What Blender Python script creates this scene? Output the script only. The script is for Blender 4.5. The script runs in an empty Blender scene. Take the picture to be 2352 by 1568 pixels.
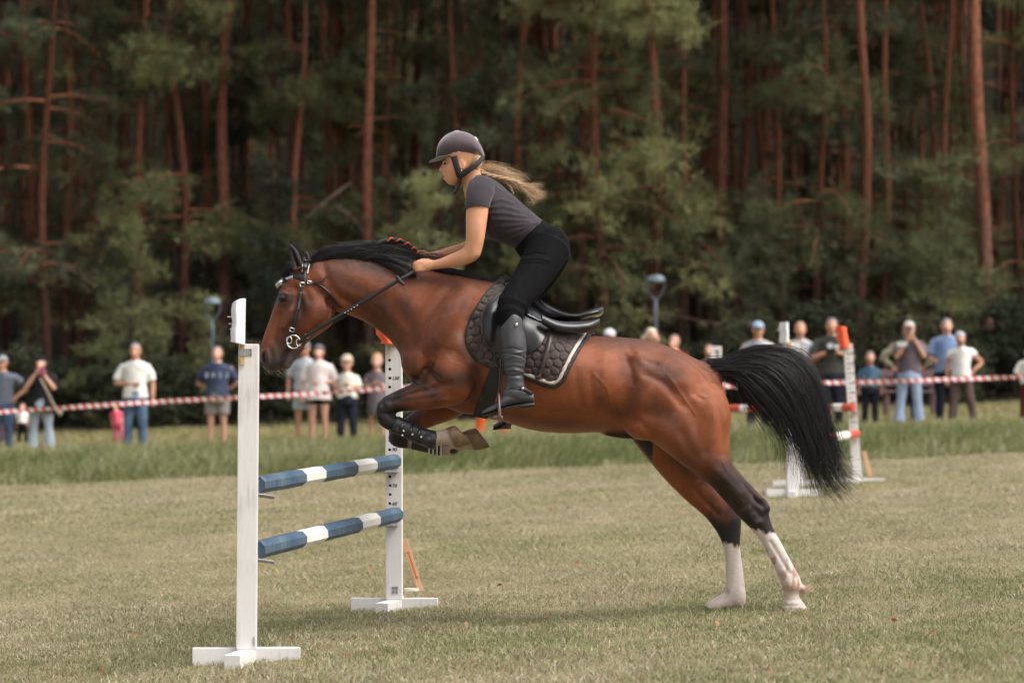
import bpy, bmesh, math, random
import numpy as np
from mathutils import Vector, Matrix
from mathutils.bvhtree import BVHTree
from mathutils.geometry import delaunay_2d_cdt

random.seed(7)
RNG = np.random.default_rng(7)
SC = bpy.context.scene
COL = SC.collection

# ------------------------------------------------------------------ camera
FPX, CX, HY, CAMH = 6444.0, 1176.0, 889.0, 1.21     # focal length and horizon in picture units (2352 wide)
cam_d = bpy.data.cameras.new('camera')
cam = bpy.data.objects.new('camera', cam_d)
COL.objects.link(cam)
cam.location = (0, 0, CAMH)
cam.rotation_euler = (math.radians(90), 0, 0)
cam_d.sensor_width = 36.0
cam_d.lens = 36.0 * FPX / 2352.0
cam_d.shift_y = (HY - 784.0) / 2352.0
cam_d.clip_end = 1000.0
cam_d.dof.use_dof = True
cam_d.dof.focus_distance = 14.35
cam_d.dof.aperture_fstop = 2.7
cam_d.dof.aperture_blades = 0
SC.camera = cam

# ------------------------------------------------------------------ sky, sun, exposure
SUN_EL, SUN_AZ = math.radians(56), math.radians(112)    # azimuth measured from +Y towards +X
world = bpy.data.worlds.new('World')
SC.world = world
world.use_nodes = True
wn = world.node_tree
wn.nodes.clear()
w_out = wn.nodes.new('ShaderNodeOutputWorld')
w_bg = wn.nodes.new('ShaderNodeBackground')
w_sky = wn.nodes.new('ShaderNodeTexSky')
w_sky.sky_type = 'NISHITA'
w_sky.sun_disc = False
w_sky.sun_elevation = SUN_EL
w_sky.sun_rotation = SUN_AZ
w_sky.air_density = 1.0
w_sky.dust_density = 4.0
w_hsv = wn.nodes.new('ShaderNodeHueSaturation')
w_hsv.inputs['Saturation'].default_value = 0.25
w_bg.inputs['Strength'].default_value = 0.115
wn.links.new(w_sky.outputs[0], w_hsv.inputs['Color'])
wn.links.new(w_hsv.outputs[0], w_bg.inputs['Color'])
wn.links.new(w_bg.outputs[0], w_out.inputs['Surface'])

sun_d = bpy.data.lights.new('sun', 'SUN')
sun_d.energy = 1.5
sun_d.angle = math.radians(44)
sun_d.color = (1.0, 0.965, 0.92)
sun = bpy.data.objects.new('sun', sun_d)
COL.objects.link(sun)
sd = Vector((math.sin(SUN_AZ) * math.cos(SUN_EL), math.cos(SUN_AZ) * math.cos(SUN_EL), math.sin(SUN_EL)))
sun.rotation_euler = sd.to_track_quat('Z', 'Y').to_euler()
sun.location = (0, 0, 30)

SC.view_settings.view_transform = 'Standard'
SC.view_settings.look = 'None'
SC.view_settings.gamma = 1.0
SC.view_settings.use_curve_mapping = False
SC.view_settings.exposure = 1.06
SC.cycles.max_bounces = 5
SC.cycles.diffuse_bounces = 2
SC.cycles.glossy_bounces = 2
SC.cycles.transmission_bounces = 2
SC.cycles.transparent_max_bounces = 8
SC.cycles.use_adaptive_sampling = True
SC.cycles.adaptive_threshold = 0.03
SC.cycles.use_denoising = True

# ------------------------------------------------------------------ mapping, terrain
def W(px, py, D):
    """picture position + distance -> place in the world"""
    return Vector(((px - CX) * D / FPX, D, CAMH + (HY - py) * D / FPX))

_FD = np.array([-20, 0, 12.8, 14.5, 15.8, 20, 26, 36, 38.6, 45, 52, 60, 75, 90, 110, 130, 160, 400.])
_FZ = np.array([.02, .02, .015, 0, -.008, .05, .13, .155, .36, .40, .56, .74, 1.8, 5.0, 12.0, 20.0, 30.0, 60.])
def ground_z(x, y):
    s = np.interp(y, [18, 26], [.05, .03]) * np.clip(x, -14, 14)
    return np.interp(y, _FD, _FZ) + s

# ------------------------------------------------------------------ materials
MATS = {}
class NT:
    def __init__(self, name):
        m = bpy.data.materials.new(name)
        m.use_nodes = True
        self.m = m
        self.t = m.node_tree
        self.bsdf = self.t.nodes['Principled BSDF']
        self.out = self.t.nodes['Material Output']
    def node(self, kind, **kw):
        n = self.t.nodes.new(kind)
        for k, v in kw.items():
            if k.startswith('_'):
                setattr(n, k[1:], v)
            else:
                n.inputs[k.replace('__', ' ')].default_value = v
        return n
    def link(self, a, b):
        self.t.links.new(a, b)
    def set(self, **kw):
        for k, v in kw.items():
            self.bsdf.inputs[k.replace('__', ' ')].default_value = v

def rgb(c):
    return (c[0], c[1], c[2], 1.0)

def mat(name, col, rough=0.6, var=0.12, scale=8.0, bump=0.0, bscale=40.0, metal=0.0, spec=0.5,
        attr=None, stretch=None, sheen=0.0, coat=0.0, trans=None, second=None, mixscale=3.0):
    """procedural material: base colour (or colour attribute) broken up by noise, optional fine relief"""
    if name in MATS:
        return MATS[name]
    n = NT(name)
    n.set(Roughness=rough, Metallic=metal)
    n.bsdf.inputs['Specular IOR Level'].default_value = spec
    if sheen:
        n.bsdf.inputs['Sheen Weight'].default_value = sheen
    if coat:
        n.bsdf.inputs['Coat Weight'].default_value = coat
        n.bsdf.inputs['Coat Roughness'].default_value = 0.15
    tc = n.node('ShaderNodeTexCoord')
    vec = tc.outputs['Object']
    if stretch:
        mp = n.node('ShaderNodeMapping')
        mp.inputs['Scale'].default_value = stretch
        n.link(vec, mp.inputs['Vector'])
        vec = mp.outputs[0]
    nz = n.node('ShaderNodeTexNoise', Scale=scale, Detail=5.0, Roughness=0.6)
    n.link(vec, nz.inputs['Vector'])
    mr = n.node('ShaderNodeMapRange')
    mr.inputs['From Min'].default_value = 0.3
    mr.inputs['From Max'].default_value = 0.7
    mr.inputs['To Min'].default_value = 1.0 - var
    mr.inputs['To Max'].default_value = 1.0 + var
    n.link(nz.outputs['Fac'], mr.inputs['Value'])
    if attr:
        src = n.node('ShaderNodeVertexColor', _layer_name=attr).outputs['Color']
    elif second is not None:
        n2 = n.node('ShaderNodeTexNoise', Scale=mixscale, Detail=4.0)
        n.link(vec, n2.inputs['Vector'])
        rp = n.node('ShaderNodeValToRGB')
        rp.color_ramp.elements[0].position = 0.42
        rp.color_ramp.elements[0].color = rgb(col)
        rp.color_ramp.elements[1].position = 0.60
        rp.color_ramp.elements[1].color = rgb(second)
        n.link(n2.outputs['Fac'], rp.inputs['Fac'])
        src = rp.outputs['Color']
    else:
        src = n.node('ShaderNodeRGB').outputs[0]
        src.default_value = rgb(col)
    mx = n.node('ShaderNodeVectorMath', _operation='SCALE')
    n.link(src, mx.inputs[0])
    n.link(mr.outputs[0], mx.inputs['Scale'])
    n.link(mx.outputs[0], n.bsdf.inputs['Base Color'])
    if bump:
        bz = n.node('ShaderNodeTexNoise', Scale=bscale, Detail=4.0)
        n.link(vec, bz.inputs['Vector'])
        bp = n.node('ShaderNodeBump', Strength=bump, Distance=0.01)
        n.link(bz.outputs['Fac'], bp.inputs['Height'])
        n.link(bp.outputs[0], n.bsdf.inputs['Normal'])
    if trans is not None:      # thin leaves: part of the light passes through
        tr = n.node('ShaderNodeBsdfTranslucent')
        n.link(mx.outputs[0], tr.inputs['Color'])
        ms = n.node('ShaderNodeMixShader')
        ms.inputs[0].default_value = trans
        n.link(n.bsdf.outputs[0], ms.inputs[1])
        n.link(tr.outputs[0], ms.inputs[2])
        n.link(ms.outputs[0], n.out.inputs['Surface'])
    MATS[name] = n.m
    return n.m

# ------------------------------------------------------------------ object helpers
def link(name, me, material=None, parent=None, loc=None, smooth=True):
    o = bpy.data.objects.new(name, me)
    COL.objects.link(o)
    if material is not None and len(me.materials) == 0:
        me.materials.append(material)
    if smooth and me.polygons:
        me.polygons.foreach_set('use_smooth', np.ones(len(me.polygons), dtype=bool))
    if parent is not None:
        o.parent = parent
        if loc is None:                    # meshes are written in world places
            w, q = Vector((0, 0, 0)), parent
            while q is not None:
                w = w + q.location
                q = q.parent
            loc = -w
        o.location = loc
    elif loc is not None:
        o.location = loc
    return o

def tag(o, label=None, cat=None, group=None, kind=None):
    if label: o['label'] = label
    if cat: o['category'] = cat
    if group: o['group'] = group
    if kind: o['kind'] = kind
    return o

def thing(name, label, cat, loc=(0, 0, 0), group=None):
    o = bpy.data.objects.new(name, None)
    o.empty_display_size = 0.1
    COL.objects.link(o)
    o.location = loc
    return tag(o, label, cat, group)

def mesh_np(name, v, f):
    """v (n,3) array, f list/array of faces"""
    me = bpy.data.meshes.new(name)
    if isinstance(f, np.ndarray):
        k = f.shape[1]
        me.vertices.add(len(v))
        me.vertices.foreach_set('co', np.ascontiguousarray(v, dtype=np.float32).ravel())
        me.loops.add(f.size)
        me.loops.foreach_set('vertex_index', np.ascontiguousarray(f, dtype=np.int32).ravel())
        me.polygons.add(len(f))
        me.polygons.foreach_set('loop_start', np.arange(0, f.size, k, dtype=np.int32))
        me.update(calc_edges=True)
        me.validate()
    else:
        me.from_pydata([tuple(x) for x in v], [], [tuple(x) for x in f])
        me.update()
    return me

def join_vf(parts):
    vs, fs, o = [], [], 0
    for v, f in parts:
        vs.append(np.asarray(v, float))
        fs += [tuple(int(i) + o for i in q) for q in f]
        o += len(v)
    return np.concatenate(vs), fs

def catmull(P, sub):
    P = np.asarray(P, float)
    n = len(P)
    if n < 3 or sub <= 1:
        return P if sub <= 1 else np.array([P[0] + (P[-1] - P[0]) * t for t in np.linspace(0, 1, sub + 1)])
    out = []
    for i in range(n - 1):
        p0 = P[max(i - 1, 0)]; p1 = P[i]; p2 = P[i + 1]; p3 = P[min(i + 2, n - 1)]
        for k in range(sub):
            t = k / sub
            out.append(0.5 * ((2 * p1) + (-p0 + p2) * t + (2 * p0 - 5 * p1 + 4 * p2 - p3) * t * t + (-p0 + 3 * p1 - 3 * p2 + p3) * t ** 3))
    out.append(P[-1])
    return np.array(out)

def loft(st, seg=36, sub=5, caps=True, close=False):
    """stations (ax, az, bx, bz, half_width, y, egg): rings through A and B, half_width deep; x,z in the picture plane, y depth"""
    S = np.array([list(s) + [0.0] * (7 - len(s)) for s in st], float)
    S = catmull(S, sub)
    t = np.linspace(0, 2 * math.pi, seg, endpoint=False)
    ct, stn = np.cos(t), np.sin(t)
    v = []
    for a in S:
        A, B = a[0:2], a[2:4]
        c, h = (A + B) / 2, (A - B) / 2
        x = c[0] + h[0] * ct
        z = c[1] + h[1] * ct
        y = a[5] + max(a[4], 0.2) * stn * (1 - a[6] * ct)
        v.append(np.stack([x, y, z], 1))
    n = len(S)
    v = np.concatenate(v)
    f = []
    for i in range(n - 1):
        for j in range(seg):
            k = (j + 1) % seg
            f.append((i * seg + j, i * seg + k, (i + 1) * seg + k, (i + 1) * seg + j))
    if caps:
        v = np.concatenate([v, v[:seg].mean(0)[None], v[(n - 1) * seg:n * seg].mean(0)[None]])
        a0, a1 = n * seg, n * seg + 1
        for j in range(seg):
            k = (j + 1) % seg
            f.append((a0, k, j))
            f.append((a1, (n - 1) * seg + j, (n - 1) * seg + k))
    return v, f

def tube(pts, seg=16, sub=4, flat=1.0, caps=True, up=(0, 1, 0)):
    """pts (x, y, z, r[, r2]): round (or oval) limb along a path; r2 is the radius across `up`"""
    P = np.array([list(p) + ([p[3] * flat] if len(p) < 5 else []) for p in pts], float)
    P = catmull(P, sub)
    C = P[:, :3]
    T = np.gradient(C, axis=0)
    T /= np.linalg.norm(T, axis=1)[:, None] + 1e-9
    t = np.linspace(0, 2 * math.pi, seg, endpoint=False)
    up = np.array(up, float)
    v = []
    for c, tg, r, r2 in zip(C, T, P[:, 3], P[:, 4]):
        u = up - tg * up.dot(tg)
        if np.linalg.norm(u) < 0.15:
            u = np.array([1.0, 0, 0]) - tg * tg[0]
        u /= np.linalg.norm(u)
        w = np.cross(tg, u)
        v.append(c + np.outer(np.cos(t) * r2, u) + np.outer(np.sin(t) * r, w))
    n = len(C)
    v = np.concatenate(v)
    f = [(i * seg + j, i * seg + (j + 1) % seg, (i + 1) * seg + (j + 1) % seg, (i + 1) * seg + j) for i in range(n - 1) for j in range(seg)]
    if caps:
        v = np.concatenate([v, C[0][None], C[-1][None]])
        a0, a1 = n * seg, n * seg + 1
        for j in range(seg):
            k = (j + 1) % seg
            f.append((a0, k, j)); f.append((a1, (n - 1) * seg + j, (n - 1) * seg + k))
    return v, f

def ball(c, r, seg=20, rings=12, rot=None):
    """ellipsoid, r scalar or (rx, ry, rz)"""
    r = np.array([r, r, r] if np.isscalar(r) else r, float)
    v, f = [], []
    for i in range(rings + 1):
        a = math.pi * i / rings
        for j in range(seg):
            b = 2 * math.pi * j / seg
            v.append((math.sin(a) * math.cos(b), math.sin(a) * math.sin(b), math.cos(a)))
    v = np.array(v) * r
    if rot is not None:
        v = v @ np.array(Matrix.Rotation(rot[0], 3, rot[1])).T
    for i in range(rings):
        for j in range(seg):
            k = (j + 1) % seg
            f.append((i * seg + j, (i + 1) * seg + j, (i + 1) * seg + k, i * seg + k))
    return v + np.array(c, float), f

def boxvf(c, s, rot=None, bevel=0.0):
    bm = bmesh.new()
    bmesh.ops.create_cube(bm, size=1.0)
    bmesh.ops.scale(bm, vec=s, verts=bm.verts)
    if bevel:
        bmesh.ops.bevel(bm, geom=bm.edges[:], offset=bevel, segments=2, profile=0.6, affect='EDGES')
    if rot is not None:
        bmesh.ops.rotate(bm, cent=(0, 0, 0), matrix=rot, verts=bm.verts)
    v = np.array([x.co[:] for x in bm.verts]) + np.array(c, float)
    f = [tuple(x.index for x in q.verts) for q in bm.faces]
    bm.free()
    return v, f

def smooth_np(v, edges, it, lam=0.5, mu=-0.52):
    n = len(v)
    a, b = edges[:, 0], edges[:, 1]
    deg = np.bincount(a, minlength=n) + np.bincount(b, minlength=n)
    deg = np.maximum(deg, 1)[:, None]
    for i in range(it):
        for l in ((lam, mu) if mu else (lam,)):
            s = np.stack([np.bincount(a, weights=v[b, k], minlength=n) + np.bincount(b, weights=v[a, k], minlength=n) for k in range(3)], 1)
            v = v + l * (s / deg - v)
    return v

def get_co(me):
    v = np.empty(len(me.vertices) * 3, np.float32)
    me.vertices.foreach_get('co', v)
    return v.reshape(-1, 3).astype(float)

def get_no(me):
    v = np.empty(len(me.vertices) * 3, np.float32)
    me.vertices.foreach_get('normal', v)
    return v.reshape(-1, 3).astype(float)

def set_co(me, v):
    me.vertices.foreach_set('co', np.ascontiguousarray(v, np.float32).ravel())
    me.update()

def get_edges(me):
    e = np.empty(len(me.edges) * 2, np.int32)
    me.edges.foreach_get('vertices', e)
    return e.reshape(-1, 2)

def fuse(parts, voxel, it=6, lam=0.5, mu=-0.52):
    """grow one continuous skin round overlapping closed pieces"""
    v, f = join_vf(parts)
    me = mesh_np('tmp', v, f)
    bm = bmesh.new(); bm.from_mesh(me)
    bmesh.ops.recalc_face_normals(bm, faces=bm.faces)
    bm.to_mesh(me); bm.free()
    o = bpy.data.objects.new('tmp', me)
    COL.objects.link(o)
    md = o.modifiers.new('r', 'REMESH')
    md.mode = 'VOXEL'
    md.voxel_size = voxel
    md.adaptivity = 0.0
    dg = bpy.context.evaluated_depsgraph_get()
    dg.update()
    out = bpy.data.meshes.new_from_object(o.evaluated_get(dg))
    bpy.data.objects.remove(o)
    bpy.data.meshes.remove(me)
    if it:
        set_co(out, smooth_np(get_co(out), get_edges(out), it, lam, mu))
    return out

def set_color(me, name, c):
    """per-vertex colour (n,3) linear"""
    at = me.color_attributes.new(name, 'FLOAT_COLOR', 'POINT')
    a = np.ones((len(me.vertices), 4), np.float32)
    a[:, :3] = c
    at.data.foreach_set('color', a.ravel())

def strands(paths, r0, r1, seg=3, name='strands'):
    """paths (n, k, 3): thin tapering hairs as one mesh"""
    P = np.asarray(paths, float)
    n, k, _ = P.shape
    T = np.gradient(P, axis=1)
    T /= np.linalg.norm(T, axis=2, keepdims=True) + 1e-9
    ref = np.zeros_like(T); ref[..., 1] = 1.0
    u = ref - T * (ref * T).sum(2, keepdims=True)
    nu = np.linalg.norm(u, axis=2, keepdims=True)
    u = np.where(nu > 0.05, u / (nu + 1e-9), np.array([1.0, 0, 0]))
    w = np.cross(T, u)
    r0 = np.broadcast_to(np.asarray(r0, float), (n,))[:, None, None]
    s = np.linspace(0, 1, k)[None, :, None]
    r = r0 * (1 - s ** 2) + r1 * s ** 2
    rings = [P + r * (math.cos(2 * math.pi * j / seg) * u + math.sin(2 * math.pi * j / seg) * w) for j in range(seg)]
    V = np.stack(rings, 2).reshape(-1, 3)
    i = np.arange(n)[:, None, None] * k * seg
    a = np.arange(k - 1)[None, :, None] * seg
    j = np.arange(seg)[None, None, :]
    jn = (j + 1) % seg
    F = np.stack([i + a + j, i + a + jn, i + a + seg + jn, i + a + seg + j], 3).reshape(-1, 4)
    return mesh_np(name, V, F)

def bezier_paths(G, n, k, spread, rng, clump=0.0, tip=1.0):
    """n hairs following guide polylines G (list of (m,3)), each hair blended between two neighbouring guides"""
    Gs = []
    for g in G:
        g = catmull(np.asarray(g, float), 6)
        L = np.concatenate([[0], np.cumsum(np.linalg.norm(np.diff(g, axis=0), axis=1))])
        t = np.linspace(0, L[-1], k)
        Gs.append(np.stack([np.interp(t, L, g[:, c]) for c in range(3)], 1))
    Gs = np.array(Gs)
    m = len(Gs)
    u = rng.random(n) * (m - 1)
    i = np.minimum(u.astype(int), m - 2)
    fr = (u - i)[:, None, None]
    base = Gs[i] * (1 - fr) + Gs[i + 1] * fr
    off = rng.normal(size=(n, 1, 3)) * np.asarray(spread)
    s = np.linspace(0, 1, k)[None, :, None]
    return base, off, s, u

def cut_mesh(me, keep):
    bm = bmesh.new(); bm.from_mesh(me)
    vs = [v for v, k in zip(bm.verts, keep) if not k]
    bmesh.ops.delete(bm, geom=vs, context='VERTS')
    bm.to_mesh(me); bm.free(); me.update()

def vnoise(p, s, seed=0):
    """cheap smooth noise from sines"""
    r = np.random.default_rng(seed)
    out = np.zeros(len(p))
    for k in range(6):
        d = r.normal(size=3); d /= np.linalg.norm(d)
        out += np.sin(p @ d * s * (0.7 + 0.35 * k) + r.random() * 6.28) / (1 + 0.4 * k)
    return out / 2.5
# ================================================================== GROUND
def terrain():
    xs = np.concatenate([np.linspace(-260, -30, 24), np.linspace(-28, 28, 113), np.linspace(30, 260, 24)])
    ys = np.concatenate([np.linspace(-40, 8, 10), np.linspace(9, 48, 118), np.linspace(49, 150, 90), np.linspace(160, 400, 20)])
    Xg, Yg = np.meshgrid(xs, ys)
    Zg = ground_z(Xg, Yg)
    Zg = Zg + 0.012 * np.sin(Xg * 1.3 + Yg * .7) + 0.010 * np.sin(Xg * 2.9 - Yg * 1.9 + 1)
    Zg = Zg + np.clip((Yg - 37) / 20, 0, 1) * 0.05 * np.sin(Xg * .8 + 2 * np.sin(Yg * .31))
    Zg = Zg + np.clip((Yg - 64) / 20, 0, 1) * (0.5 * np.sin(Xg * .23 + Yg * .1) + .3 * np.sin(Yg * .37 + Xg * .11))
    nx, ny = len(xs), len(ys)
    v = np.stack([Xg, Yg, Zg], 2).reshape(-1, 3)
    i = (np.arange(ny - 1)[:, None] * nx + np.arange(nx - 1)[None]).ravel()
    return mesh_np('ground', v, np.stack([i, i + 1, i + nx + 1, i + nx], 1))

def ground_material():
    n = NT('turf_soil')
    n.set(Roughness=0.95)
    n.bsdf.inputs['Specular IOR Level'].default_value = 0.1
    tc = n.node('ShaderNodeTexCoord')
    a = n.node('ShaderNodeTexNoise', Scale=1.1, Detail=6.0, Roughness=0.65)
    b = n.node('ShaderNodeTexNoise', Scale=38.0, Detail=6.0, Roughness=0.75)
    n.link(tc.outputs['Object'], a.inputs['Vector'])
    n.link(tc.outputs['Object'], b.inputs['Vector'])
    ad = n.node('ShaderNodeMath', _operation='MULTIPLY_ADD')
    n.link(b.outputs['Fac'], ad.inputs[0])
    ad.inputs[1].default_value = 0.8
    sc = n.node('ShaderNodeMath', _operation='MULTIPLY')
    n.link(a.outputs['Fac'], sc.inputs[0])
    sc.inputs[1].default_value = 0.5
    n.link(sc.outputs[0], ad.inputs[2])
    r = n.node('ShaderNodeValToRGB')
    e = r.color_ramp.elements
    e[0].position = 0.45; e[0].color = (0.11, 0.088, 0.045, 1)
    e[1].position = 0.85; e[1].color = (0.36, 0.295, 0.185, 1)
    m = r.color_ramp.elements.new(0.65); m.color = (0.22, 0.185, 0.10, 1)
    n.link(ad.outputs[0], r.inputs['Fac'])
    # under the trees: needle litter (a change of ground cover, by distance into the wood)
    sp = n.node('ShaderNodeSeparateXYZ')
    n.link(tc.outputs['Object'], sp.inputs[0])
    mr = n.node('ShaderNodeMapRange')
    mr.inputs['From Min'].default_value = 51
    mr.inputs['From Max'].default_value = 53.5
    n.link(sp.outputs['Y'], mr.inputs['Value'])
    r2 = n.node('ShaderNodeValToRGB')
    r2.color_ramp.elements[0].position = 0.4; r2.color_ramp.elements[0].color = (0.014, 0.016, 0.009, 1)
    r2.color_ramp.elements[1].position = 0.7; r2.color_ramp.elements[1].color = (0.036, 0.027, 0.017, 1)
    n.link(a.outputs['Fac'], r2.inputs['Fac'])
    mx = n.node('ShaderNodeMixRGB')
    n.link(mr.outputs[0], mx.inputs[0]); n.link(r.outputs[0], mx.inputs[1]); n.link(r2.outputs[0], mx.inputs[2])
    # green sward of the bank
    b0 = n.node('ShaderNodeMapRange'); b0.inputs['From Min'].default_value = 35.9; b0.inputs['From Max'].default_value = 36.5
    b1 = n.node('ShaderNodeMapRange'); b1.inputs['From Min'].default_value = 42.5; b1.inputs['From Max'].default_value = 39.5
    n.link(sp.outputs['Y'], b0.inputs['Value']); n.link(sp.outputs['Y'], b1.inputs['Value'])
    bm_ = n.node('ShaderNodeMath', _operation='MULTIPLY'); n.link(b0.outputs[0], bm_.inputs[0]); n.link(b1.outputs[0], bm_.inputs[1])
    m4 = n.node('ShaderNodeMixRGB'); m4.inputs[2].default_value = (0.075, 0.085, 0.028, 1)
    n.link(bm_.outputs[0], m4.inputs[0]); n.link(mx.outputs[0], m4.inputs[1])
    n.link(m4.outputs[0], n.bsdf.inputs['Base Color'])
    bp = n.node('ShaderNodeBump', Strength=0.6, Distance=0.02)
    n.link(b.outputs['Fac'], bp.inputs['Height'])
    n.link(bp.outputs[0], n.bsdf.inputs['Normal'])
    return n.m
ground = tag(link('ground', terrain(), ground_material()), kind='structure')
GV = get_co(ground.data)
GBVH = BVHTree.FromPolygons([tuple(x) for x in GV], [tuple(p.vertices) for p in ground.data.polygons])
def gz(x, y):
    h = GBVH.ray_cast(Vector((x, y, 200)), Vector((0, 0, -1)))
    return h[0][2]
def gz_np(x, y):
    z = ground_z(x, y) + 0.012 * np.sin(x * 1.3 + y * .7) + 0.010 * np.sin(x * 2.9 - y * 1.9 + 1)
    return z + np.clip((y - 37) / 20, 0, 1) * 0.05 * np.sin(x * .8 + 2 * np.sin(y * .31))

# ------------------------------------------------------------------ grass (nobody could count it)
def field2(x, y, s, seed):
    r = np.random.default_rng(seed)
    o = np.zeros(len(x))
    for k in range(7):
        a = r.random() * 6.28
        o += np.sin((x * math.cos(a) + y * math.sin(a)) * s * (0.6 + .4 * k) + r.random() * 6.28) / (1 + .35 * k)
    return o / 2.6

def blades(name, x, y, h, w, lean, palette, weights, rng, label, cat, mt, droop=0.35, sink=0.008, flow=0.0, simple=False):
    n = len(x)
    z = gz_np(x, y) - sink
    th = rng.random(n) * 2 * math.pi
    ld = rng.random(n) * 2 * math.pi
    lm = lean * (0.3 + rng.random(n))
    u = np.stack([np.cos(th), np.sin(th), np.zeros(n)], 1) * (w / 2)[:, None]
    L = np.stack([np.cos(ld), np.sin(ld), np.zeros(n)], 1)
    if flow: L[:, 0] += flow * (1 + field2(x, y, 1.2, 44))
    B = np.stack([x, y, z], 1)
    mid = B + L * (h * lm * 0.35)[:, None]; mid[:, 2] += h * 0.58
    tip = B + L * (h * lm * (1 + droop))[:, None]; tip[:, 2] += h * (1.0 - 0.25 * lm)
    if simple:
        V = np.stack([B - u, B + u, tip], 1).reshape(-1, 3)
        me = mesh_np(name, V, np.arange(3 * n).reshape(-1, 3))
        c = palette[weights] * (0.75 + 0.5 * rng.random(n))[:, None]
        set_color(me, 'tint', np.repeat(c, 3, 0))
        return tag(link(name, me, mt), label, cat, kind='stuff')
    V = np.stack([B - u, B + u, mid - u * .8, mid + u * .8, tip], 1).reshape(-1, 3)
    i = np.arange(n)[:, None] * 5
    F = np.concatenate([i + [0, 1, 3], i + [0, 3, 2], i + [2, 3, 4]], 1).reshape(-1, 3)
    me = mesh_np(name, V, F)
    c = palette[weights] * (0.75 + 0.5 * rng.random(n))[:, None]
    set_color(me, 'tint', np.repeat(c, 5, 0))
    o = link(name, me, mt)
    return tag(o, label, cat, kind='stuff')

M_GRASS = mat('grass_blade', (1, 1, 1), rough=0.6, var=0.15, scale=3.0, attr='tint', trans=0.35, spec=0.25)
LAWN = np.array([(0.455, 0.395, 0.265), (0.37, 0.315, 0.195), (0.165, 0.19, 0.075), (0.265, 0.27, 0.12), (0.255, 0.18, 0.115), (0.56, 0.51, 0.385)])
def pick(rng, n, green):
    """palette index from local greenness 0..1"""
    r = rng.random(n)
    g = np.clip(green, 0.03, 0.97)
    idx = np.where(r < g * .5, 2, np.where(r < g, 3, np.where(r < g + (1 - g) * .42, 0, np.where(r < g + (1 - g) * .72, 1, np.where(r < g + (1 - g) * .86, 4, 5)))))
    return idx
def lawn_zone(name, d0, d1, n, h, w, label, simple=False):
    rng = np.random.default_rng(int(d0 * 10))
    d = d0 + (d1 - d0) * np.sqrt(rng.random(n)) if False else d0 + (d1 - d0) * rng.random(n)
    hw = d * 1176 / FPX * 1.2 + 0.8
    keep = rng.random(n) < hw / hw.max()
    d = d[keep]; hw = hw[keep]
    x = (rng.random(len(d)) * 2 - 1) * hw
    g = 0.44 + 0.34 * field2(x, d, 1.1, 3) + 0.26 * field2(x, d, 5.0, 4) - 0.14 * np.clip((d - 15) / 12, 0, 1) + .16 * np.clip((15.5 - d) / 3, 0, 1)
    tuft = 1 + 0.35 * field2(x, d, 7.0, 6)
    hh = h * (0.55 + 0.75 * rng.random(len(d))) * np.clip(tuft, .5, 1.6)
    blades(name, x, d, hh, w * (0.7 + 0.6 * rng.random(len(d))), 1.0, LAWN, pick(rng, len(d), g), rng, label, 'grass', M_GRASS, simple=simple)
lawn_zone('lawn_grass', 9.9, 16.5, 205000, 0.036, 0.0042, 'short dry mown grass of the arena in front')
lawn_zone('lawn_grass', 16.5, 25.0, 255000, 0.036, 0.0065, 'mown grass of the arena behind the near jump', True)
lawn_zone('lawn_grass', 25.0, 36.2, 165000, 0.040, 0.011, 'pale mown grass stretching back to the bank', True)

def fallen_leaves():
    rng = np.random.default_rng(15)
    n = 130
    d = 10.4 + 16 * rng.random(n) ** 1.3
    x = (rng.random(n) * 2 - 1) * d * .2
    z = gz_np(x, d) + .018 + .015 * rng.random(n)
    V, F, Cc = [], [], []
    P = np.array([(.30, .12, .05), (.42, .20, .09), (.22, .10, .06), (.50, .33, .20), (.16, .22, .07)])
    for i in range(n):
        a = rng.random() * 6.28; s = .010 + .014 * rng.random(); tl = rng.normal(size=2) * .5
        u = np.array([math.cos(a), math.sin(a), tl[0]]) * s; w = np.array([-math.sin(a), math.cos(a), tl[1]]) * s * .55
        c = np.array([x[i], d[i], z[i]])
        V += [c - u, c - w + [0, 0, .003], c + u, c + w + [0, 0, .003], c + [0, 0, -.003]]
        k = 5 * i
        F += [(k, k + 1, k + 4), (k + 1, k + 2, k + 4), (k + 2, k + 3, k + 4), (k + 3, k, k + 4)]
        Cc += [P[rng.integers(0, 5)]] * 5
    me = mesh_np('fallen_leaves', np.array(V), np.array(F))
    set_color(me, 'tint', np.array(Cc))
    tag(link('fallen_leaves', me, M_GRASS), 'tiny dry leaves and clover scattered over the lawn', 'leaves', kind='stuff')
fallen_leaves()
BANKP = np.array([(0.095, 0.122, 0.036), (0.180, 0.210, 0.066), (0.30, 0.31, 0.125), (0.40, 0.36, 0.20), (0.10, 0.13, 0.04), (0.55, 0.52, 0.36)])
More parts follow.
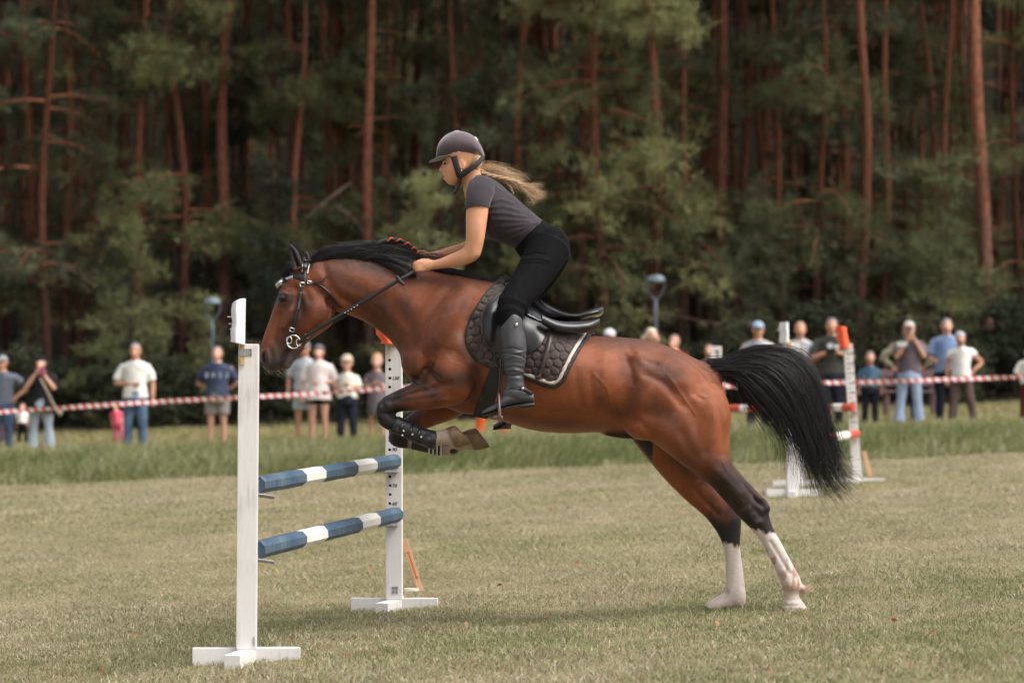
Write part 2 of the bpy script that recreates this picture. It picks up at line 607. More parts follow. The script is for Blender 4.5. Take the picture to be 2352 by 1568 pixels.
def bank():
    rng = np.random.default_rng(5)
    n = 185000
    d = 35.8 + 5.2 * rng.random(n) ** 0.95
    x = (rng.random(n) * 2 - 1) * 11.5
    d = d + 0.12 * np.sin(x * 1.1) + .08 * np.sin(x * 3.1 + 1)
    f = field2(x, d, 2.2, 8)
    f2_ = field2(x, d, 6.5, 12)
    prof = np.clip((d - 35.4) / 1.0, .5, 1) * np.clip((41.8 - d) / 1.6, .35, 1)
    h = (0.15 + 0.09 * f + .07 * f2_ + 0.22 * rng.random(n) ** 3) * prof
    h = np.where(f2_ < -.75, h * .35, h)
    r = rng.random(n) + .22 * f + .18 * f2_
    far = np.clip((d - 38.5) / 2.0, 0, 1)
    idx = np.where(r < .30 - .15 * far, 0, np.where(r < .58 - .2 * far, 1, np.where(r < .80 - .2 * far, 2, np.where(r < .93, 3, np.where(r < .985, 4, 5)))))
    blades('bank_grass', x, d, np.clip(h, .04, .6), 0.007 + .010 * rng.random(n), 0.75, BANKP, idx, rng, 'tall green grass growing on the bank before the spectators', 'grass', M_GRASS, sink=.02, flow=.55, simple=True)
bank()
def meadow():
    rng = np.random.default_rng(6)
    n = 85000
    d = 40.5 + 13.5 * rng.random(n)
    x = (rng.random(n) * 2 - 1) * d * .29
    f = field2(x, d, .9, 9)
    h = (0.09 + .04 * f + .07 * rng.random(n)) * (1 + .25 * np.clip((d - 49) / 4, 0, 1))
    P = np.array([(0.38, 0.33, 0.17), (0.30, 0.29, 0.12), (0.20, 0.23, 0.08), (0.30, 0.19, 0.10), (0.48, 0.42, 0.26)])
    idx = rng.choice(5, n, p=[.3, .27, .23, .1, .1])
    blades('meadow_grass', x, d, np.clip(h, .05, .6), .014 + .02 * rng.random(n), 0.9, P, idx, rng, 'dry meadow grass between the spectators and the pine wood', 'grass', M_GRASS, sink=.02, simple=True)
meadow()

# ================================================================== FOREST
def bark_material(name, low, high, z0, z1):
    n = NT(name)
    n.set(Roughness=0.9)
    n.bsdf.inputs['Specular IOR Level'].default_value = 0.15
    tc = n.node('ShaderNodeTexCoord')
    mp = n.node('ShaderNodeMapping')
    mp.inputs['Scale'].default_value = (6, 6, 1.4)
    n.link(tc.outputs['Object'], mp.inputs['Vector'])
    v = n.node('ShaderNodeTexVoronoi', Scale=2.2, _feature='DISTANCE_TO_EDGE')
    n.link(mp.outputs[0], v.inputs['Vector'])
    z = n.node('ShaderNodeTexNoise', Scale=1.6, Detail=5.0)
    n.link(mp.outputs[0], z.inputs['Vector'])
    sp = n.node('ShaderNodeSeparateXYZ')
    n.link(tc.outputs['Object'], sp.inputs[0])
    ad = n.node('ShaderNodeMath', _operation='MULTIPLY_ADD')
    n.link(z.outputs['Fac'], ad.inputs[0]); ad.inputs[1].default_value = 3.0
    n.link(sp.outputs['Z'], ad.inputs[2])
    mr = n.node('ShaderNodeMapRange')
    mr.inputs['From Min'].default_value = z0 + 1.5; mr.inputs['From Max'].default_value = z1 + 1.5
    n.link(ad.outputs[0], mr.inputs['Value'])
    mx = n.node('ShaderNodeMixRGB')
    mx.inputs[1].default_value = rgb(low); mx.inputs[2].default_value = rgb(high)
    n.link(mr.outputs[0], mx.inputs[0])
    oi = n.node('ShaderNodeObjectInfo')
    m2 = n.node('ShaderNodeMapRange')
    m2.inputs['To Min'].default_value = 0.35; m2.inputs['To Max'].default_value = 1.2
    n.link(oi.outputs['Random'], m2.inputs['Value'])
    m3 = n.node('ShaderNodeMapRange')
    m3.inputs['From Max'].default_value = 0.12
    m3.inputs['To Min'].default_value = 0.45
    n.link(v.outputs['Distance'], m3.inputs['Value'])
    mm = n.node('ShaderNodeMath', _operation='MULTIPLY')
    n.link(m2.outputs[0], mm.inputs[0]); n.link(m3.outputs[0], mm.inputs[1])
    sc = n.node('ShaderNodeVectorMath', _operation='SCALE')
    n.link(mx.outputs[0], sc.inputs[0]); n.link(mm.outputs[0], sc.inputs['Scale'])
    n.link(sc.outputs[0], n.bsdf.inputs['Base Color'])
    bp = n.node('ShaderNodeBump', Strength=0.8, Distance=0.03)
    n.link(v.outputs['Distance'], bp.inputs['Height'])
    n.link(bp.outputs[0], n.bsdf.inputs['Normal'])
    return n.m
M_BARK = bark_material('pine_bark', (0.085, 0.064, 0.054), (0.265, 0.104, 0.060), .5, 5.0)
M_BARKG = bark_material('grey_bark', (0.085, 0.07, 0.062), (0.15, 0.10, 0.075), 1.0, 9.0)

def leaf_material(name, c1, c2, var=0.35):
    n = NT(name)
    n.set(Roughness=0.55)
    n.bsdf.inputs['Specular IOR Level'].default_value = 0.3
    tc = n.node('ShaderNodeTexCoord')
    z = n.node('ShaderNodeTexNoise', Scale=1.3, Detail=3.0)
    n.link(tc.outputs['Object'], z.inputs['Vector'])
    oi = n.node('ShaderNodeObjectInfo')
    ad = n.node('ShaderNodeMath', _operation='ADD')
    n.link(z.outputs['Fac'], ad.inputs[0])
    sb = n.node('ShaderNodeMath', _operation='MULTIPLY_ADD')
    n.link(oi.outputs['Random'], sb.inputs[0]); sb.inputs[1].default_value = 0.7; sb.inputs[2].default_value = -0.35
    n.link(sb.outputs[0], ad.inputs[1])
    r = n.node('ShaderNodeValToRGB')
    r.color_ramp.elements[0].position = 0.3; r.color_ramp.elements[0].color = rgb(c1)
    r.color_ramp.elements[1].position = 0.7; r.color_ramp.elements[1].color = rgb(c2)
    n.link(ad.outputs[0], r.inputs['Fac'])
    n.link(r.outputs[0], n.bsdf.inputs['Base Color'])
    tr = n.node('ShaderNodeBsdfTranslucent')
    n.link(r.outputs[0], tr.inputs['Color'])
    ms = n.node('ShaderNodeMixShader'); ms.inputs[0].default_value = 0.3
    n.link(n.bsdf.outputs[0], ms.inputs[1]); n.link(tr.outputs[0], ms.inputs[2])
    n.link(ms.outputs[0], n.out.inputs['Surface'])
    return n.m
M_PINE = leaf_material('pine_needles', (0.070, 0.082, 0.046), (0.175, 0.190, 0.100))
M_LARCH = leaf_material('young_needles', (0.105, 0.116, 0.048), (0.255, 0.262, 0.112))
M_SPRUCE = leaf_material('spruce_needles', (0.036, 0.046, 0.028), (0.082, 0.098, 0.056))
M_BUSH = leaf_material('bush_leaves', (0.040, 0.050, 0.025), (0.085, 0.092, 0.045))

def needles(centres, dirs, m, ln, wd, rng, spread=0.8):
    """bunches of m slender needles round each centre, pointing about dirs"""
    n = len(centres)
    d = dirs[:, None, :] * 0.7 + rng.normal(size=(n, m, 3)) * spread
    d /= np.linalg.norm(d, axis=2, keepdims=True) + 1e-9
    L = ln * (0.6 + 0.8 * rng.random((n, m, 1)))
    base = centres[:, None, :] + rng.normal(size=(n, m, 3)) * ln * 0.28
    side = np.cross(d, rng.normal(size=(n, m, 3)))
    side /= np.linalg.norm(side, axis=2, keepdims=True) + 1e-9
    side *= wd * 0.5
    V = np.stack([base - side, base + side, base + d * L], 2).reshape(-1, 3)
    F = np.arange(len(V)).reshape(-1, 3)
    return V, F

def branch(p0, az, el, L, droop, rng, k=9):
    """curved limb as a polyline"""
    t = np.linspace(0, 1, k)
    e = el - droop * t
    d = np.stack([np.cos(az + .5 * t * rng.normal() * .4) * np.cos(e), np.sin(az + .5 * t * rng.normal() * .4) * np.cos(e), np.sin(e)], 1)
    return p0 + np.concatenate([np.zeros((1, 3)), np.cumsum(d[1:] * (L / (k - 1)), 0)])

def tree_proto(seed, H, r0, bend, z_low, z_top, n_br, len_low, len_top, el, droop, tufts, m, ln, wd, bark, leaf, twig=0.5, patch=0.0, stubs=10, bias=1.0):
    rng = np.random.default_rng(seed)
    zs = np.linspace(-0.4, H, 16)
    ph = rng.random() * 6.28
    cx = bend * np.sin(zs * .33 + ph) * np.clip(zs / 5, 0, 1) + .4 * bend * np.sin(zs * .9 + ph * 2)
    cy = bend * np.cos(zs * .27 + ph) * np.clip(zs / 5, 0, 1)
    cx -= np.interp(0, zs, cx); cy -= np.interp(0, zs, cy)
    rad = r0 * (1 - 0.85 * np.clip(zs / H, 0, 1) ** 1.1) * (1 + 0.35 * np.exp(-np.clip(zs, 0, 9) * 3.5))
    tv, tf = tube([(a, b, c, d) for a, b, c, d in zip(cx, cy, zs, rad)], seg=12, sub=2, up=(1, 0, 0))
    limbs, cen, dr = [], [], []
    def add_branch(z, L, e, dp, ntuft, thick):
        az = rng.random() * 6.28
        p0 = np.array([np.interp(z, zs, cx), np.interp(z, zs, cy), z])
        P = branch(p0, az, e, L, dp, rng)
        limbs.append(tube([(*p, thick * (1 - .8 * i / 8)) for i, p in enumerate(P)], seg=5, sub=1, caps=False))
        return P, az
    for b in range(n_br):
        u = rng.random() ** bias
        z = z_low + (z_top - z_low) * u
        if patch and math.sin(z * 1.9 + seed) < -1 + patch: continue
        L = (len_low + (len_top - len_low) * u) * (0.6 + .6 * rng.random())
        P, az = add_branch(z, L, el * (0.5 + rng.random()), droop * (.6 + .8 * rng.random()), tufts, 0.012 + .012 * L)
        for k in range(tufts):
            s = 1 - .72 * rng.random() ** 1.3
            q = np.array([np.interp(s, np.linspace(0, 1, 9), P[:, c]) for c in range(3)])
            o = rng.normal(size=3) * np.array([1, 1, .45]) * twig * (1.15 - .5 * s)
            cen.append(q + o); dr.append(np.array([math.cos(az), math.sin(az), .45]) * .6 + o / (np.linalg.norm(o) + 1e-6) * .6)
    for b in range(stubs):
        z = 1.5 + rng.random() * max(z_low - 1.5, 2.0)
        add_branch(z, .3 + .9 * rng.random(), -.1 + .4 * rng.random(), .5, 0, .013)
    nv, nf = needles(np.array(cen), np.array(dr), m, ln, wd, rng)
    bv, bf = join_vf(limbs)
    return (mesh_np('trunk', tv, tf), mesh_np('limbs', bv, bf), mesh_np('crown', nv, nf), bark, leaf)

PROTO = {
    'tall': [tree_proto(10 + i, 21 + i, .118 + .012 * (i % 3), .16 + .05 * i, 9.5 + i % 3, 20.5 + i, 36, 2.7, .8, .5, .5, 30, 13, .22, .045, M_BARK, M_PINE, .34, stubs=14) for i in range(4)],
    'edge': [tree_proto(30 + i, 14 + i, .12, .2, 1.8 + .5 * i, 13 + i, 78, 2.6, .7, .15, .75, 21, 15, .21, .022, M_BARK, (M_LARCH, M_PINE, M_LARCH, M_PINE)[i], .27, patch=.80, stubs=9, bias=1.15) for i in range(4)],
    'spruce': [tree_proto(50 + i, 9 + 2 * i, .10, .10, .8, 8.6 + 2 * i, 52, 1.9, .3, .0, .45, 18, 13, .17, .022, M_BARKG, M_SPRUCE, .24, stubs=2) for i in range(3)],
    'sapling': [tree_proto(70 + i, 5.0 + i, .055, .12, .5, 4.8 + i, 36, 1.7, .3, .25, .7, 15, 13, .18, .020, M_BARKG, (M_LARCH, M_PINE, M_SPRUCE)[i], .22, stubs=2) for i in range(3)],
    'bush': [tree_proto(90 + i, 2.2, .03, .2, .15, 2.0, 34, 1.0, .5, .7, .4, 18, 11, .09, .045, M_BARKG, M_BUSH, .20, stubs=0) for i in range(2)],
}
NAMES = {'tall': ('pine_tree', 'tree'), 'edge': ('pine_tree', 'tree'), 'spruce': ('spruce_tree', 'tree'), 'sapling': ('young_conifer', 'tree'), 'bush': ('shrub', 'shrub')}
GROUPS = {'tall': 'tall pines of the wood', 'edge': 'leafy pines at the edge of the wood', 'spruce': 'dark spruces inside the wood', 'sapling': 'young conifers along the wood edge', 'bush': 'shrubs at the foot of the wood'}
SHARED = {'tall': 'tall straight pine with bare reddish trunk deep in the dark wood', 'edge': 'pine with green boughs low on its trunk within the wood edge',
          'spruce': 'dark green spruce standing among the pine trunks', 'sapling': 'small young conifer growing under the tall pines', 'bush': 'low leafy shrub at the foot of the pine wood'}
def plant(kind, i, x, y, s=1.0, rz=0.0, label=None, tilt=(0, 0), sxy=None):
    tm, lm, cm, bk, lf = PROTO[kind][i % len(PROTO[kind])]
    r = thing(NAMES[kind][0], label or SHARED[kind], NAMES[kind][1], (x, y, gz(x, y) - .05), GROUPS[kind])
    r.rotation_euler = (tilt[0], tilt[1], rz)
    r.scale = (s * (sxy or 1), s * (sxy or 1), s)
    for nm, me, mt in (('trunk', tm, bk), ('limbs', lm, bk), ('crown', cm, lf)):
        o = link(nm, me, mt, r, loc=(0, 0, 0))
        if nm != 'trunk': o['kind'] = 'stuff'
    return r

MARKS = [(0, 'past the left edge'), (150, 'above the woman in black'), (400, 'above the white-polo man'), (600, 'above the left street lamp'), (800, 'above the horse head'), (980, 'above the mane'), (1180, 'above the rider helmet'), (1350, 'behind the rider back'),
         (1560, 'above the right street lamp'), (1700, 'above the horse croup'), (1900, 'above the tail'), (2100, 'above the filming woman'), (2352, 'above the sky-blue man')]
rng = np.random.default_rng(21)
spots = []
def far_enough(x, y, d):
    return all((x - a) ** 2 + (y - b) ** 2 > d * d for a, b in spots)
# trunks that stand out in the photograph: (x in picture at eye level, distance, lean, label)
MAIN = [
    (15, 64, .0, 'pine with thin orange trunk at the far left edge'), (152, 58.5, .0, 'grey-brown pine trunk right of the woman in black'),
    (236, 66, .01, 'pine trunk rising behind the white-shirted man, left side'), (415, 74, 0, 'slim reddish pine trunk between the two left lamp-side men'),
    (484, 61, .012, 'pine with orange trunk directly above the left street lamp'), (566, 62, -.01, 'pine with reddish trunk just right of the left street lamp'),
    (655, 63, .0, 'thin pine trunk rising straight above the horse ears'), (776, 61, 0, 'reddish pine trunk behind the horse poll'),
    (850, 58.5, -.03, 'stout orange pine trunk rising behind the horse mane'), (936, 64, -.02, 'pine trunk behind the end of the braided mane'),
    (1003, 60, -.06, 'leaning orange pine trunk just left of the rider helmet'), (1100, 66, -.01, 'pine trunk rising straight above the rider helmet'),
    (1262, 63, .01, 'pine trunk behind the rider flying braid'), (1366, 58, .0, 'stout reddish pine trunk behind the saddle cantle'),
    (1493, 57.5, -.035, 'grey-brown pine trunk beside the right street lamp'), (1602, 61, -.035, 'curving orange pine trunk right of the right street lamp'),
    (1664, 57.5, -.018, 'brightest stout orange pine trunk above the horse croup'), (1752, 70, .0, 'pine trunk rising behind the man in blue cap'),
    (1970, 58, .0, 'brown pine trunk behind the photographing man and the boy'), (2075, 70, .0, 'dark pine trunk behind the woman filming in light jeans'),
    (2188, 62, -.01, 'thin orange pine trunk above the man in blue shirt'), (2264, 58.5, -.014, 'stout orange pine trunk near the right edge'),
    (2285, 63, -.02, 'second orange pine trunk close beside the stout right edge one')]
for k, (px, D, ln, lab) in enumerate(MAIN):
    D -= (2.2, .0, 1.2)[k % 3]
    x = (px - CX) * D / FPX
    spots.append((x, D))
    plant('tall', k, x, D, .92 + .16 * rng.random(), rng.random() * 6.28, lab, (0, ln), sxy=(1.05 if 'stout' in lab else (.65 if 'thin' in lab or 'slim' in lab else .82)))
# leafy pines and young conifers the photograph shows at the edge
EDGE = [('edge', 3, 110, 57, .9, 'pine with grey-green boughs left of the grey trunk'), ('edge', 1, 330, 58.5, 1.0, 'pine with dark boughs above the pink child'), ('edge', 0, 690, 58, .85, 'pine with soft boughs above the horse ears'), ('edge', 2, 830, 60.5, 1.0, 'pine with pale boughs high above the mane'), ('edge', 1, 1060, 59, .95, 'pine with flat boughs behind the rider helmet'), ('edge', 3, 1215, 58, 1.0, 'pine with blue-green boughs behind the rider shoulders'),
        ('edge', 2, 1385, 55.8, .95, 'brightest olive pine behind the saddle cantle'), ('edge', 0, 1500, 56.2, 1.0, 'olive pine with hanging boughs above the right street lamp'), ('edge', 3, 1700, 59, 1.0, 'pine with drooping boughs right of the bright orange trunk'), ('edge', 0, 1870, 56, .8, 'olive pine above the striped-polo man'), ('edge', 1, 2010, 58, .95, 'pine with layered boughs above the small boy'), ('edge', 2, 2140, 59, .9, 'pine with sparse boughs above the sky-blue man'),
        ('edge', 0, 420, 57.5, .95, 'leafy pine with olive boughs spreading above the white-shirted man'), ('edge', 2, 200, 59, .8, 'olive-green leafy pine high above the woman in black'),
        ('sapling', 0, 470, 55.5, .55, 'young pale-green conifer around the left street lamp'), ('sapling', 2, 620, 56.5, .8, 'grey-green young conifer right of the left street lamp'),
        ('spruce', 0, 560, 60, .95, 'spruce with grey-green boughs left of the horse head'), ('edge', 1, 760, 60, .9, 'pine with dark green boughs above the horse neck'),
        ('edge', 3, 905, 59.5, .85, 'pine with flat green boughs left of the rider helmet'), ('sapling', 1, 960, 57, .7, 'young pine behind the rider hands'),
        ('edge', 0, 1330, 56.5, 1.05, 'bright green leafy pine right of the rider back'), ('edge', 2, 1440, 58, 1.0, 'tall bright green pine above the saddle cantle'),
        ('sapling', 2, 1230, 58, .8, 'young conifer between the rider chest and her thigh'), ('edge', 1, 1800, 58, .9, 'dark leafy pine above the man in blue cap'),
        ('edge', 3, 1930, 57, .85, 'leafy pine above the photographing man'), ('spruce', 1, 1860, 60, .8, 'dense spruce behind the striped-shirt man'),
        ('edge', 0, 2080, 60, .9, 'leafy pine above the woman filming'), ('sapling', 1, 1740, 56, .7, 'low young pine behind the man in blue cap'),
        ('edge', 2, 2345, 57, .75, 'leafy pine at the right edge of the wood'), ('bush', 0, 2330, 54, 1.0, 'pale shrub at the right edge behind the tape'),
        ('sapling', 0, 300, 56, .5, 'small olive conifer behind the white-shirted man'), ('bush', 1, 820, 55, .6, 'low shrub behind the cream-shirted child'),
        ('edge', 1, 60, 60, .95, 'dark leafy pine near the left edge of the wood'), ('spruce', 2, 40, 62, .9, 'spruce at the far left edge of the wood')]
for kd, i, px, D, s, lab in EDGE:
    x = (px - CX) * D / FPX
    spots.append((x, D))
    plant(kd, i, x, D, s, rng.random() * 6.28, lab)
FILL = {'tall': 'bare reddish pine in the {row} of the wood, {at}', 'edge': 'green-boughed pine in the {row} of the wood, {at}', 'spruce': 'dark spruce in the {row} of the wood, {at}'}
for t in range(400):
    if len(spots) > 57 + 9: break
    y = 53.2 + 6.0 * rng.random()
    x = (rng.random() * 2 - 1) * (y * .19 + 1)
    if not far_enough(x, y, 1.0): continue
    kd = ('sapling', 'edge', 'sapling', 'spruce')[t % 4] if y > 55 else ('bush', 'sapling')[t % 2]
    spots.append((x, y))
    pxx = CX + FPX * x / y
    plant(kd, t, x, y, (.55 + .5 * rng.random()) * (1.15 if kd == 'bush' else 1), rng.random() * 6.28, {'sapling': 'young conifer', 'edge': 'low leafy pine', 'spruce': 'small spruce', 'bush': 'dark shrub'}[kd] + ' at the very edge of the wood, ' + next((n_ for lim_, n_ in MARKS if pxx < lim_), 'past the right edge'))
for t in range(44):
    y = 52.4 + 2.4 * rng.random()
    x = -13.5 + 27 * (t + rng.random()) / 44
    pxx = CX + FPX * x / y
    plant('bush', t, x, y, .35 + .45 * rng.random(), rng.random() * 6.28, 'low dark shrub in the undergrowth of the wood edge, ' + next((n_ for lim_, n_ in MARKS if pxx < lim_), 'past the right edge'))
n_fill = {'tall': 0, 'edge': 0, 'spruce': 0}
for t in range(6000):
    y = 56.5 + 64 * rng.random() ** 2.1
    x = (rng.random() * 2 - 1) * (y * .23 + 5)
    r = rng.random()
    kd = 'tall' if r < .80 else ('spruce' if r < .87 else 'edge')
    lim = {'tall': 260, 'edge': 28, 'spruce': 16}[kd]
    if n_fill[kd] >= lim or not far_enough(x, y, 1.1): continue
    n_fill[kd] += 1
    spots.append((x, y))
    pxx = CX + FPX * x / y
    plant(kd, t, x, y, .8 + .4 * rng.random(), rng.random() * 6.28, FILL[kd].format(row='first ranks' if y < 72 else ('middle ranks' if y < 92 else 'last ranks'), at=next((n_ for lim_, n_ in MARKS if pxx < lim_), 'past the right edge')), (.03 * rng.normal(), .03 * rng.normal()), sxy=.6 + .4 * rng.random())
# the mass of the wood farther up the slope
def far_forest():
    rng = np.random.default_rng(77)
    n = 11000
    y = 118 + 16 * rng.random(n)
    x = (rng.random(n) * 2 - 1) * 52
    z = ground_z(x, y) + 17 * rng.random(n)
    d = rng.normal(size=(n, 3)); d[:, 2] = np.abs(d[:, 2]) * .4
    v, f = needles(np.stack([x, y, z], 1), d, 9, .75, .22, rng, .9)
    tag(link('far_forest', mesh_np('far_forest', v, f), M_SPRUCE), 'dense dark mass of conifers far up the wooded slope', 'forest', kind='stuff')
far_forest()

# things that share a description are told apart by their order from left to right
_same = {}
for o in COL.objects:
    if o.get('category') in ('tree', 'shrub'): _same.setdefault(o['label'], []).append(o)
ORD = ['first', 'second', 'third', 'fourth', 'fifth', 'sixth', 'seventh', 'eighth', 'ninth', 'tenth', 'eleventh', 'twelfth', 'thirteenth', 'fourteenth', 'fifteenth', 'sixteenth', 'seventeenth', 'eighteenth', 'nineteenth', 'twentieth', 'twenty-first', 'twenty-second', 'twenty-third', 'twenty-fourth', 'twenty-fifth', 'twenty-sixth', 'twenty-seventh', 'twenty-eighth', 'twenty-ninth', 'thirtieth']
for lab, os_ in _same.items():
    if len(os_) > 1:
        os_.sort(key=lambda o: o.location.x / o.location.y)
        for k, o in enumerate(os_): o['label'] = ORD[min(k, 29)] + ' from left: ' + lab.replace(' of the wood', '').replace(' of the wood edge', '')
# ================================================================== HORSE
DH = 14.5                      # distance of the horse's middle
U = DH / FPX                   # metres per picture unit on the horse's plane
def HP(v):
    """(px, depth, py) in picture units on the horse plane -> world"""
    v = np.asarray(v, float)
    return np.stack([(v[:, 0] - CX) * U, DH + v[:, 1] * U, CAMH + (HY - v[:, 2]) * U], 1)
def hp(px, py, y=0.0):
    return np.array([(px - CX) * U, DH + y * U, CAMH + (HY - py) * U])
def UNHP(v):
    return np.stack([v[:, 0] / U + CX, (v[:, 1] - DH) / U, HY - (v[:, 2] - CAMH) / U], 1)
def HV(vf):
    return HP(vf[0]), vf[1]
def hl(st, **k):               # loft given as (ax, ay, bx, by, half_width, y, egg) in picture units
    return HV(loft(st, **k))
def ht(pts, **k):              # tube given as (px, py, y, r[, r2])
    return HV(tube([(p[0], p[2], p[1]) + tuple(p[3:]) for p in pts], **k))

trunk = hl([(1670, 915, 1672, 990, 26), (1652, 872, 1660, 1035, 70), (1614, 833, 1604, 1058, 98), (1562, 806, 1540, 1030, 116),
            (1502, 784, 1482, 1002, 124), (1430, 774, 1415, 990, 124, 0, -.08), (1366, 771, 1358, 994, 130, 0, -.12), (1300, 748, 1288, 995, 138, 0, -.14),
            (1240, 712, 1222, 988, 138, 0, -.16), (1192, 674, 1160, 970, 126, 0, -.18), (1150, 651, 1108, 956, 112, 0, -.2),
            (1100, 640, 1050, 946, 104, 0, -.2), (1040, 630, 990, 918, 100, 0, -.15), (1000, 640, 950, 884, 92), (966, 680, 930, 856, 72), (940, 730, 919, 822, 44)], seg=48)
neck = hl([(1110, 640, 975, 880, 88), (1030, 628, 928, 826, 72), (955, 612, 893, 780, 58), (882, 597, 846, 743, 49), (815, 588, 798, 722, 44),
           (762, 592, 762, 712, 41), (720, 600, 735, 690, 38), (694, 622, 708, 676, 28)], seg=40)
head = hl([(694, 600, 742, 650, 26), (666, 630, 757, 688, 40), (647, 656, 768, 722, 45), (636, 684, 760, 748, 44), (626.5, 712, 738, 764, 40, 0, .1),
           (616, 742, 712, 782, 32, 0, .1), (606, 770, 694, 801, 27), (598.5, 797, 681, 818, 25), (597, 822, 668, 833, 25), (603, 842, 652, 846, 20), (616, 852, 638, 853, 10)], seg=40)
chin = hl([(672, 800, 700, 800, 15), (655, 822, 683, 820, 16), (645, 838, 671, 836, 15), (643, 848, 664, 846, 9)], seg=20)
legs = []
# near hind, far hind
legs.append(hl([(1440, 930, 1660, 900, 62, -52), (1462, 985, 1672, 985, 62, -54), (1517, 1030, 1672, 1040, 52, -58), (1566, 1068, 1677, 1060, 43, -58), (1621, 1106, 1697, 1086, 33, -56),
               (1651, 1138, 1718, 1109, 27, -54), (1680, 1170, 1744, 1137, 25, -52), (1700, 1191, 1760, 1159, 25, -50), (1716, 1207, 1763, 1183, 23, -49), (1733, 1226, 1770, 1206, 19, -48),
               (1745, 1244, 1782, 1229, 17.5, -47), (1761, 1273, 1800, 1262, 16.5, -46), (1776, 1305, 1818, 1296, 17.5, -46), (1785, 1328, 1834, 1326, 19, -46), (1793, 1347, 1834, 1348, 19, -46),
               (1796, 1364, 1830, 1362, 15, -46), (1795, 1378, 1838, 1376, 18, -46), (1792, 1390, 1848, 1390, 22, -46), (1790, 1402, 1851, 1402, 24, -46)], seg=30))
legs.append(hl([(1436, 985, 1600, 1000, 52, 52), (1462, 1022, 1610, 1050, 48, 54), (1502, 1070, 1628, 1076, 40, 54), (1540, 1113, 1640, 1090, 33, 52), (1585, 1156, 1668, 1122, 28, 50),
               (1621, 1187, 1696, 1158, 25, 48), (1643, 1214, 1706, 1190, 23, 47), (1657, 1238, 1705, 1224, 18, 46), (1666, 1264, 1704, 1260, 15, 46), (1670, 1300, 1709, 1300, 14, 46),
               (1671, 1332, 1713, 1336, 16, 46), (1668, 1356, 1717, 1364, 19, 46), (1660, 1376, 1716, 1388, 17, 46), (1664, 1392, 1708, 1396, 12, 46)], seg=30))
legs.append(hl([(1680, 1352, 1712, 1385, 17, 46), (1655, 1370, 1690, 1397, 17, 46), (1632, 1383, 1668, 1403, 18, 46), (1618, 1394, 1650, 1408, 18, 46)], seg=24))
# near fore, far fore (folded)
legs.append(ht([(1050, 880, -66, 48, 40), (1000, 900, -66, 39, 36), (955, 911, -62, 31, 30), (918, 921, -58, 24.5, 26), (893, 932, -56, 21.5, 25), (884, 948, -55, 19.5, 24), (891, 963, -55, 19, 22),
                (910, 974, -55, 18, 18), (938, 986, -55, 15, 15), (968, 999, -55, 15, 15), (992, 1007, -55, 18, 19), (1012, 1004, -55, 17, 17), (1032, 1001, -55, 19, 19)], seg=24))
legs.append(hl([(1018, 985, 1034, 1024, 17, -55), (1036, 978, 1052, 1027, 24, -55), (1047, 976, 1084, 1018, 26, -55)], seg=24))
legs.append(ht([(1062, 898, 66, 44, 36), (1030, 928, 62, 36, 34), (985, 952, 58, 29, 30), (945, 976, 54, 23, 25), (918, 993, 52, 20, 23), (907, 1006, 52, 18, 22), (919, 1013, 52, 17, 20), (950, 1017, 52, 15, 15),
                (990, 1025, 52, 15, 15), (1024, 1031, 52, 17, 18), (1050, 1022, 52, 16, 17), (1074, 1013, 52, 19, 19)], seg=24))
legs.append(hl([(1058, 994, 1078, 1034, 18, 52), (1074, 987, 1098, 1035, 24, 52), (1092, 983, 1127, 1028, 26, 52)], seg=24))
# buttock halves, point of shoulder, elbow, croup
lumps = [HV(ball((1610, s * 58, 960), (66, 52, 92), rot=None)) for s in (-1, 1)] + \
        [HV(ball((958, s * 58, 832), (36, 34, 44))) for s in (-1, 1)] + \
        [HV(ball((1040, s * 74, 862), (58, 38, 62))) for s in (-1, 1)] + \
        [HV(ball((1520, s * 72, 900), (90, 48, 90))) for s in (-1, 1)] + \
        [HV(ball((1475, s * 66, 965), (48, 44, 46))) for s in (-1, 1)] + \
        [HV(ball((724, s * 22, 712), (42, 24, 44))) for s in (-1, 1)] + \
        [HV(ball((655, s * 30, 682), (15.5, 13, 14))) for s in (-1, 1)] + \
        [HV(ball((608, s * 18, 822), (14, 11, 19))) for s in (-1, 1)]
lumps += [HV(ball((879, -57, 936), (12, 21, 17))), HV(ball((880, -55, 955), (13, 20, 12))), HV(ball((905, 52, 998), (12, 20, 15))), HV(ball((1834, -46, 1346), (13, 12, 9))), HV(ball((893, -56, 943), (20, 21, 24))), HV(ball((914, 52, 1000), (17, 20, 18)))]
# ears
ears = [hl([(674, 626, 702, 614, 15, -26), (671, 606, 695, 598, 14, -28), (667, 586, 688, 580, 11, -29), (665, 570, 677, 567, 6, -29), (666, 560, 669, 560, 1.5, -29)], seg=16),
        hl([(686, 622, 714, 616, 14, 26), (690, 604, 712, 602, 13, 28), (693, 588, 709, 586, 9, 29), (698, 574, 703, 574, 3, 29)], seg=16)]
dock = hl([(1610, 826, 1650, 885, 30), (1640, 834, 1660, 876, 22), (1676, 831, 1684, 866, 17), (1705, 818, 1718, 850, 15), (1740, 812, 1744, 840, 10)], seg=20)
sheath = hl([(1380, 985, 1385, 1000, 14), (1415, 985, 1418, 1006, 22), (1442, 990, 1446, 1009, 18), (1466, 1000, 1470, 1010, 8)], seg=16)

horse_me = fuse([trunk, neck, head, chin, dock, sheath] + legs + lumps + ears, 0.0068, 8, 0.5, -0.47)

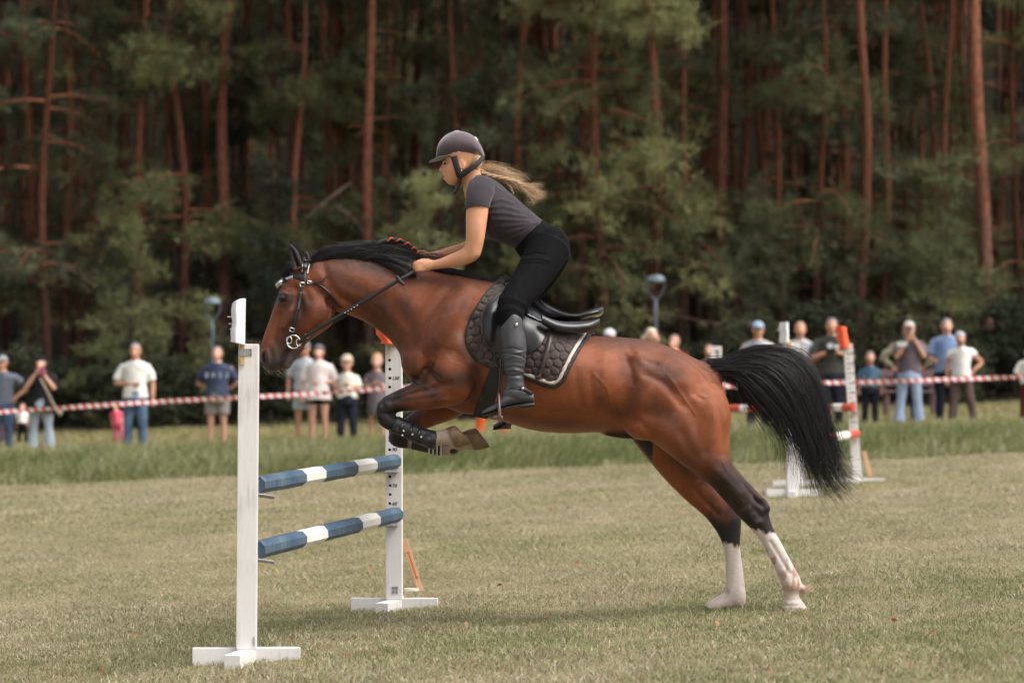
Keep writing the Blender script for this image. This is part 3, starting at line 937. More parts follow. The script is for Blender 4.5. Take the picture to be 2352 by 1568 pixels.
# ---- muscles: strokes pressed into or raised from the skin (picture units; amp in picture units; side -1 near, 1 far, 0 both)
def seg_dist(p, a, b):
    ab = b - a
    t = np.clip(((p - a) @ ab) / (ab @ ab + 1e-9), 0, 1)
    return np.linalg.norm(p - (a + t[:, None] * ab), axis=1), t
def stroke_field(p, pts, r):
    d = np.full(len(p), 1e9)
    for a, b in zip(pts[:-1], pts[1:]):
        d = np.minimum(d, seg_dist(p, np.array(a, float), np.array(b, float))[0])
    return np.exp(-(d / r) ** 2)
VEINS = [([(668, 716), (655, 738), (640, 760)], 0), ([(640, 748), (654, 752), (668, 742), (676, 730)], 0), ([(690, 730), (676, 756), (664, 772)], 0), ([(1180, 930), (1240, 950), (1300, 948), (1350, 958)], 0), ([(1556, 1112), (1590, 1118), (1622, 1100), (1640, 1106)], 1), ([(1590, 1150), (1600, 1130), (1616, 1122)], 1),
         ([(1655, 1060), (1664, 1082), (1658, 1100)], -1), ([(1622, 1096), (1660, 1112), (1700, 1150)], -1), ([(1000, 880), (950, 898), (910, 912)], -1), ([(1020, 905), (985, 925), (940, 930)], -1), ([(940, 860), (962, 880), (990, 892)], -1), ([(1360, 860), (1390, 890), (1400, 930)], 0), ([(1525, 860), (1560, 905), (1590, 950)], 0), ([(1600, 905), (1612, 912), (1622, 910)], 0)]
WRINK = [([(1586 + 9 * i, 838 + 6 * i), (1606 + 8 * i, 852 + 7 * i), (1622 + 6 * i, 872 + 7 * i)], 0) for i in range(5)] + [([(1020 + 6 * i, 800 + 9 * i), (1050 + 5 * i, 808 + 9 * i), (1076 + 2 * i, 822 + 8 * i)], 0) for i in range(4)] + \
        [([(976 + 5 * i, 846 + 6 * i), (992 + 5 * i, 850 + 5 * i), (1008 + 4 * i, 862 + 4 * i)], -1) for i in range(4)] + [([(1400 + 7 * i, 950 - 6 * i), (1424 + 6 * i, 962 - 4 * i), (1450 + 5 * i, 968 - 2 * i)], 0) for i in range(4)] + [([(762 + 7 * i, 690 + 3 * i), (772 + 7 * i, 706 + 3 * i), (790 + 7 * i, 716 + 4 * i)], 0) for i in range(3)]
STROKES = [(p_, 1.8, 1.5, s_) for p_, s_ in VEINS] + [(p_, 2.6, -1.3, s_) for p_, s_ in WRINK] + [
    ([(1746, 1140), (1757, 1152), (1760, 1168)], 6, 4.5, -1), ([(1730, 1140), (1745, 1158)], 4, -3.5, -1), ([(1700, 1172), (1722, 1160)], 6, 2.5, -1), ([(1712, 1200), (1740, 1196)], 5, 1.8, -1), ([(1790, 1385), (1850, 1385)], 2.0, -2.4, -1), ([(1792, 1372), (1838, 1372)], 4, -1.5, -1),
    ([(874, 925), (870, 945), (874, 962)], 4, 2.2, -1), ([(886, 930), (884, 958)], 3, -2.2, -1), ([(898, 930), (900, 944)], 4, 2, -1), ([(880, 948), (902, 950)], 2.5, -1.8, -1), ([(672, 640), (690, 690)], 6, -1.6, 0),
    # head
    ([(757, 690), (766, 712), (762, 735), (745, 757)], 7, -7, 0), ([(690, 690), (700, 735), (686, 780)], 13, -4.5, 0), ([(728, 715), (722, 740)], 22, 2.5, 0),
    ([(672, 712), (654, 752)], 6, 4.2, 0), ([(652, 770), (668, 742)], 3, -1.4, 0), ([(642, 726), (630, 778)], 9, -4, 0), ([(668, 660), (682, 664)], 9, -4.5, 0), ([(632, 800), (640, 830)], 8, 2.5, 0), ([(640, 672), (652, 668), (663, 676)], 4, 2.2, 0),
    ([(642, 698), (656, 699)], 4.5, 2.6, 0), ([(606, 812), (604, 822), (608, 832)], 5.5, -10, 0), ([(598, 812), (600, 838)], 3, 1.2, 0), ([(615, 804), (620, 822), (616, 838)], 5, 3.2, 0),
    ([(664, 806), (652, 824), (646, 848)], 4, -6, 0), ([(666, 826), (662, 840)], 8, 4.5, 0), ([(668, 806), (650, 812)], 3, -1.5, 0), ([(700, 660), (714, 690)], 8, -2.5, 0),
    ([(671, 578), (680, 598), (688, 614)], 6.5, -9, -1), ([(700, 588), (702, 604)], 5, -5, 1),
    # neck
    ([(790, 690), (850, 720), (905, 776)], 9, -3.5, 0), ([(770, 630), (880, 660), (960, 720)], 26, 2.5, 0), ([(790, 665), (880, 705), (930, 760)], 12, 2, 0), ([(745, 610), (760, 660), (790, 690)], 9, -3, 0),
    ([(830, 612), (930, 640)], 12, -2, 0), ([(906, 690), (900, 740)], 10, -1.5, 0),
    # shoulder and chest
    ([(1046, 650), (985, 724), (940, 800)], 11, -4.5, 0), ([(1072, 668), (1010, 760), (968, 815)], 15, 4, 0), ([(1085, 690), (1040, 770), (1010, 810)], 10, -3, 0),
    ([(1088, 740), (1098, 800), (1092, 850), (1102, 905)], 12, -6, 0), ([(1052, 800), (1030, 850), (1056, 892)], 26, 4, 0), ([(990, 838), (970, 862)], 7, -4, 0), ([(1000, 822), (985, 852), (1010, 880)], 6, -3.5, 0),
    ([(930, 852), (948, 872), (975, 876)], 6, -3, 0), ([(920, 830), (926, 848)], 6, 2, 0), ([(1072, 905), (1090, 918)], 12, 5, 0), ([(1035, 880), (1000, 890)], 8, -3, -1),
    ([(1010, 890), (940, 905), (900, 922)], 5, -2.6, -1), ([(1030, 916), (960, 922), (915, 930)], 6, 2.5, -1), ([(1000, 905), (930, 914)], 5, 2.0, -1), ([(884, 925), (878, 940)], 6, 2, -1), ([(911, 944), (902, 952)], 4, -3, -1), ([(878, 934), (876, 956)], 5, 2.5, -1), ([(872, 972), (890, 980)], 5, 2, -1),
    # barrel
    ([(1130, 930), (1220, 950), (1330, 962), (1400, 955)], 16, -3, 0), ([(1180, 900), (1300, 930)], 26, 2, 0), ([(1385, 820), (1390, 900)], 20, 3.5, 0),
    ([(1350, 860), (1362, 930)], 8, -1.5, 0), ([(1318, 850), (1330, 930)], 8, -1.2, 0),
    # flank, croup, thigh
    ([(1428, 830), (1442, 880), (1440, 945)], 24, -7, 0), ([(1434, 815), (1446, 850), (1450, 880)], 7, -2.5, 0), ([(1458, 820), (1468, 826)], 11, 5.5, 0), ([(1474, 828), (1500, 836)], 6, -3, 0), ([(1444, 800), (1452, 812)], 7, -3, 0),
    ([(1480, 860), (1520, 880), (1560, 930)], 9, -3.5, 0), ([(1470, 930), (1500, 970), (1540, 1010)], 24, 4, 0), ([(1420, 970), (1462, 965), (1500, 1000)], 9, -3, 0),
    ([(1560, 900), (1590, 960), (1610, 1030)], 16, -4, 0), ([(1612, 848), (1640, 900), (1652, 980), (1656, 1040)], 9, -3, 0), ([(1628, 930), (1636, 1000)], 18, 3.5, 0),
    ([(1560, 1000), (1590, 1045)], 16, -4, -1), ([(1520, 800), (1560, 830), (1610, 860)], 12, 2, 0), ([(1590, 905), (1604, 915)], 6, -2, 0),
    ([(1600, 830), (1625, 846)], 6, -1.5, 0),
    # gaskin, hock, cannon
    ([(1676, 1066), (1710, 1116), (1738, 1150)], 5, -5, -1), ([(1640, 1080), (1690, 1130)], 10, 3, -1), ([(1622, 1080), (1660, 1130), (1690, 1165)], 5, -2.4, -1), ([(1748, 1148), (1757, 1164)], 7, 4, -1),
    ([(1722, 1160), (1742, 1182)], 6, -3, -1), ([(1714, 1178), (1730, 1198)], 6, 2, -1), ([(1764, 1240), (1806, 1310)], 3.6, -3.4, -1), ([(1782, 1240), (1822, 1318)], 4, 1.6, -1),
    ([(1806, 1330), (1812, 1344)], 8, 2, -1), ([(1580, 1110), (1650, 1180)], 6, -3, 1),
]
hv = get_co(horse_me)
_u = UNHP(hv)
_m = np.clip((_u[:, 0] - 860) / 60, 0, 1) * np.clip((1090 - _u[:, 2]) / 50, 0, 1) * np.where(_u[:, 0] < 1130, np.clip((895 - _u[:, 2]) / 30, 0, 1), 1) * np.clip((1690 - _u[:, 0]) / 30, 0, 1)
_e = get_edges(horse_me)
for _ in range(24):
    hv = hv + _m[:, None] * (smooth_np(hv, _e, 1, .6, 0) - hv)
set_co(horse_me, hv)
hn = get_no(horse_me)
hu = UNHP(hv)
disp = np.zeros(len(hv))
for pts, r, amp, side in STROKES:
    g = stroke_field(hu[:, [0, 2]], pts, r) * amp * (1.45 if max(q[0] for q in pts) < 790 else 1.15)
    if side == -1: g *= hu[:, 1] < 0
    if side == 1: g *= hu[:, 1] > 0
    disp += g
disp += (.8 * vnoise(hu, .05, 21) + .45 * vnoise(hu, .12, 22)) * np.clip((1060 - hu[:, 2]) / 60, 0, 1) * np.clip((hu[:, 0] - 800) / 80, 0, 1)
face = np.clip(np.abs(hn[:, 1]) * 1.6 - 0.15, 0, 1)
hv = hv + hn * (disp * face * U)[:, None]
hv = smooth_np(hv, get_edges(horse_me), 1, 0.4, 0)
set_co(horse_me, hv)

# ---- coat: bay with black points and white stockings
def sm(a, b, x):
    t = np.clip((x - a) / (b - a), 0, 1)
    return t * t * (3 - 2 * t)
hu = UNHP(hv)
X, Y, Z = hu[:, 0], hu[:, 1], hu[:, 2]
n1 = vnoise(hu, 0.03, 1); n2 = vnoise(hu, 0.14, 2); n3 = vnoise(hu, 0.6, 3)
BAY = np.array([0.250, 0.070, 0.0225]); DARK = np.array([0.036, 0.0155, 0.0115]); BLK = np.array([0.014, 0.011, 0.011]); WHT = np.array([0.62, 0.53, 0.48])
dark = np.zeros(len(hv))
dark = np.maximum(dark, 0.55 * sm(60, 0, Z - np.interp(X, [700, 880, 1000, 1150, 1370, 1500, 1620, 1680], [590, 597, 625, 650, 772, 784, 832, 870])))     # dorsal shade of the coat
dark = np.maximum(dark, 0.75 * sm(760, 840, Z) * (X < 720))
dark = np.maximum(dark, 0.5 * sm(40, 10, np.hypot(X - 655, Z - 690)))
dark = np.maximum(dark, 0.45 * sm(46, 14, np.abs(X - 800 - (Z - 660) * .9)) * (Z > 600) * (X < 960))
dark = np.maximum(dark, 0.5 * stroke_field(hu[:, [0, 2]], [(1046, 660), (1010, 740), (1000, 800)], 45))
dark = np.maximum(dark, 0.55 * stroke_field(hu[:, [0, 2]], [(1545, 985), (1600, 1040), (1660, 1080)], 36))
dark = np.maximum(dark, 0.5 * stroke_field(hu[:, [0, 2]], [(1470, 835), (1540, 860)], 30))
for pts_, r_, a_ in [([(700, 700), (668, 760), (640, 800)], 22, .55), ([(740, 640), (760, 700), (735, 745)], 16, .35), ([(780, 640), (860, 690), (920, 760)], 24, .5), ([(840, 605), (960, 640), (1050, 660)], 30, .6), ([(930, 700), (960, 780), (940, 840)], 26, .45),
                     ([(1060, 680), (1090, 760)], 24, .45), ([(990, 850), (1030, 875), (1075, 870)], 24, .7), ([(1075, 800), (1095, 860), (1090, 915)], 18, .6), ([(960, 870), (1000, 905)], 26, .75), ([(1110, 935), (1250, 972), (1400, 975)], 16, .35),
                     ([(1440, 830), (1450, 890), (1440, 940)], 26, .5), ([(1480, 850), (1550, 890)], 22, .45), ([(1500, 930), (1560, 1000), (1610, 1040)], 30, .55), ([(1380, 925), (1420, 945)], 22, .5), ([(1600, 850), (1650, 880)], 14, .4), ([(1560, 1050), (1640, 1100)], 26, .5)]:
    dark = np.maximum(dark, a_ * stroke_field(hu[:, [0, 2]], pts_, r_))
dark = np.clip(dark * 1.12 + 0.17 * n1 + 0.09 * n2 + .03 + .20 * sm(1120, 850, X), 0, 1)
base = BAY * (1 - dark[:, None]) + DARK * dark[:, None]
black = np.zeros(len(hv))
black = np.maximum(black, sm(1015, 905, X + 0.6 * (Z - 900) + 14 * n2) * (Z > 862) * (X < 1050) * sm(862, 882, Z))       # forelegs
black = np.maximum(black, sm(985, 925, X + 10 * n2) * sm(918, 940, Z))
hind = sm(1120, 1200, Z + 0.25 * (X - 1690) + 16 * n2 + 8 * n1) * (X > 1480)
hind = np.maximum(hind, 0.93 * sm(1030, 1110, Z - 0.2 * (1700 - X) + 12 * n1) * (X > 1560) * (Y < 0))
black = np.maximum(black, hind)
black = np.maximum(black, sm(980, 1000, Z) * (X > 1390) * (X < 1500) * (np.abs(Y) < 46) * sm(46, 30, np.abs(Y)))
black = np.maximum(black, (X > 1650) * (Z < 880) * sm(1645, 1668, X))
black = np.maximum(black, sm(9.5, 6, np.hypot((X - 606.5) * 1.3, (Z - 822) * .75)) * 1.0)
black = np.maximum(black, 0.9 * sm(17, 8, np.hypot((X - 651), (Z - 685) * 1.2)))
black = np.maximum(black, 0.96 * sm(628, 606, Z) * (X < 720) * (X > 655) * (np.abs(Y) > 12))
base = base * (1 - black[:, None]) + BLK * black[:, None]
jag = 5 * vnoise(hu * [1, 1, .25], 0.55, 5) + 3 * n3
sock = np.where(Y < 0, sm(-4, 5, Z - (1213 + (X - 1723) * 0.16) + jag), sm(-4, 5, Z - (1249 + (X - 1663) * .1) + jag)) * (X > 1600) * (Z > 1195)
sock = np.maximum(sock, (Y < 0) * (X > 985) * (X < 1140) * (Z > 965) * sm(985, 995, X))
sock = np.maximum(sock, (Y > 0) * (X < 1140) * (Z > 998) * sm(932, 946, X + jag) * (Z > 968))
stain = np.clip(0.8 * sm(.40, 1.15, n2 + n1 * .6 + .6 * vnoise(hu * [1.6, 1, .5], .25, 8)) + 0.65 * stroke_field(hu[:, [0, 2]], [(1797, 1345), (1838, 1352)], 12) + 0.35 * sm(1350, 1395, Z), 0, 1)
w = WHT * (1 - stain[:, None]) + np.array([0.33, 0.19, 0.125]) * stain[:, None]
w = np.where((X < 1140)[:, None], w * np.array([.62, .55, .48]), w)
base = base * (1 - sock[:, None]) + w * sock[:, None]
hoof = (Z > 960) * (X < 1140) * np.where(Y < 0, sm(1022, 1030, X - 0.5 * (Z - 985)), sm(1062, 1070, X - 0.5 * (Z - 990)))
hc = np.array([0.20, 0.125, 0.075]) * (1 + 0.5 * n2[:, None]) * (1 - .55 * sm(.2, 1, n1 + n3 * .4))[:, None]
base = base * (1 - hoof[:, None]) + hc * hoof[:, None]
# rubbed pale patch in front of the saddle pad
rub = 0.55 * stroke_field(hu[:, [0, 2]], [(1058, 768), (1068, 800), (1082, 826)], 9)
base = base * (1 - rub[:, None]) + np.array([0.36, 0.23, 0.17]) * rub[:, None]
crease_shade = np.maximum(.85 * stroke_field(hu[:, [0, 2]], [(666, 806), (652, 824), (646, 850)], 2.6), .45 * stroke_field(hu[:, [0, 2]], [(760, 694), (768, 714), (762, 738)], 6))  # shade of the mouth crease and jaw edge, painted into the coat colour
base = base * (1 - crease_shade[:, None]) + BLK * crease_shade[:, None]
mz = 0.8 * sm(775, 835, Z + .35 * (X - 640) + 6 * n2) * (X < 690)
base = base * (1 - mz[:, None]) + np.array([0.062, 0.043, 0.040]) * mz[:, None]
lp = .5 * stroke_field(hu[:, [0, 2]], [(660, 836), (666, 842)], 8)
base = base * (1 - lp[:, None]) + np.array([0.20, 0.15, 0.135]) * lp[:, None]
mud = sm(.55, .9, vnoise(hu, .35, 40) + .5 * vnoise(hu, .8, 41)) * (stroke_field(hu[:, [0, 2]], [(868, 930), (867, 950), (872, 968)], 7) + .5 * stroke_field(hu[:, [0, 2]], [(1590, 1080), (1600, 1086)], 8) + .5 * stroke_field(hu[:, [0, 2]], [(880, 910), (960, 890)], 14) * .5)
mud = np.clip(mud, 0, 1)
base = base * (1 - mud[:, None]) + np.array([.34, .24, .16]) * mud[:, None]
base *= (1 + 0.10 * n3 + 0.06 * vnoise(hu * [1, 1, 3], .9, 9))[:, None]
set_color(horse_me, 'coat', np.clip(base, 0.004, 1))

def coat_material():
    n = NT('horse_coat')
    n.set(Roughness=0.40)
    n.bsdf.inputs['Specular IOR Level'].default_value = 0.30
    n.bsdf.inputs['Sheen Weight'].default_value = 0.03
    n.bsdf.inputs['Sheen Roughness'].default_value = 0.4
    vc = n.node('ShaderNodeVertexColor', _layer_name='coat')
    tc = n.node('ShaderNodeTexCoord')
    mp = n.node('ShaderNodeMapping')
    mp.inputs['Scale'].default_value = (60, 60, 240)
    mp.inputs['Rotation'].default_value = (0, 0.5, 0)
    n.link(tc.outputs['Object'], mp.inputs['Vector'])
    hz = n.node('ShaderNodeTexNoise', Scale=2.2, Detail=6.0, Roughness=0.7)
    n.link(mp.outputs[0], hz.inputs['Vector'])
    mr = n.node('ShaderNodeMapRange')
    mr.inputs['To Min'].default_value = 0.72
    mr.inputs['To Max'].default_value = 1.28
    n.link(hz.outputs['Fac'], mr.inputs['Value'])
    mx = n.node('ShaderNodeVectorMath', _operation='SCALE')
    n.link(vc.outputs['Color'], mx.inputs[0])
    n.link(mr.outputs[0], mx.inputs['Scale'])
    n.link(mx.outputs[0], n.bsdf.inputs['Base Color'])
    wr = n.node('ShaderNodeTexNoise', Scale=22.0, Detail=3.0)
    n.link(tc.outputs['Object'], wr.inputs['Vector'])
    ad = n.node('ShaderNodeMath', _operation='MULTIPLY_ADD')
    n.link(wr.outputs['Fac'], ad.inputs[0])
    ad.inputs[1].default_value = 1.5
    n.link(hz.outputs['Fac'], ad.inputs[2])
    bp = n.node('ShaderNodeBump', Strength=0.45, Distance=0.008)
    n.link(ad.outputs[0], bp.inputs['Height'])
    n.link(bp.outputs[0], n.bsdf.inputs['Normal'])
    return n.m
COAT = coat_material()
horse = thing('horse', 'bay horse with black mane and white hind stockings leaping over the blue rails', 'horse', (float((1700 - CX) * U), DH, float(ground_z((1700 - CX) * U, DH))))
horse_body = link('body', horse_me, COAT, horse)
HB = BVHTree.FromPolygons([tuple(x) for x in hv], [tuple(p.vertices) for p in horse_me.polygons])
def side_y(px, py, default=None):
    """depth (picture units) of the horse's near flank at a picture place"""
    a = hp(px, py, -400)
    h = HB.ray_cast(Vector(a), Vector((0, 1, 0)))
    if h[0] is None:
        return default
    return (h[0][1] - DH) / U

# eyes
M_EYE = mat('eye_dark', (0.008, 0.006, 0.006), rough=0.08, var=0, spec=0.7)
for s in (-1, 1):
    sy = side_y(651, 685, -42)
    link('eye', mesh_np('eye', *HV(ball((651, -s * (sy + 3.0), 684.5), (9, 5, 6.5)))), M_EYE, horse)
# ================================================================== MANE, TAIL
M_HAIR = mat('black_horsehair', (0.0095, 0.0080, 0.0082), rough=0.45, var=0.5, scale=26, spec=0.38)
M_RIBBON = mat('orange_ribbon', (0.75, 0.085, 0.02), rough=0.5, var=0.1)
rngh = np.random.default_rng(3)
def hair(guides, n, k, root_sp, tip_sp, r0, r1, wav=2.0, wl=0.07, clumps=0, name='hair', tipvar=.25, cl=.9):
    """guides in picture units [(px, py, y)...]; spreads in picture units"""
    G = [[(p[0], p[2], p[1]) for p in g] for g in guides]
    base, off, s, u = bezier_paths(G, n, k, 1.0, rngh)
    off = off / 1.0
    P = base + off * (root_sp * (1 - s) + tip_sp * s)
    if clumps:
        c = rngh.integers(0, clumps, n)
        co = rngh.normal(size=(clumps, 1, 3))[c]
        P = P + co * tip_sp * cl * s ** 1.3
    ph = rngh.random((n, 1, 3)) * 6.28
    L = np.cumsum(np.linalg.norm(np.diff(P, axis=1, prepend=P[:, :1]), axis=2), axis=1)[..., None]
    P = P + wav * s * np.sin(L * wl * (0.6 + .8 * rngh.random((n, 1, 1))) + ph) * np.array([1, .7, .6])
    cut = 1 - tipvar * rngh.random((n, 1, 1)) ** 1.5             # uneven hair length
    idx = np.clip(np.linspace(0, 1, k)[None, :] * cut[:, :, 0] * (k - 1), 0, k - 1)
    lo = np.floor(idx).astype(int); hi = np.minimum(lo + 1, k - 1); fr = (idx - lo)[..., None]
    ii = np.arange(n)[:, None]
    P = P[ii, lo] * (1 - fr) + P[ii, hi] * fr
    Q = HP(P.reshape(-1, 3)).reshape(n, k, 3)
    return strands(Q, r0 * (0.7 + .6 * rngh.random(n)), r1, 3, name)

tail_guides = [
    [(1625, 836, 0), (1668, 836, 2), (1700, 815, 4), (1740, 802, 6), (1790, 803, 8), (1835, 812, 10), (1868, 850, 8), (1888, 910, 4), (1905, 980, 0), (1922, 1040, 0), (1945, 1062, 0), (1968, 1048, 4)],
    [(1630, 838, 0), (1672, 838, 0), (1706, 822, 0), (1748, 812, 0), (1798, 818, 0), (1838, 840, 0), (1868, 890, 0), (1890, 960, 0), (1905, 1030, 0), (1922, 1085, 0), (1938, 1118, 0), (1960, 1130, 0)],
    [(1634, 842, -6), (1676, 842, -8), (1712, 830, -10), (1754, 826, -12), (1800, 842, -14), (1832, 880, -14), (1855, 940, -12), (1872, 1000, -10), (1888, 1058, -8), (1905, 1104, -6), (1920, 1130, -4), (1935, 1142, 0)],
    [(1636, 848, -8), (1680, 846, -12), (1716, 840, -14), (1752, 846, -16), (1786, 872, -18), (1815, 918, -16), (1838, 970, -14), (1856, 1020, -12), (1872, 1066, -10), (1888, 1106, -8), (1903, 1128, -6), (1916, 1140, 0)],
    [(1640, 854, -8), (1680, 852, -12), (1708, 858, -14), (1735, 878, -15), (1765, 910, -14), (1795, 948, -12), (1818, 988, -10), (1835, 1022, -10), (1846, 1056, -8), (1852, 1090, -6), (1852, 1110, -6), (1850, 1124, 0)],
    [(1642, 860, -6), (1676, 858, -8), (1698, 872, -10), (1720, 898, -10), (1745, 928, -10), (1770, 955, -8), (1790, 985, -6), (1800, 1010, -4), (1803, 1032, -4), (1800, 1050, -2), (1796, 1064, 0), (1790, 1080, 0)],
    [(1644, 862, 4), (1672, 862, 4), (1688, 876, 4), (1700, 896, 4), (1712, 918, 4), (1728, 940, 4), (1748, 960, 2), (1766, 980, 0), (1778, 1000, 0), (1783, 1016, 0), (1786, 1030, 0), (1786, 1042, 0)]]
tail_parts = [hair(tail_guides[:4], 800, 18, 5, 3, .0009, .0003, 3.5, .035, 26, 'tail', .72, 5.5), hair(tail_guides[2:5], 700, 18, 6, 3, .0009, .0003, 3.5, .035, 24, 'tail', .72, 5.5),
              hair(tail_guides[3:], 420, 18, 5, 2.5, .0009, .0003, 3.5, .04, 20, 'tail', .65, 6.0), hair(tail_guides[:3], 400, 14, 7, 5, .0013, .0005, 1.2, .03, 14, 'tail', .65, 1.5),
              hair(tail_guides[1:6], 400, 14, 7, 9, .0015, .0005, 1.2, .03, 16, 'tail', .75), hair(tail_guides, 170, 22, 8, 20, .0007, .0003, 5, .05, 60, 'tail', .3)]
def merge_meshes(name, ms):
    bm = bmesh.new()
    for m in ms:
        bm.from_mesh(m)
        bpy.data.meshes.remove(m)
    me = bpy.data.meshes.new(name)
    bm.to_mesh(me); bm.free()
    return me
tail = link('tail', merge_meshes('tail', tail_parts), M_HAIR, horse)

# mane: hair flung up along the crest, loose lock by the hands, low hair down to the withers
mane_g1 = [[(712, 612, -4), (716, 596, -6), (730, 580, -4), (750, 572, 4), (775, 570, 14), (800, 574, 22)], [(760, 598, -8), (768, 582, -8), (785, 570, -2), (810, 566, 8), (835, 568, 18), (860, 575, 24)],
           [(810, 594, -10), (822, 577, -8), (840, 566, -2), (862, 562, 8), (886, 564, 16), (908, 572, 22)], [(850, 594, -12), (862, 577, -10), (880, 567, -4), (902, 566, 4), (925, 572, 10), (948, 582, 14)],
           [(880, 600, -14), (892, 584, -12), (910, 576, -6), (932, 578, 0), (955, 588, 6), (975, 600, 10)]]
mane_g2 = [[(712, 610, -10), (720, 599, -12), (740, 587, -11), (765, 582, -7), (790, 579, -2), (812, 576, 5)], [(770, 598, -12), (785, 588, -14), (806, 581, -12), (830, 577, -8), (855, 574, -2), (880, 574, 4)],
           [(840, 602, -18), (856, 594, -20), (878, 590, -18), (900, 590, -14), (925, 594, -10), (950, 600, -6)]]
lock = [[(850, 596, -18), (880, 592, -26), (912, 600, -32), (935, 612, -36), (948, 624, -38), (955, 632, -38)], [(870, 600, -20), (896, 604, -30), (920, 614, -36), (938, 624, -40), (950, 632, -41), (957, 637, -40)],
        [(885, 604, -22), (905, 614, -34), (922, 624, -40), (936, 631, -43), (946, 636, -43), (953, 640, -42)]]
wither = [[(975, 622, -4), (1000, 620, -8), (1030, 624, -14), (1062, 633, -18), (1090, 641, -18), (1115, 648, -16)], [(1040, 630, -4), (1062, 631, -10), (1088, 637, -16), (1112, 643, -18), (1135, 649, -16), (1155, 652, -12)]]
wisp = [[(900, 590, 0), (930, 584, 6), (960, 582, 10), (985, 577, 14), (1010, 575, 18), (1030, 576, 22)], [(930, 596, 0), (955, 592, 2), (980, 592, 4), (1005, 597, 6), (1025, 605, 8), (1040, 612, 8)]]
fore = [[(676, 622, -10), (668, 616, -14), (662, 618, -16), (658, 626, -16), (657, 634, -14), (656, 640, -12)], [(684, 618, 6), (672, 606, 2), (664, 606, 0), (659, 612, 0), (657, 622, 0), (656, 632, 0)]]
mane_me = merge_meshes('mane', [hair(mane_g1, 800, 10, 4, 4, .0013, .0006, 1.5, .06, 30, 'mane'), hair(mane_g2, 650, 10, 3.5, 4, .0013, .0006, 1.2, .06, 30, 'mane'), hair(lock, 340, 12, 4, 3.5, .0012, .0005, 1.2, .05, 10, 'mane'),
                                hair(wither, 380, 10, 4, 3, .0012, .0005, 1.5, .07, 14, 'mane'), hair(wisp, 60, 18, 4, 5, .0010, .0004, 2, .05, 4, 'mane'), hair(mane_g1, 120, 16, 4, 9, .0007, .0003, 3.5, .08, 0, 'mane')])
link('mane', mane_me, M_HAIR, horse)
link('forelock', hair(fore, 160, 12, 3, 2.5, .0011, .0005, 1, .08, 6, 'forelock'), M_HAIR, horse)
# braid flying off the crest, orange ribbon woven in
bp_ = catmull(np.array([(868, -4, 562), (884, -4, 554), (905, -2, 551), (925, 0, 555), (942, 2, 564), (955, 4, 574), (962, 5, 582)], float), 10)
braid_parts, rib_parts = [], []
for k in range(3):
    pts = []
    for i, p in enumerate(bp_):
        a = i * 0.62 + k * 2.094
        rr = 5.2 * (1 - .4 * i / len(bp_))
        pts.append((p[0], p[1] + rr * math.cos(a) * .8, p[2] + rr * .8 * math.sin(2 * a) * .5 + rr * .55 * math.sin(a), 4.0 * (1 - .45 * i / len(bp_))))
    braid_parts.append(HV(tube(pts, seg=8, sub=1)))
pts = [(p[0], p[1] - 7.0 * (1 - .4 * i / len(bp_)) + 3.5 * math.cos(i * .62), p[2] - .6 + 4.2 * math.sin(i * .62), 1.5) for i, p in enumerate(bp_) if i > 12]
braid = link('braid', mesh_np('braid', *join_vf(braid_parts)), M_HAIR, horse)
link('ribbon', mesh_np('ribbon', *HV(tube(pts, seg=6, sub=2))), M_RIBBON, braid)
# fetlock feather, chin whiskers
M_FEATH = mat('pale_fetlock_hair', (0.62, 0.45, 0.34), rough=0.6, var=.2, spec=.3)
feath = [[(1826, 1338, -48), (1836, 1343, -48), (1845, 1346, -48), (1853, 1345, -48), (1859, 1341, -48)], [(1824, 1348, -46), (1833, 1354, -46), (1841, 1356, -46), (1848, 1355, -46), (1854, 1350, -46)]]
link('fetlock_feather', hair(feath, 160, 8, 3.5, 3, .0010, .0004, .8, .1, 8, 'feather'), M_FEATH, horse)
whisk = [[(612, 850, -10), (614, 855, -11), (616, 860, -12)], [(640, 850, -8), (646, 855, -9), (653, 860, -9)], [(660, 845, -8), (668, 851, -9), (676, 856, -9)]]
link('whiskers', hair(whisk, 30, 5, 5, 4, .0004, .0002, .6, .1, 0, 'whiskers'), mat('pale_whiskers', (.42, .33, .22), rough=.6, var=.2), horse)

# ================================================================== SADDLE PAD, SADDLE
M_PAD = mat('brown_quilt', (0.070, 0.052, 0.046), rough=0.85, var=.25, scale=60, bump=.25, bscale=400, spec=.2, sheen=.2)
M_PADEDGE = mat('black_binding', (0.018, 0.017, 0.018), rough=.75, var=.2, scale=60)
M_PIPE = mat('cream_piping', (0.55, 0.46, 0.40), rough=.6, var=.12, scale=40)
M_LEATHER = mat('black_leather', (0.014, 0.013, 0.014), rough=.30, var=.25, scale=18, bump=.10, bscale=240, spec=.55)
M_GLOSS = mat('polished_leather', (0.012, 0.011, 0.013), rough=.14, var=.2, scale=10, bump=.04, bscale=120, spec=.6)
M_STRAP = mat('dark_brown_leather', (0.045, 0.030, 0.027), rough=.42, var=.25, scale=30, bump=.1, bscale=200)
M_STEEL = mat('steel', (0.62, 0.60, 0.57), rough=.22, var=.1, metal=1.0)
M_RUST = mat('dull_iron', (0.17, 0.11, 0.10), rough=.5, var=.3, metal=.6)

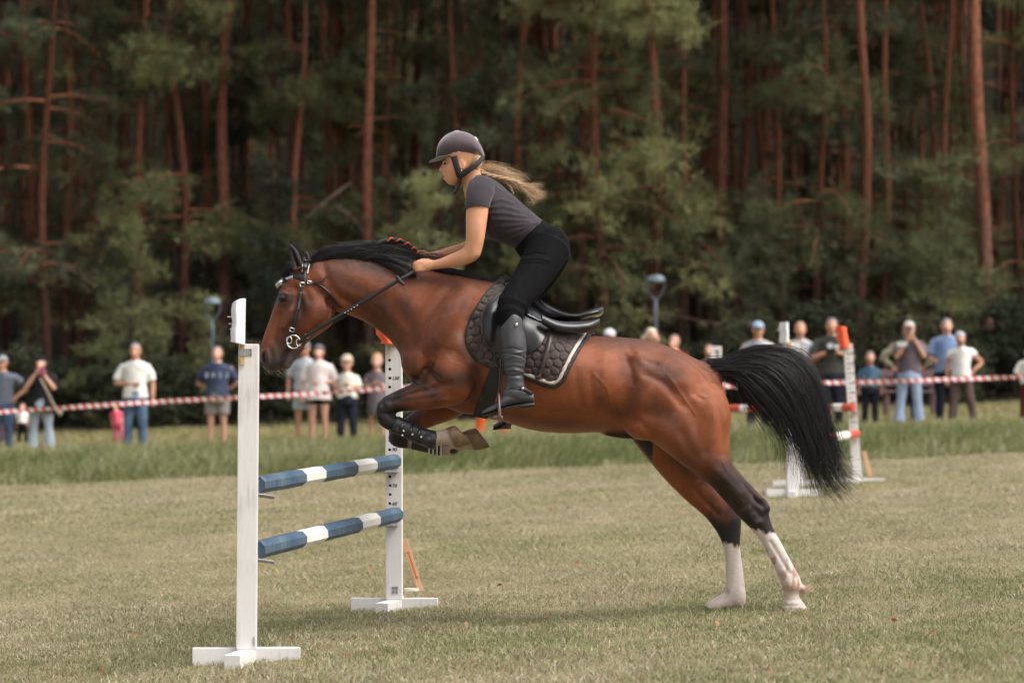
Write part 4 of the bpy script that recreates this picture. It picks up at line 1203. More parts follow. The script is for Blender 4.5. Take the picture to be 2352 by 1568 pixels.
def poly_sample(poly, step):
    out = []
    P = np.array(poly, float)
    for a, b in zip(P, np.roll(P, -1, 0)):
        m = max(1, int(np.linalg.norm(b - a) / step))
        out += [a + (b - a) * t / m for t in range(m)]
    return np.array(out)
def smooth_closed(poly, sub=6):
    P = np.array(poly, float); n = len(P); out = []
    for i in range(n):
        p0, p1, p2, p3 = P[i - 1], P[i], P[(i + 1) % n], P[(i + 2) % n]
        for k in range(sub):
            t = k / sub
            out.append(.5 * ((2 * p1) + (-p0 + p2) * t + (2 * p0 - 5 * p1 + 4 * p2 - p3) * t * t + (-p0 + 3 * p1 - 3 * p2 + p3) * t ** 3))
    return out
def in_poly(x, y, poly):
    P = np.array(poly); q = np.roll(P, -1, 0)
    c = np.zeros(len(x), bool)
    for (x1, y1), (x2, y2) in zip(P, q):
        t = ((y1 > y) != (y2 > y)) & (x < (x2 - x1) * (y - y1) / (y2 - y1 + 1e-12) + x1)
        c ^= t
    return c
def drape_y(px, py):
    """near-flank depth, continued smoothly past the back line"""
    y = side_y(px, py)
    k = 0
    while y is None and k < 60:
        k += 3
        y = side_y(px, py + k)
        if y is not None:
            y = y + k * .6
    return 0.0 if y is None else y
def sheet(poly, step, lift, thick, mirror=False, base=None, smooth_y=2):
    """a cloth or leather sheet with outline poly (picture units) laid on the horse's flank; lift(x, y) -> picture units off the hide"""
    O = poly_sample(poly, step)
    x0, y0 = O.min(0); x1, y1 = O.max(0)
    gx, gy = np.meshgrid(np.arange(x0, x1, step), np.arange(y0, y1, step))
    gx = gx + (np.arange(gx.shape[0]) % 2 * step * .5)[:, None]
    gx, gy = gx.ravel(), gy.ravel()
    k = in_poly(gx, gy, O)
    G = np.stack([gx[k], gy[k]], 1)
    d = np.min(np.linalg.norm(G[:, None] - O[None], axis=2), 1)
    G = G[d > step * .6]
    pts = [Vector(p) for p in O] + [Vector(p) for p in G]
    v2, e2, f2, *_ = delaunay_2d_cdt(pts, [], [list(range(len(O)))], 1, 1e-5)
    v2 = np.array([p[:] for p in v2])
    yy = np.array([(base or drape_y)(a, b) for a, b in v2])
    ed = set()
    for f in f2:
        for a, b in zip(f, f[1:] + f[:1]): ed.add((min(a, b), max(a, b)))
    ed = np.array(sorted(ed))
    tri = np.stack([yy * 0, yy, yy * 0], 1)
    for _ in range(smooth_y): tri = smooth_np(tri, ed, 1, .6, 0)
    yy = np.minimum(tri[:, 1], yy + 2)
    L = np.array([lift(a, b) for a, b in v2])
    outer = np.stack([v2[:, 0], yy - L, v2[:, 1]], 1)
    inner = np.stack([v2[:, 0], yy - L + thick, v2[:, 1]], 1)
    n = len(v2)
    cnt = {}
    for f in f2:
        for a, b in zip(f, f[1:] + f[:1]): cnt.setdefault((min(a, b), max(a, b)), []).append((a, b))
    F = [tuple(f) for f in f2] + [tuple(i + n for i in f[::-1]) for f in f2]
    for k_, l in cnt.items():
        if len(l) == 1:
            a, b = l[0]; F.append((b, a, a + n, b + n))
    V = np.concatenate([outer, inner])
    if mirror:
        V = V * [1, -1, 1]
        F = [f[::-1] for f in F]
    return HP(V), F
def hexpuff(x, y, s=21.0):
    """honeycomb quilting: padded cells with stitched joints"""
    x = x + 3 * math.sin(y * .13); y = y + 2 * math.sin(x * .11)
    best = (1e9, 1e9)
    h = s * math.sqrt(3) / 2
    r0 = int(math.floor(y / h))
    ds = []
    for r in (r0 - 1, r0, r0 + 1, r0 + 2):
        ox = s / 2 if r % 2 else 0
        c0 = math.floor((x - ox) / s)
        for c in (c0, c0 + 1):
            ds.append(math.hypot(x - (c * s + ox), y - r * h))
    ds.sort()
    e = ds[1] - ds[0]
    return min(1.0, e / 8.0) ** .5
PAD = smooth_closed([(1166, 634), (1138, 655), (1112, 686), (1086, 730), (1074, 772), (1078, 799), (1096, 825), (1125, 842), (1155, 854), (1200, 866), (1249, 884), (1272, 887), (1290, 873), (1307, 839), (1328, 802), (1349, 773), (1362, 765), (1320, 745), (1262, 705), (1215, 668)], 5)
PADC = np.array(PAD)
def pad_edge(x, y):
    return float(np.min(np.hypot(PADC[:, 0] - x, PADC[:, 1] - y)))
pad = thing('saddle_pad', 'brown honeycomb-quilted saddle pad with cream piping under the black saddle', 'saddle pad', tuple(hp(1200, 860, 0)))
link('pad_cloth', mesh_np('pad', *sheet(PAD, 2.1, lambda x, y: 3.0 + 6.0 * hexpuff(x, y), 3.0)), M_PAD, pad)
link('pad_cloth', mesh_np('pad', *sheet(PAD, 6, lambda x, y: 4.5, 3.0, mirror=True)), M_PAD, pad)
def on_flank(path, lift, r, ry=None, sub=4, mirror=False, close=False, base=None):
    P = catmull(np.array(path, float), sub)
    pts = [(p[0], (base or drape_y)(p[0], p[1]) - lift, p[1], r, ry or r) for p in P]
    if mirror: pts = [(a, -b, c, d, e) for a, b, c, d, e in pts]
    return HV(tube(pts, seg=8, sub=1))
edge = [PAD[i] for i in range(len(PAD))]
vis = [p for p in edge[:-20]]
link('pad_binding', mesh_np('binding', *on_flank(vis, 5.0, 4.2, 3.0, sub=1)), M_PADEDGE, pad)
def inset(path, d):
    P = np.array(path, float)
    T = np.gradient(P, axis=0); T /= np.linalg.norm(T, axis=1)[:, None]
    N = np.stack([T[:, 1], -T[:, 0]], 1)
    return P + N * d
pp = inset(vis, 8.5)
front_pp = [p for p in pp if p[0] < 1135 and p[1] < 700]
back_pp = [p for p in pp if p[0] > 1196 and p[1] > 760 and (p[0] > 1196)]
link('pad_piping', mesh_np('piping', *on_flank(back_pp, 7.5, 4.2, 2.2, sub=1)), M_PIPE, pad)

saddle = thing('saddle', 'black leather jumping saddle on the brown quilted pad', 'saddle', tuple(hp(1230, 760, 0)))
# seat: pommel, waist, cantle
seat = fuse([hl([(1150, 652, 1154, 676, 26), (1168, 642, 1170, 684, 44), (1190, 652, 1190, 700, 52), (1225, 676, 1225, 726, 58), (1262, 700, 1265, 742, 66), (1290, 714, 1294, 738, 76), (1320, 719.5, 1326, 738, 84), (1352, 711, 1356, 732, 82), (1376, 704, 1378, 726, 66), (1386, 702, 1386, 718, 40)], seg=36),
             ], .005, 5)
link('seat', seat, M_GLOSS, saddle)
for s in (-1, 1):
    cush = fuse([hl([(1240, 724, 1244, 748, 10, s * 128), (1275, 738, 1280, 766, 18, s * 118), (1312, 741, 1320, 769, 24, s * 102), (1350, 737, 1356, 763, 24, s * 86), (1376, 731, 1374, 752, 13, s * 74)], seg=20)], .005, 3)
    link('panel', cush, M_LEATHER, saddle)
FLAP = smooth_closed([(1160, 668), (1128, 692), (1112, 716), (1106, 745), (1112, 778), (1128, 806), (1158, 816), (1195, 818), (1226, 808), (1246, 786), (1258, 752), (1252, 722), (1230, 690), (1200, 664)], 5)
def flap_lift(x, y):
    k = 11 + 9 * math.exp(-(((x - 1124) + (y - 750) * .12) / 15) ** 2) * max(0.0, min(1.0, (y - 690) / 30)) * max(0.0, min(1.0, (812 - y) / 30))
    return k + 2.5 * math.exp(-((x - 1236) / 14) ** 2)
link('flap', mesh_np('flap', *sheet(FLAP, 3.2, flap_lift, 4)), M_LEATHER, saddle)
link('flap', mesh_np('flap', *sheet(FLAP, 6, lambda x, y: 12, 4, mirror=True)), M_LEATHER, saddle)
link('flap_piping', mesh_np('fp', *on_flank([(1160, 668), (1128, 692), (1112, 716), (1106, 745), (1112, 778), (1128, 806)], 20, 1.3, sub=5)), M_STRAP, saddle)
SKIRT = smooth_closed([(1200, 664), (1228, 688), (1262, 716), (1290, 738), (1272, 748), (1244, 742), (1210, 726), (1186, 700)], 4)
link('skirt', mesh_np('skirt', *sheet(SKIRT, 4, lambda x, y: 18, 4)), M_GLOSS, saddle)
# girth
GIRTH = [(1128, 842), (1152, 850), (1147, 880), (1138, 915), (1128, 945), (1118, 962), (1086, 955), (1094, 930), (1108, 895)]
def girth_y(x, y):
    v = side_y(x, y)
    return drape_y(x, y) if v is not None else (side_y(x, 935) or -90) + (y - 935) * 1.4
link('girth', mesh_np('girth', *sheet(GIRTH, 3.5, lambda x, y: 3.5, 3.2, base=girth_y)), mat('black_girth', (.016, .016, .016), rough=.6, var=.3, scale=60, bump=.2, bscale=200), saddle)
link('girth', mesh_np('girth', *sheet(GIRTH, 6, lambda x, y: 3.5, 3.2, mirror=True, base=girth_y)), MATS['black_girth'], saddle)
def ribbon(path, width, lift, thick=1.6, base=None, sub=5, mirror=False, flat_y=None):
    """strap along a picture path, width across it, lying on the flank (or at depths given in the path)"""
    P = np.array(path, float)
    P = catmull(P, sub)
    T = np.gradient(P[:, :2], axis=0); T /= np.linalg.norm(T, axis=1)[:, None] + 1e-9
    N = np.stack([-T[:, 1], T[:, 0]], 1)
    V, F = [], []
    for p, nn in zip(P, N):
        for s_ in (-1, 1):
            q = p[:2] + nn * width / 2 * s_
            y = p[2] if P.shape[1] > 2 else (base or drape_y)(q[0], q[1])
            V.append((q[0], y - lift, q[1])); V.append((q[0], y - lift + thick, q[1]))
    n = len(P)
    for i in range(n - 1):
        a = i * 4; b = a + 4
        F += [(a, a + 2, b + 2, b), (a + 1, b + 1, b + 3, a + 3), (a, b, b + 1, a + 1), (a + 2, a + 3, b + 3, b + 2)]
    F += [(0, 1, 3, 2), (4 * n - 4, 4 * n - 2, 4 * n - 1, 4 * n - 3)]
    V = np.array(V)
    if mirror: V = V * [1, -1, 1]; F = [f[::-1] for f in F]
    return HP(V), F
link('girth_strap', mesh_np('gs', *ribbon([(1136, 818), (1146, 846)], 6, 10)), M_LEATHER, saddle)
link('girth_strap', mesh_np('gs', *ribbon([(1112, 826), (1150, 846)], 9, 9)), M_STRAP, saddle)
sl = link('stirrup_leather', mesh_np('sl', *join_vf([ribbon([(1250, 740), (1262, 742), (1266, 752), (1262, 782), (1248, 830), (1236, 866)], 10, 16), ribbon([(1228, 868), (1240, 866)], 10, 16)])), M_STRAP, saddle)
sy0 = drape_y(1152, 815) - 26
link('stirrup_leather', mesh_np('sl2', *join_vf([ribbon([(1154, 800, sy0), (1150, 850, sy0 - 6), (1146, 905, sy0 - 10)], 4, 0, 9), ribbon([(1160, 800, sy0), (1155, 850, sy0 - 6), (1149, 905, sy0 - 10)], 3, 0, 9)])), M_STRAP, saddle)
def stirrup(s, dx, dy):
    y = s * 178
    a = tube([(1147 + dx, y, 903 + dy, 2.6), (1142 + dx, y + 14, 918 + dy, 3), (1140 + dx, y + 22, 940 + dy, 3.2), (1140 + dx, y + 22, 956 + dy, 3.2)], seg=10, flat=1.2)
    b = tube([(1147 + dx, y, 903 + dy, 2.6), (1147 + dx, y - 14, 918 + dy, 3), (1148 + dx, y - 22, 940 + dy, 4.0), (1148 + dx, y - 22, 956 + dy, 4.6)], seg=10, flat=1.2)
    c = boxvf((1145 + dx, y, 957 + dy), (22, 50, 9), bevel=2)
    return HV(join_vf([a, b, c]))
link('stirrup_iron', mesh_np('iron', *stirrup(-1, 0, 0)), M_RUST, saddle)
link('stirrup_iron', mesh_np('iron', *stirrup(1, 18, 26)), M_RUST, saddle)
# ================================================================== BRIDLE
bridle = thing('bridle', 'black leather bridle with white-padded browband and steel ring bit on the horse', 'bridle', tuple(hp(690, 720, -50)))
def crown_y(px, py):
    return side_y(px, py) if side_y(px, py) is not None else drape_y(px, py)
def head_strap(path, w, lift=3.0, m=M_LEATHER, name='strap', both=True, thick=2.2):
    link(name, mesh_np(name, *ribbon(path, w, lift, thick, base=crown_y)), m, bridle)
    if both: link(name, mesh_np(name, *ribbon(path, w, lift, thick, base=crown_y, mirror=True)), m, bridle)
head_strap([(705, 597), (704, 612), (702, 630), (699, 648)], 15, 3.2, name='headpiece')
link('headpiece_edge', mesh_np('he', *ribbon([(712, 597), (711, 612), (708.5, 630)], 3, 4.6, base=crown_y)), M_PIPE, bridle)
link('headpiece_edge', mesh_np('he', *ribbon([(698.5, 597), (697.5, 612), (696, 626)], 2, 4.6, base=crown_y)), M_PIPE, bridle)
# browband: from the headpiece forward round the brow
bb = [(702, 643, -45), (690, 637, -45), (676, 636, -43), (660, 641, -38), (648, 648, -27), (640, 655, -10)]
def strap3d(pts, r, r2, sub=5):
    return HV(tube([(p[0], p[2], p[1], r2, r) for p in pts], seg=8, sub=sub, up=(0, 1, 0)))
def brow(pts, push):
    out = []
    for a, b, c in pts:
        y = side_y(a, b)
        out.append((a, b, (y if y is not None else c) - push))
    return out
bbn = brow(bb, 2.5)
bbn[-1] = (637, 656, -8)
link('browband', mesh_np('bb', *strap3d(bbn + [(636, 657, 8)], 2.0, 6.5)), M_LEATHER, bridle)
link('browband_padding', mesh_np('bbp', *strap3d([(p[0] - 2.2, p[1] + .5, p[2] - 2.2) for p in bbn[2:]] , 1.6, 3.0)), mat('white_padding', (.62, .62, .66), rough=.5, var=.08), bridle)
link('browband_padding', mesh_np('bbp2', *strap3d([(p[0], p[1] + 5.5, p[2] - 1.2) for p in bbn[2:]] , 1.2, 1.2)), M_PIPE, bridle)
# cheekpiece
head_strap([(699, 648), (695, 670), (690, 700), (684, 725), (678, 750), (674, 762)], 7.5, 3.4, name='cheekpiece')
head_strap([(694, 672), (690, 700), (688, 712)], 5.5, 6, m=mat('worn_leather', (.07, .07, .075), rough=.4, var=.2), name='cheek_keeper', both=False)
head_strap([(674, 762), (669, 778), (668, 784)], 8, 4, name='bit_loop')
def ring(c, R, r, y, tilt=0.0, seg=28, sx=1.0):
    pts = [(c[0] + sx * R * math.cos(t), y + tilt * R * math.cos(t), c[1] + R * math.sin(t), r) for t in np.linspace(0, 2 * math.pi, seg)]
    return HV(tube(pts, seg=8, sub=1, caps=False))
byy = -34
link('bit_ring', mesh_np('ring', *ring((677, 785.5), 15.0, 1.9, byy - 4)), M_STEEL, bridle)
link('bit_ring', mesh_np('ring', *ring((667, 782), 8.0, 1.6, byy - 4, sx=.75)), M_STEEL, bridle)
link('bit_ring', mesh_np('ring', *ring((689, 787), 8.5, 1.7, byy - 4, sx=.65)), M_STEEL, bridle)
link('bit_ring', mesh_np('ring', *ring((677, 785.5), 15.0, 1.9, -byy + 4)), M_STEEL, bridle)
link('mouthpiece', mesh_np('mp', *HV(tube([(664, byy - 3, 793, 2.6), (660, -16, 796, 2.6), (660, 16, 796, 2.6), (664, -byy + 3, 793, 2.6)], seg=8))), M_STEEL, bridle)
def buckle(px, py, w, h, rot=0.0):
    y = (side_y(px, py) or -40) - 6
    c, s = math.cos(rot), math.sin(rot)
    pts = [(px + c * a * w - s * b * h, y, py + s * a * w + c * b * h, 1.1) for a, b in ((-.5, -.5), (.5, -.5), (.5, .5), (-.5, .5), (-.5, -.5))]
    return HV(tube(pts, seg=6, sub=1, caps=False))
link('buckle', mesh_np('bk', *buckle(697, 655, 9, 9)), M_STEEL, bridle)
link('buckle', mesh_np('bk', *buckle(674, 758, 10, 8, .2)), M_STEEL, bridle)
link('buckle', mesh_np('bk', *buckle(708, 771, 7, 10, -.5)), M_STEEL, bridle)
# throat lash
head_strap([(705, 649), (722, 652), (742, 660), (762, 678), (778, 700), (786, 706)], 5, 3.5, name='throat_lash')
link('throat_lash_end', mesh_np('te', *ribbon([(722, 652), (738, 649), (748, 642), (754, 634)], 3, 6, base=crown_y)), M_LEATHER, bridle)
link('buckle', mesh_np('bk', *buckle(714, 650, 9, 5)), M_STEEL, bridle)
# reins: ring to hand
def rein(s):
    y0, y1 = (byy - 5) * s * -1 if False else s * 39, s * 52
    P = [(690, 788, y0), (708, 771, s * 47), (740, 752, s * 52), (800, 716, s * 60), (860, 681, s * 66), (915, 648, s * 66), (950, 627, s * 56), (962, 618, s * 50)]
    return P
def flat_strap(pts, w, th):
    return HV(tube([(p[0], p[2], p[1], w / 2, th / 2) for p in pts], seg=8, sub=5, up=(0, 1, 0)))
nr = link('rein', mesh_np('rein', *flat_strap(rein(-1), 8.5, 2.6)), M_LEATHER, bridle)
link('rein', mesh_np('rein', *flat_strap([(p[0] + (4 if i > 5 else 0), p[1] - (26 if i > 5 else (12 if i == 5 else 0)), p[2]) for i, p in enumerate(rein(1))], 8.5, 2.6)), M_LEATHER, bridle)
link('rein_stop', mesh_np('rs', *HV(tube([(914, -72, 637, 3.5, 2), (921, -72, 648, 4.5, 2), (931, -72, 657, 3.5, 2)], seg=8))), M_LEATHER, bridle)
studs = [HV(ball((796 + 7 * i, -61.5 - .7 * i, 720 - 4.1 * i), (1.6, 1.2, 1.6), 8, 6)) for i in range(5)]
for s_ in studs: link('stud', mesh_np('stud', *s_), M_STEEL, nr)
# ================================================================== TENDON BOOTS on the forelegs
M_BOOTD = mat('muddy_black_boot', (0.020, 0.020, 0.021), rough=.5, var=.3, scale=26, bump=.25, bscale=60, second=(.14, .10, .065), mixscale=9)
M_BOOTD.node_tree.nodes['Principled BSDF'].inputs['Specular IOR Level'].default_value = .4
for rp in [n for n in M_BOOTD.node_tree.nodes if n.type == 'VALTORGB']:
    rp.color_ramp.elements[0].position = .60; rp.color_ramp.elements[1].position = .68
nb = thing('tendon_boot', 'muddy black tendon boot with studs on the near folded foreleg', 'horse boot', tuple(hp(950, 990, -55)), 'tendon boots on the forelegs')
shell = fuse([ht([(908, 972, -55, 20, 21), (925, 980, -55, 20, 20), (950, 992, -55, 19, 19), (975, 1002, -55, 20, 20), (992, 1008, -55, 21.5, 22), (1004, 1010, -55, 21, 21)], seg=22), HV(ball((985, -62, 1009), (17, 22, 15)))], .004, 3)
link('shell', shell, M_BOOTD, nb)
for (a, b, c, d) in ((930, 963, 918, 996), (950, 971, 938, 1006), (969, 978, 956, 1015)):
    link('strap', mesh_np('bs', *HV(tube([(a, -60, b, 3.5, 2), ((a + c) / 2 + 1, -77, (b + d) / 2, 4, 2), (c, -62, d, 3.5, 2)], seg=8, up=(0, 1, 0)))), M_LEATHER, nb)
for px, py in ((930, 988), (950, 996), (970, 1002), (927, 998)):
    link('stud', mesh_np('st', *HV(ball((px, -76 if px != 927 else -72, py), (2.2, 2, 2.2), 10, 6))), mat('white_stud', (.75, .72, .68), rough=.35, var=.05), nb)
fb = thing('tendon_boot', 'black tendon boot with striped straps on the far folded foreleg', 'horse boot', tuple(hp(980, 1024, 52)), 'tendon boots on the forelegs')
link('shell', fuse([ht([(945, 1016, 52, 17, 19), (975, 1022, 52, 17.5, 19), (1005, 1029, 52, 18, 19), (1012, 1030, 52, 17, 18)], seg=20), HV(ball((1040, 48, 1036), (13, 16, 8)))], .004, 2), M_BOOTD, fb)
for k in range(4):
    link('strap', mesh_np('bs', *HV(tube([(985 + 9 * k, 40, 1008 + 2 * k, 2, 2), (985 + 9 * k, 31, 1026 + 2 * k, 2.2, 2), (984 + 9 * k, 40, 1042 + 2 * k, 2, 2)], seg=8))), mat('white_strap', (.55, .5, .46), rough=.6), fb)
# ================================================================== RIDER
M_SKIN = mat('tanned_skin', (0.64, 0.31, 0.175), rough=.48, var=.07, scale=14, bump=.03, bscale=300, spec=.4)
M_SKIN.node_tree.nodes['Principled BSDF'].inputs['Subsurface Weight'].default_value = 0.06
M_SKIN.node_tree.nodes['Principled BSDF'].inputs['Subsurface Radius'].default_value = (.01, .004, .002)
M_SHIRT = mat('charcoal_jersey', (0.036, 0.029, 0.034), rough=.85, var=.12, scale=30, bump=.12, bscale=500, spec=.2, sheen=.15)
M_BREECH = mat('black_breeches', (0.0058, 0.0056, 0.0064), rough=.9, var=.25, scale=30, bump=.08, bscale=500, spec=.10)
M_RBOOT = mat('boot_leather', (0.044, 0.044, 0.048), rough=.46, var=.25, scale=14, bump=.12, bscale=120, spec=.5)
M_VELVET = mat('plum_velvet', (0.085, 0.060, 0.068), rough=.8, var=.22, scale=14, bump=.06, bscale=400, spec=.2, sheen=.5)
M_BLOND = mat('blond_hair', (0.56, 0.37, 0.21), rough=.42, var=.4, scale=90, spec=.5)
rider = thing('person', 'girl rider in plum helmet, charcoal tee and black breeches leaning over the horse', 'person', tuple(hp(1185, 945, 0)))

def hand_px(w, d, s):
    """closed hand: wrist w (px, py, y), pointing left; s=-1 near, 1 far; fingers curl round the rein"""
    x, z, y = w
    out = [ht([(x + 6, z, y, 10, 9), (x - 8, z + 0.5, y, 11, 9), (x - 22, z + 2, y, 13, 9.5), (x - 36, z + 3.5, y, 11.5, 9)], seg=14)]
    for i in range(4):
        a, b = x - 34 - 2.2 * (1.5 - abs(i - 1.2)), z - 5.2 + 5.6 * i
        out.append(ht([(x - 26, b, y + s * 4, 4.3), (a - 6, b + .5, y + s * 5.5, 4.4), (a - 13 + i, b + 2, y + s * 1, 4.1), (a - 12 + i, b + 3.5, y - s * 6, 3.9), (a - 3, b + 4, y - s * 9, 3.6)], seg=8, sub=3))
    out.append(ht([(x - 10, z - 6, y, 5.2), (x - 22, z - 9.5, y - s * 2, 5.0), (x - 34, z - 9.0, y - s * 4, 4.4), (x - 43, z - 5, y - s * 5, 3.6)], seg=8, sub=3))
    return out

face = [hl([(1040, 312, 1072, 312, 20), (1020, 328, 1098, 328, 34), (1014, 348, 1107, 348, 39), (1016, 364, 1107, 364, 39), (1016.5, 374, 1104, 374, 38), (1015, 381, 1100, 381, 37), (1016.5, 388, 1094, 390, 35.5), (1017.5, 396, 1086, 398, 33),
            (1018.5, 403, 1077, 406, 30), (1020, 408, 1070, 411, 27), (1022, 414, 1064, 416, 23), (1026, 420, 1056, 421, 17), (1033, 424.5, 1048, 424.5, 9)], seg=32),
        hl([(1016, 372, 1030, 374, 4.5), (1012.5, 381, 1030, 382, 5), (1008.6, 388, 1028, 389, 6.2), (1007.6, 391, 1026, 393, 6.8), (1011, 395, 1024, 396, 5.5), (1016, 397, 1024, 398, 3)], seg=16),
        hl([(1016.4, 399.5, 1030, 400, 8), (1015.2, 402.5, 1030, 403, 10), (1017.5, 405.5, 1030, 405.5, 10)], seg=16), hl([(1018, 407.5, 1030, 407.5, 9), (1017.2, 410, 1030, 410, 9.5), (1020, 413, 1030, 413, 9)], seg=16),
        ht([(1078, 388, 0, 27, 28), (1083, 408, 0, 25, 26), (1089, 428, 0, 26, 30), (1096, 446, 0, 30, 44)], seg=24),
        HV(ball((1061, -37.5, 381), (8, 4, 13), rot=(.25, 'Y'))), HV(ball((1061, 37.5, 381), (8, 4, 13), rot=(.25, 'Y')))]
torso_core = hl([(1244, 512, 1188, 566, 52), (1209, 484, 1154, 552, 56), (1170, 449, 1122, 536, 62), (1138, 420, 1090, 497, 68), (1114, 410, 1081, 458, 64), (1098, 406, 1083, 438, 34)], seg=30)
armN = ht([(1102, 446, -66, 26), (1099, 474, -84, 25.5), (1095.5, 508, -90, 24.5), (1093, 540, -92, 22.5), (1090, 566, -90, 20.5), (1084, 583, -86, 20), (1066, 594, -78, 18.5), (1042, 601, -68, 15.5), (1018, 607, -60, 12), (1002, 610, -56, 10.5)], seg=20)
armF = ht([(1102, 446, 66, 26), (1098, 480, 84, 25), (1094, 520, 90, 23), (1086, 556, 88, 19), (1066, 568, 78, 16), (1030, 577, 64, 13), (1004, 583, 54, 10.5), (990, 586, 50, 9.5)], seg=20)
hips_core = hl([(1247, 512, 1186, 568, 52), (1283, 534, 1200, 590, 66), (1302, 566, 1210, 612, 68), (1296, 600, 1222, 634, 50)], seg=30)
def legset(shrink, s, top=True):
    o = 6 if s > 0 else 0
    return ht([(1262 + o, 566, s * 40, 50 - shrink), (1242 + o, 606, s * 66, 46.5 - shrink), (1215 + o, 650, s * 102, 40 - shrink), (1190 + o, 684, s * 132, 35.5 - shrink), (1174 + o, 710, s * 152, 33 - shrink), (1172 + o, 732, s * 162, 30 - shrink), (1176 + o, 760, s * 168, 25 - shrink), (1180 + o, 800, s * 172, 24 - shrink)], seg=24)
foot_core = [hl([(1150, 760, 1198, 760, 18, s * 170), (1156, 810, 1200, 810, 18, s * 173), (1164, 870, 1198, 872, 14, s * 176), (1158, 905, 1212, 908, 14, s * 178), (1152, 920, 1212, 922, 12, s * 178)], seg=16) for s in (-1, 1)]
body_me = fuse(face + [torso_core, armN, armF, hips_core] + hand_px((1002, 610, -56), 0, -1) + hand_px((990, 586, 50), 0, 1) + [legset(5, -1), legset(5, 1)] + foot_core, .0056, 2)
bu = UNHP(get_co(body_me)); bn = get_no(body_me)
dsp = np.zeros(len(bu))
for pts, r, amp in [([(1020, 377), (1027, 377)], 4, -2.6), ([(1022, 371), (1032, 371)], 3, 1.2), ([(1019, 406.3), (1027, 406.5)], 1.3, -1.6), ([(1013, 394), (1017, 394.5)], 1.6, -1.5), ([(1034, 392), (1042, 394)], 8, 1.4),
                    ([(1060, 376), (1061, 386)], 3.2, -2.0), ([(1084, 560), (1076, 590)], 5, -.9), ([(1098, 590), (1088, 596)], 6, 2.2), ([(1070, 520), (1074, 560)], 5, -1.0), ([(1104, 520), (1102, 560)], 6, .9)]:
    dsp += stroke_field(bu[:, [0, 2]], pts, r) * amp
set_co(body_me, get_co(body_me) + bn * (dsp * U)[:, None])
link('body', body_me, M_SKIN, rider)
for s in (-1, 1):
    link('eye', mesh_np('eye', *HV(ball((1022.5, s * 19, 377.5), (3.4, 5, 2.4), 12, 8))), M_EYE, rider)
    link('eyebrow', mesh_np('brow', *HV(tube([(1016.6, s * 10, 370.5, 1.1), (1019, s * 20, 369, 1.3), (1026, s * 29, 371, 1.0)], seg=6))), mat('brown_brow', (.12, .06, .035), rough=.7), rider)
link('lips', mesh_np('lips', *HV(hl_ if False else loft([(1016.0, 403.4, 1024, 403.6, 7.5), (1015.0, 404.8, 1024, 405, 8.5), (1018.4, 406.2, 1024, 406.3, 8), (1016.8, 408.4, 1024, 408.4, 8), (1018, 410.6, 1024, 410.6, 7)], seg=14))), mat('lip_skin', (.42, .15, .11), rough=.4, var=.05), rider)
link('earring', mesh_np('er', *HV(ball((1061, -42, 395), 2.0, 8, 6))), M_STEEL, rider)

# shirt
shirt = fuse([hl([(1252, 510, 1183, 574, 58), (1246, 506, 1178, 570, 60), (1212, 478, 1149, 558, 62), (1190, 458, 1132, 552, 65), (1170, 441, 1112, 540, 69), (1140, 415, 1082, 498, 76), (1116, 404.5, 1075, 458, 70), (1100, 401, 1077, 438, 44), (1094, 402, 1080, 428, 34)], seg=36),
              ht([(1106, 436, -50, 30), (1104, 446, -64, 29)], seg=22), ht([(1106, 436, 50, 30), (1104, 446, 64, 29)], seg=22)], .006, 5)
su = UNHP(get_co(shirt)); sn = get_no(shirt)
dsp = np.zeros(len(su))
FOLDS = [([(1124, 470), (1150, 462), (1178, 470)], 3.2, 1.8), ([(1122, 482), (1156, 478), (1192, 488)], 3.2, 1.9), ([(1122, 494), (1160, 494), (1206, 502)], 3.2, 2.0), ([(1130, 508), (1170, 509), (1218, 512)], 3.4, 2.0), ([(1150, 524), (1190, 520), (1230, 516)], 3.2, 2.0),
         ([(1165, 538), (1196, 530), (1236, 514)], 3.0, 2.0), ([(1172, 552), (1200, 540), (1226, 524)], 3.0, 1.6), ([(1134, 430), (1160, 446), (1190, 470)], 3.5, 1.4), ([(1086, 470), (1110, 466)], 3, 1.2), ([(1082, 452), (1106, 444)], 3, 1.0),
         ([(1122, 474), (1120, 500), (1124, 530)], 4, -3.0), ([(1100, 430), (1122, 452), (1124, 474)], 3.5, -2.0), ([(1090, 480), (1118, 472)], 2, .8)]
for pts, r, amp in FOLDS: dsp += stroke_field(su[:, [0, 2]], pts, r) * amp
dsp += .5 * vnoise(su * [1, .5, 1], .16, 31)
set_co(shirt, get_co(shirt) + sn * (dsp * U)[:, None])
so = link('shirt', shirt, M_SHIRT, rider)
for s in (-1, 1):
    v, f = tube([(1106, s * 50, 436, 31), (1103, s * 68, 450, 30.5), (1100, s * 80, 464, 29), (1098, s * 87, 476, 28), (1097, s * 89, 485, 27.5)], seg=40, sub=6, caps=False, up=(0, 1, 0))
    ang = np.arange(len(v)) % 40
    row = np.arange(len(v)) // 40
    v[:, 2] += -.16 * (v[:, 0] - 1097) * np.clip(row / row.max(), 0, 1)
    v[:, 0] += .8 * np.sin(ang * .9 + row * .25) * row / row.max()
    sv = link('sleeve', mesh_np('sleeve', *HV((v, f))), M_SHIRT, so)
    md = sv.modifiers.new('cloth', 'SOLIDIFY'); md.thickness = .004; md.offset = 0

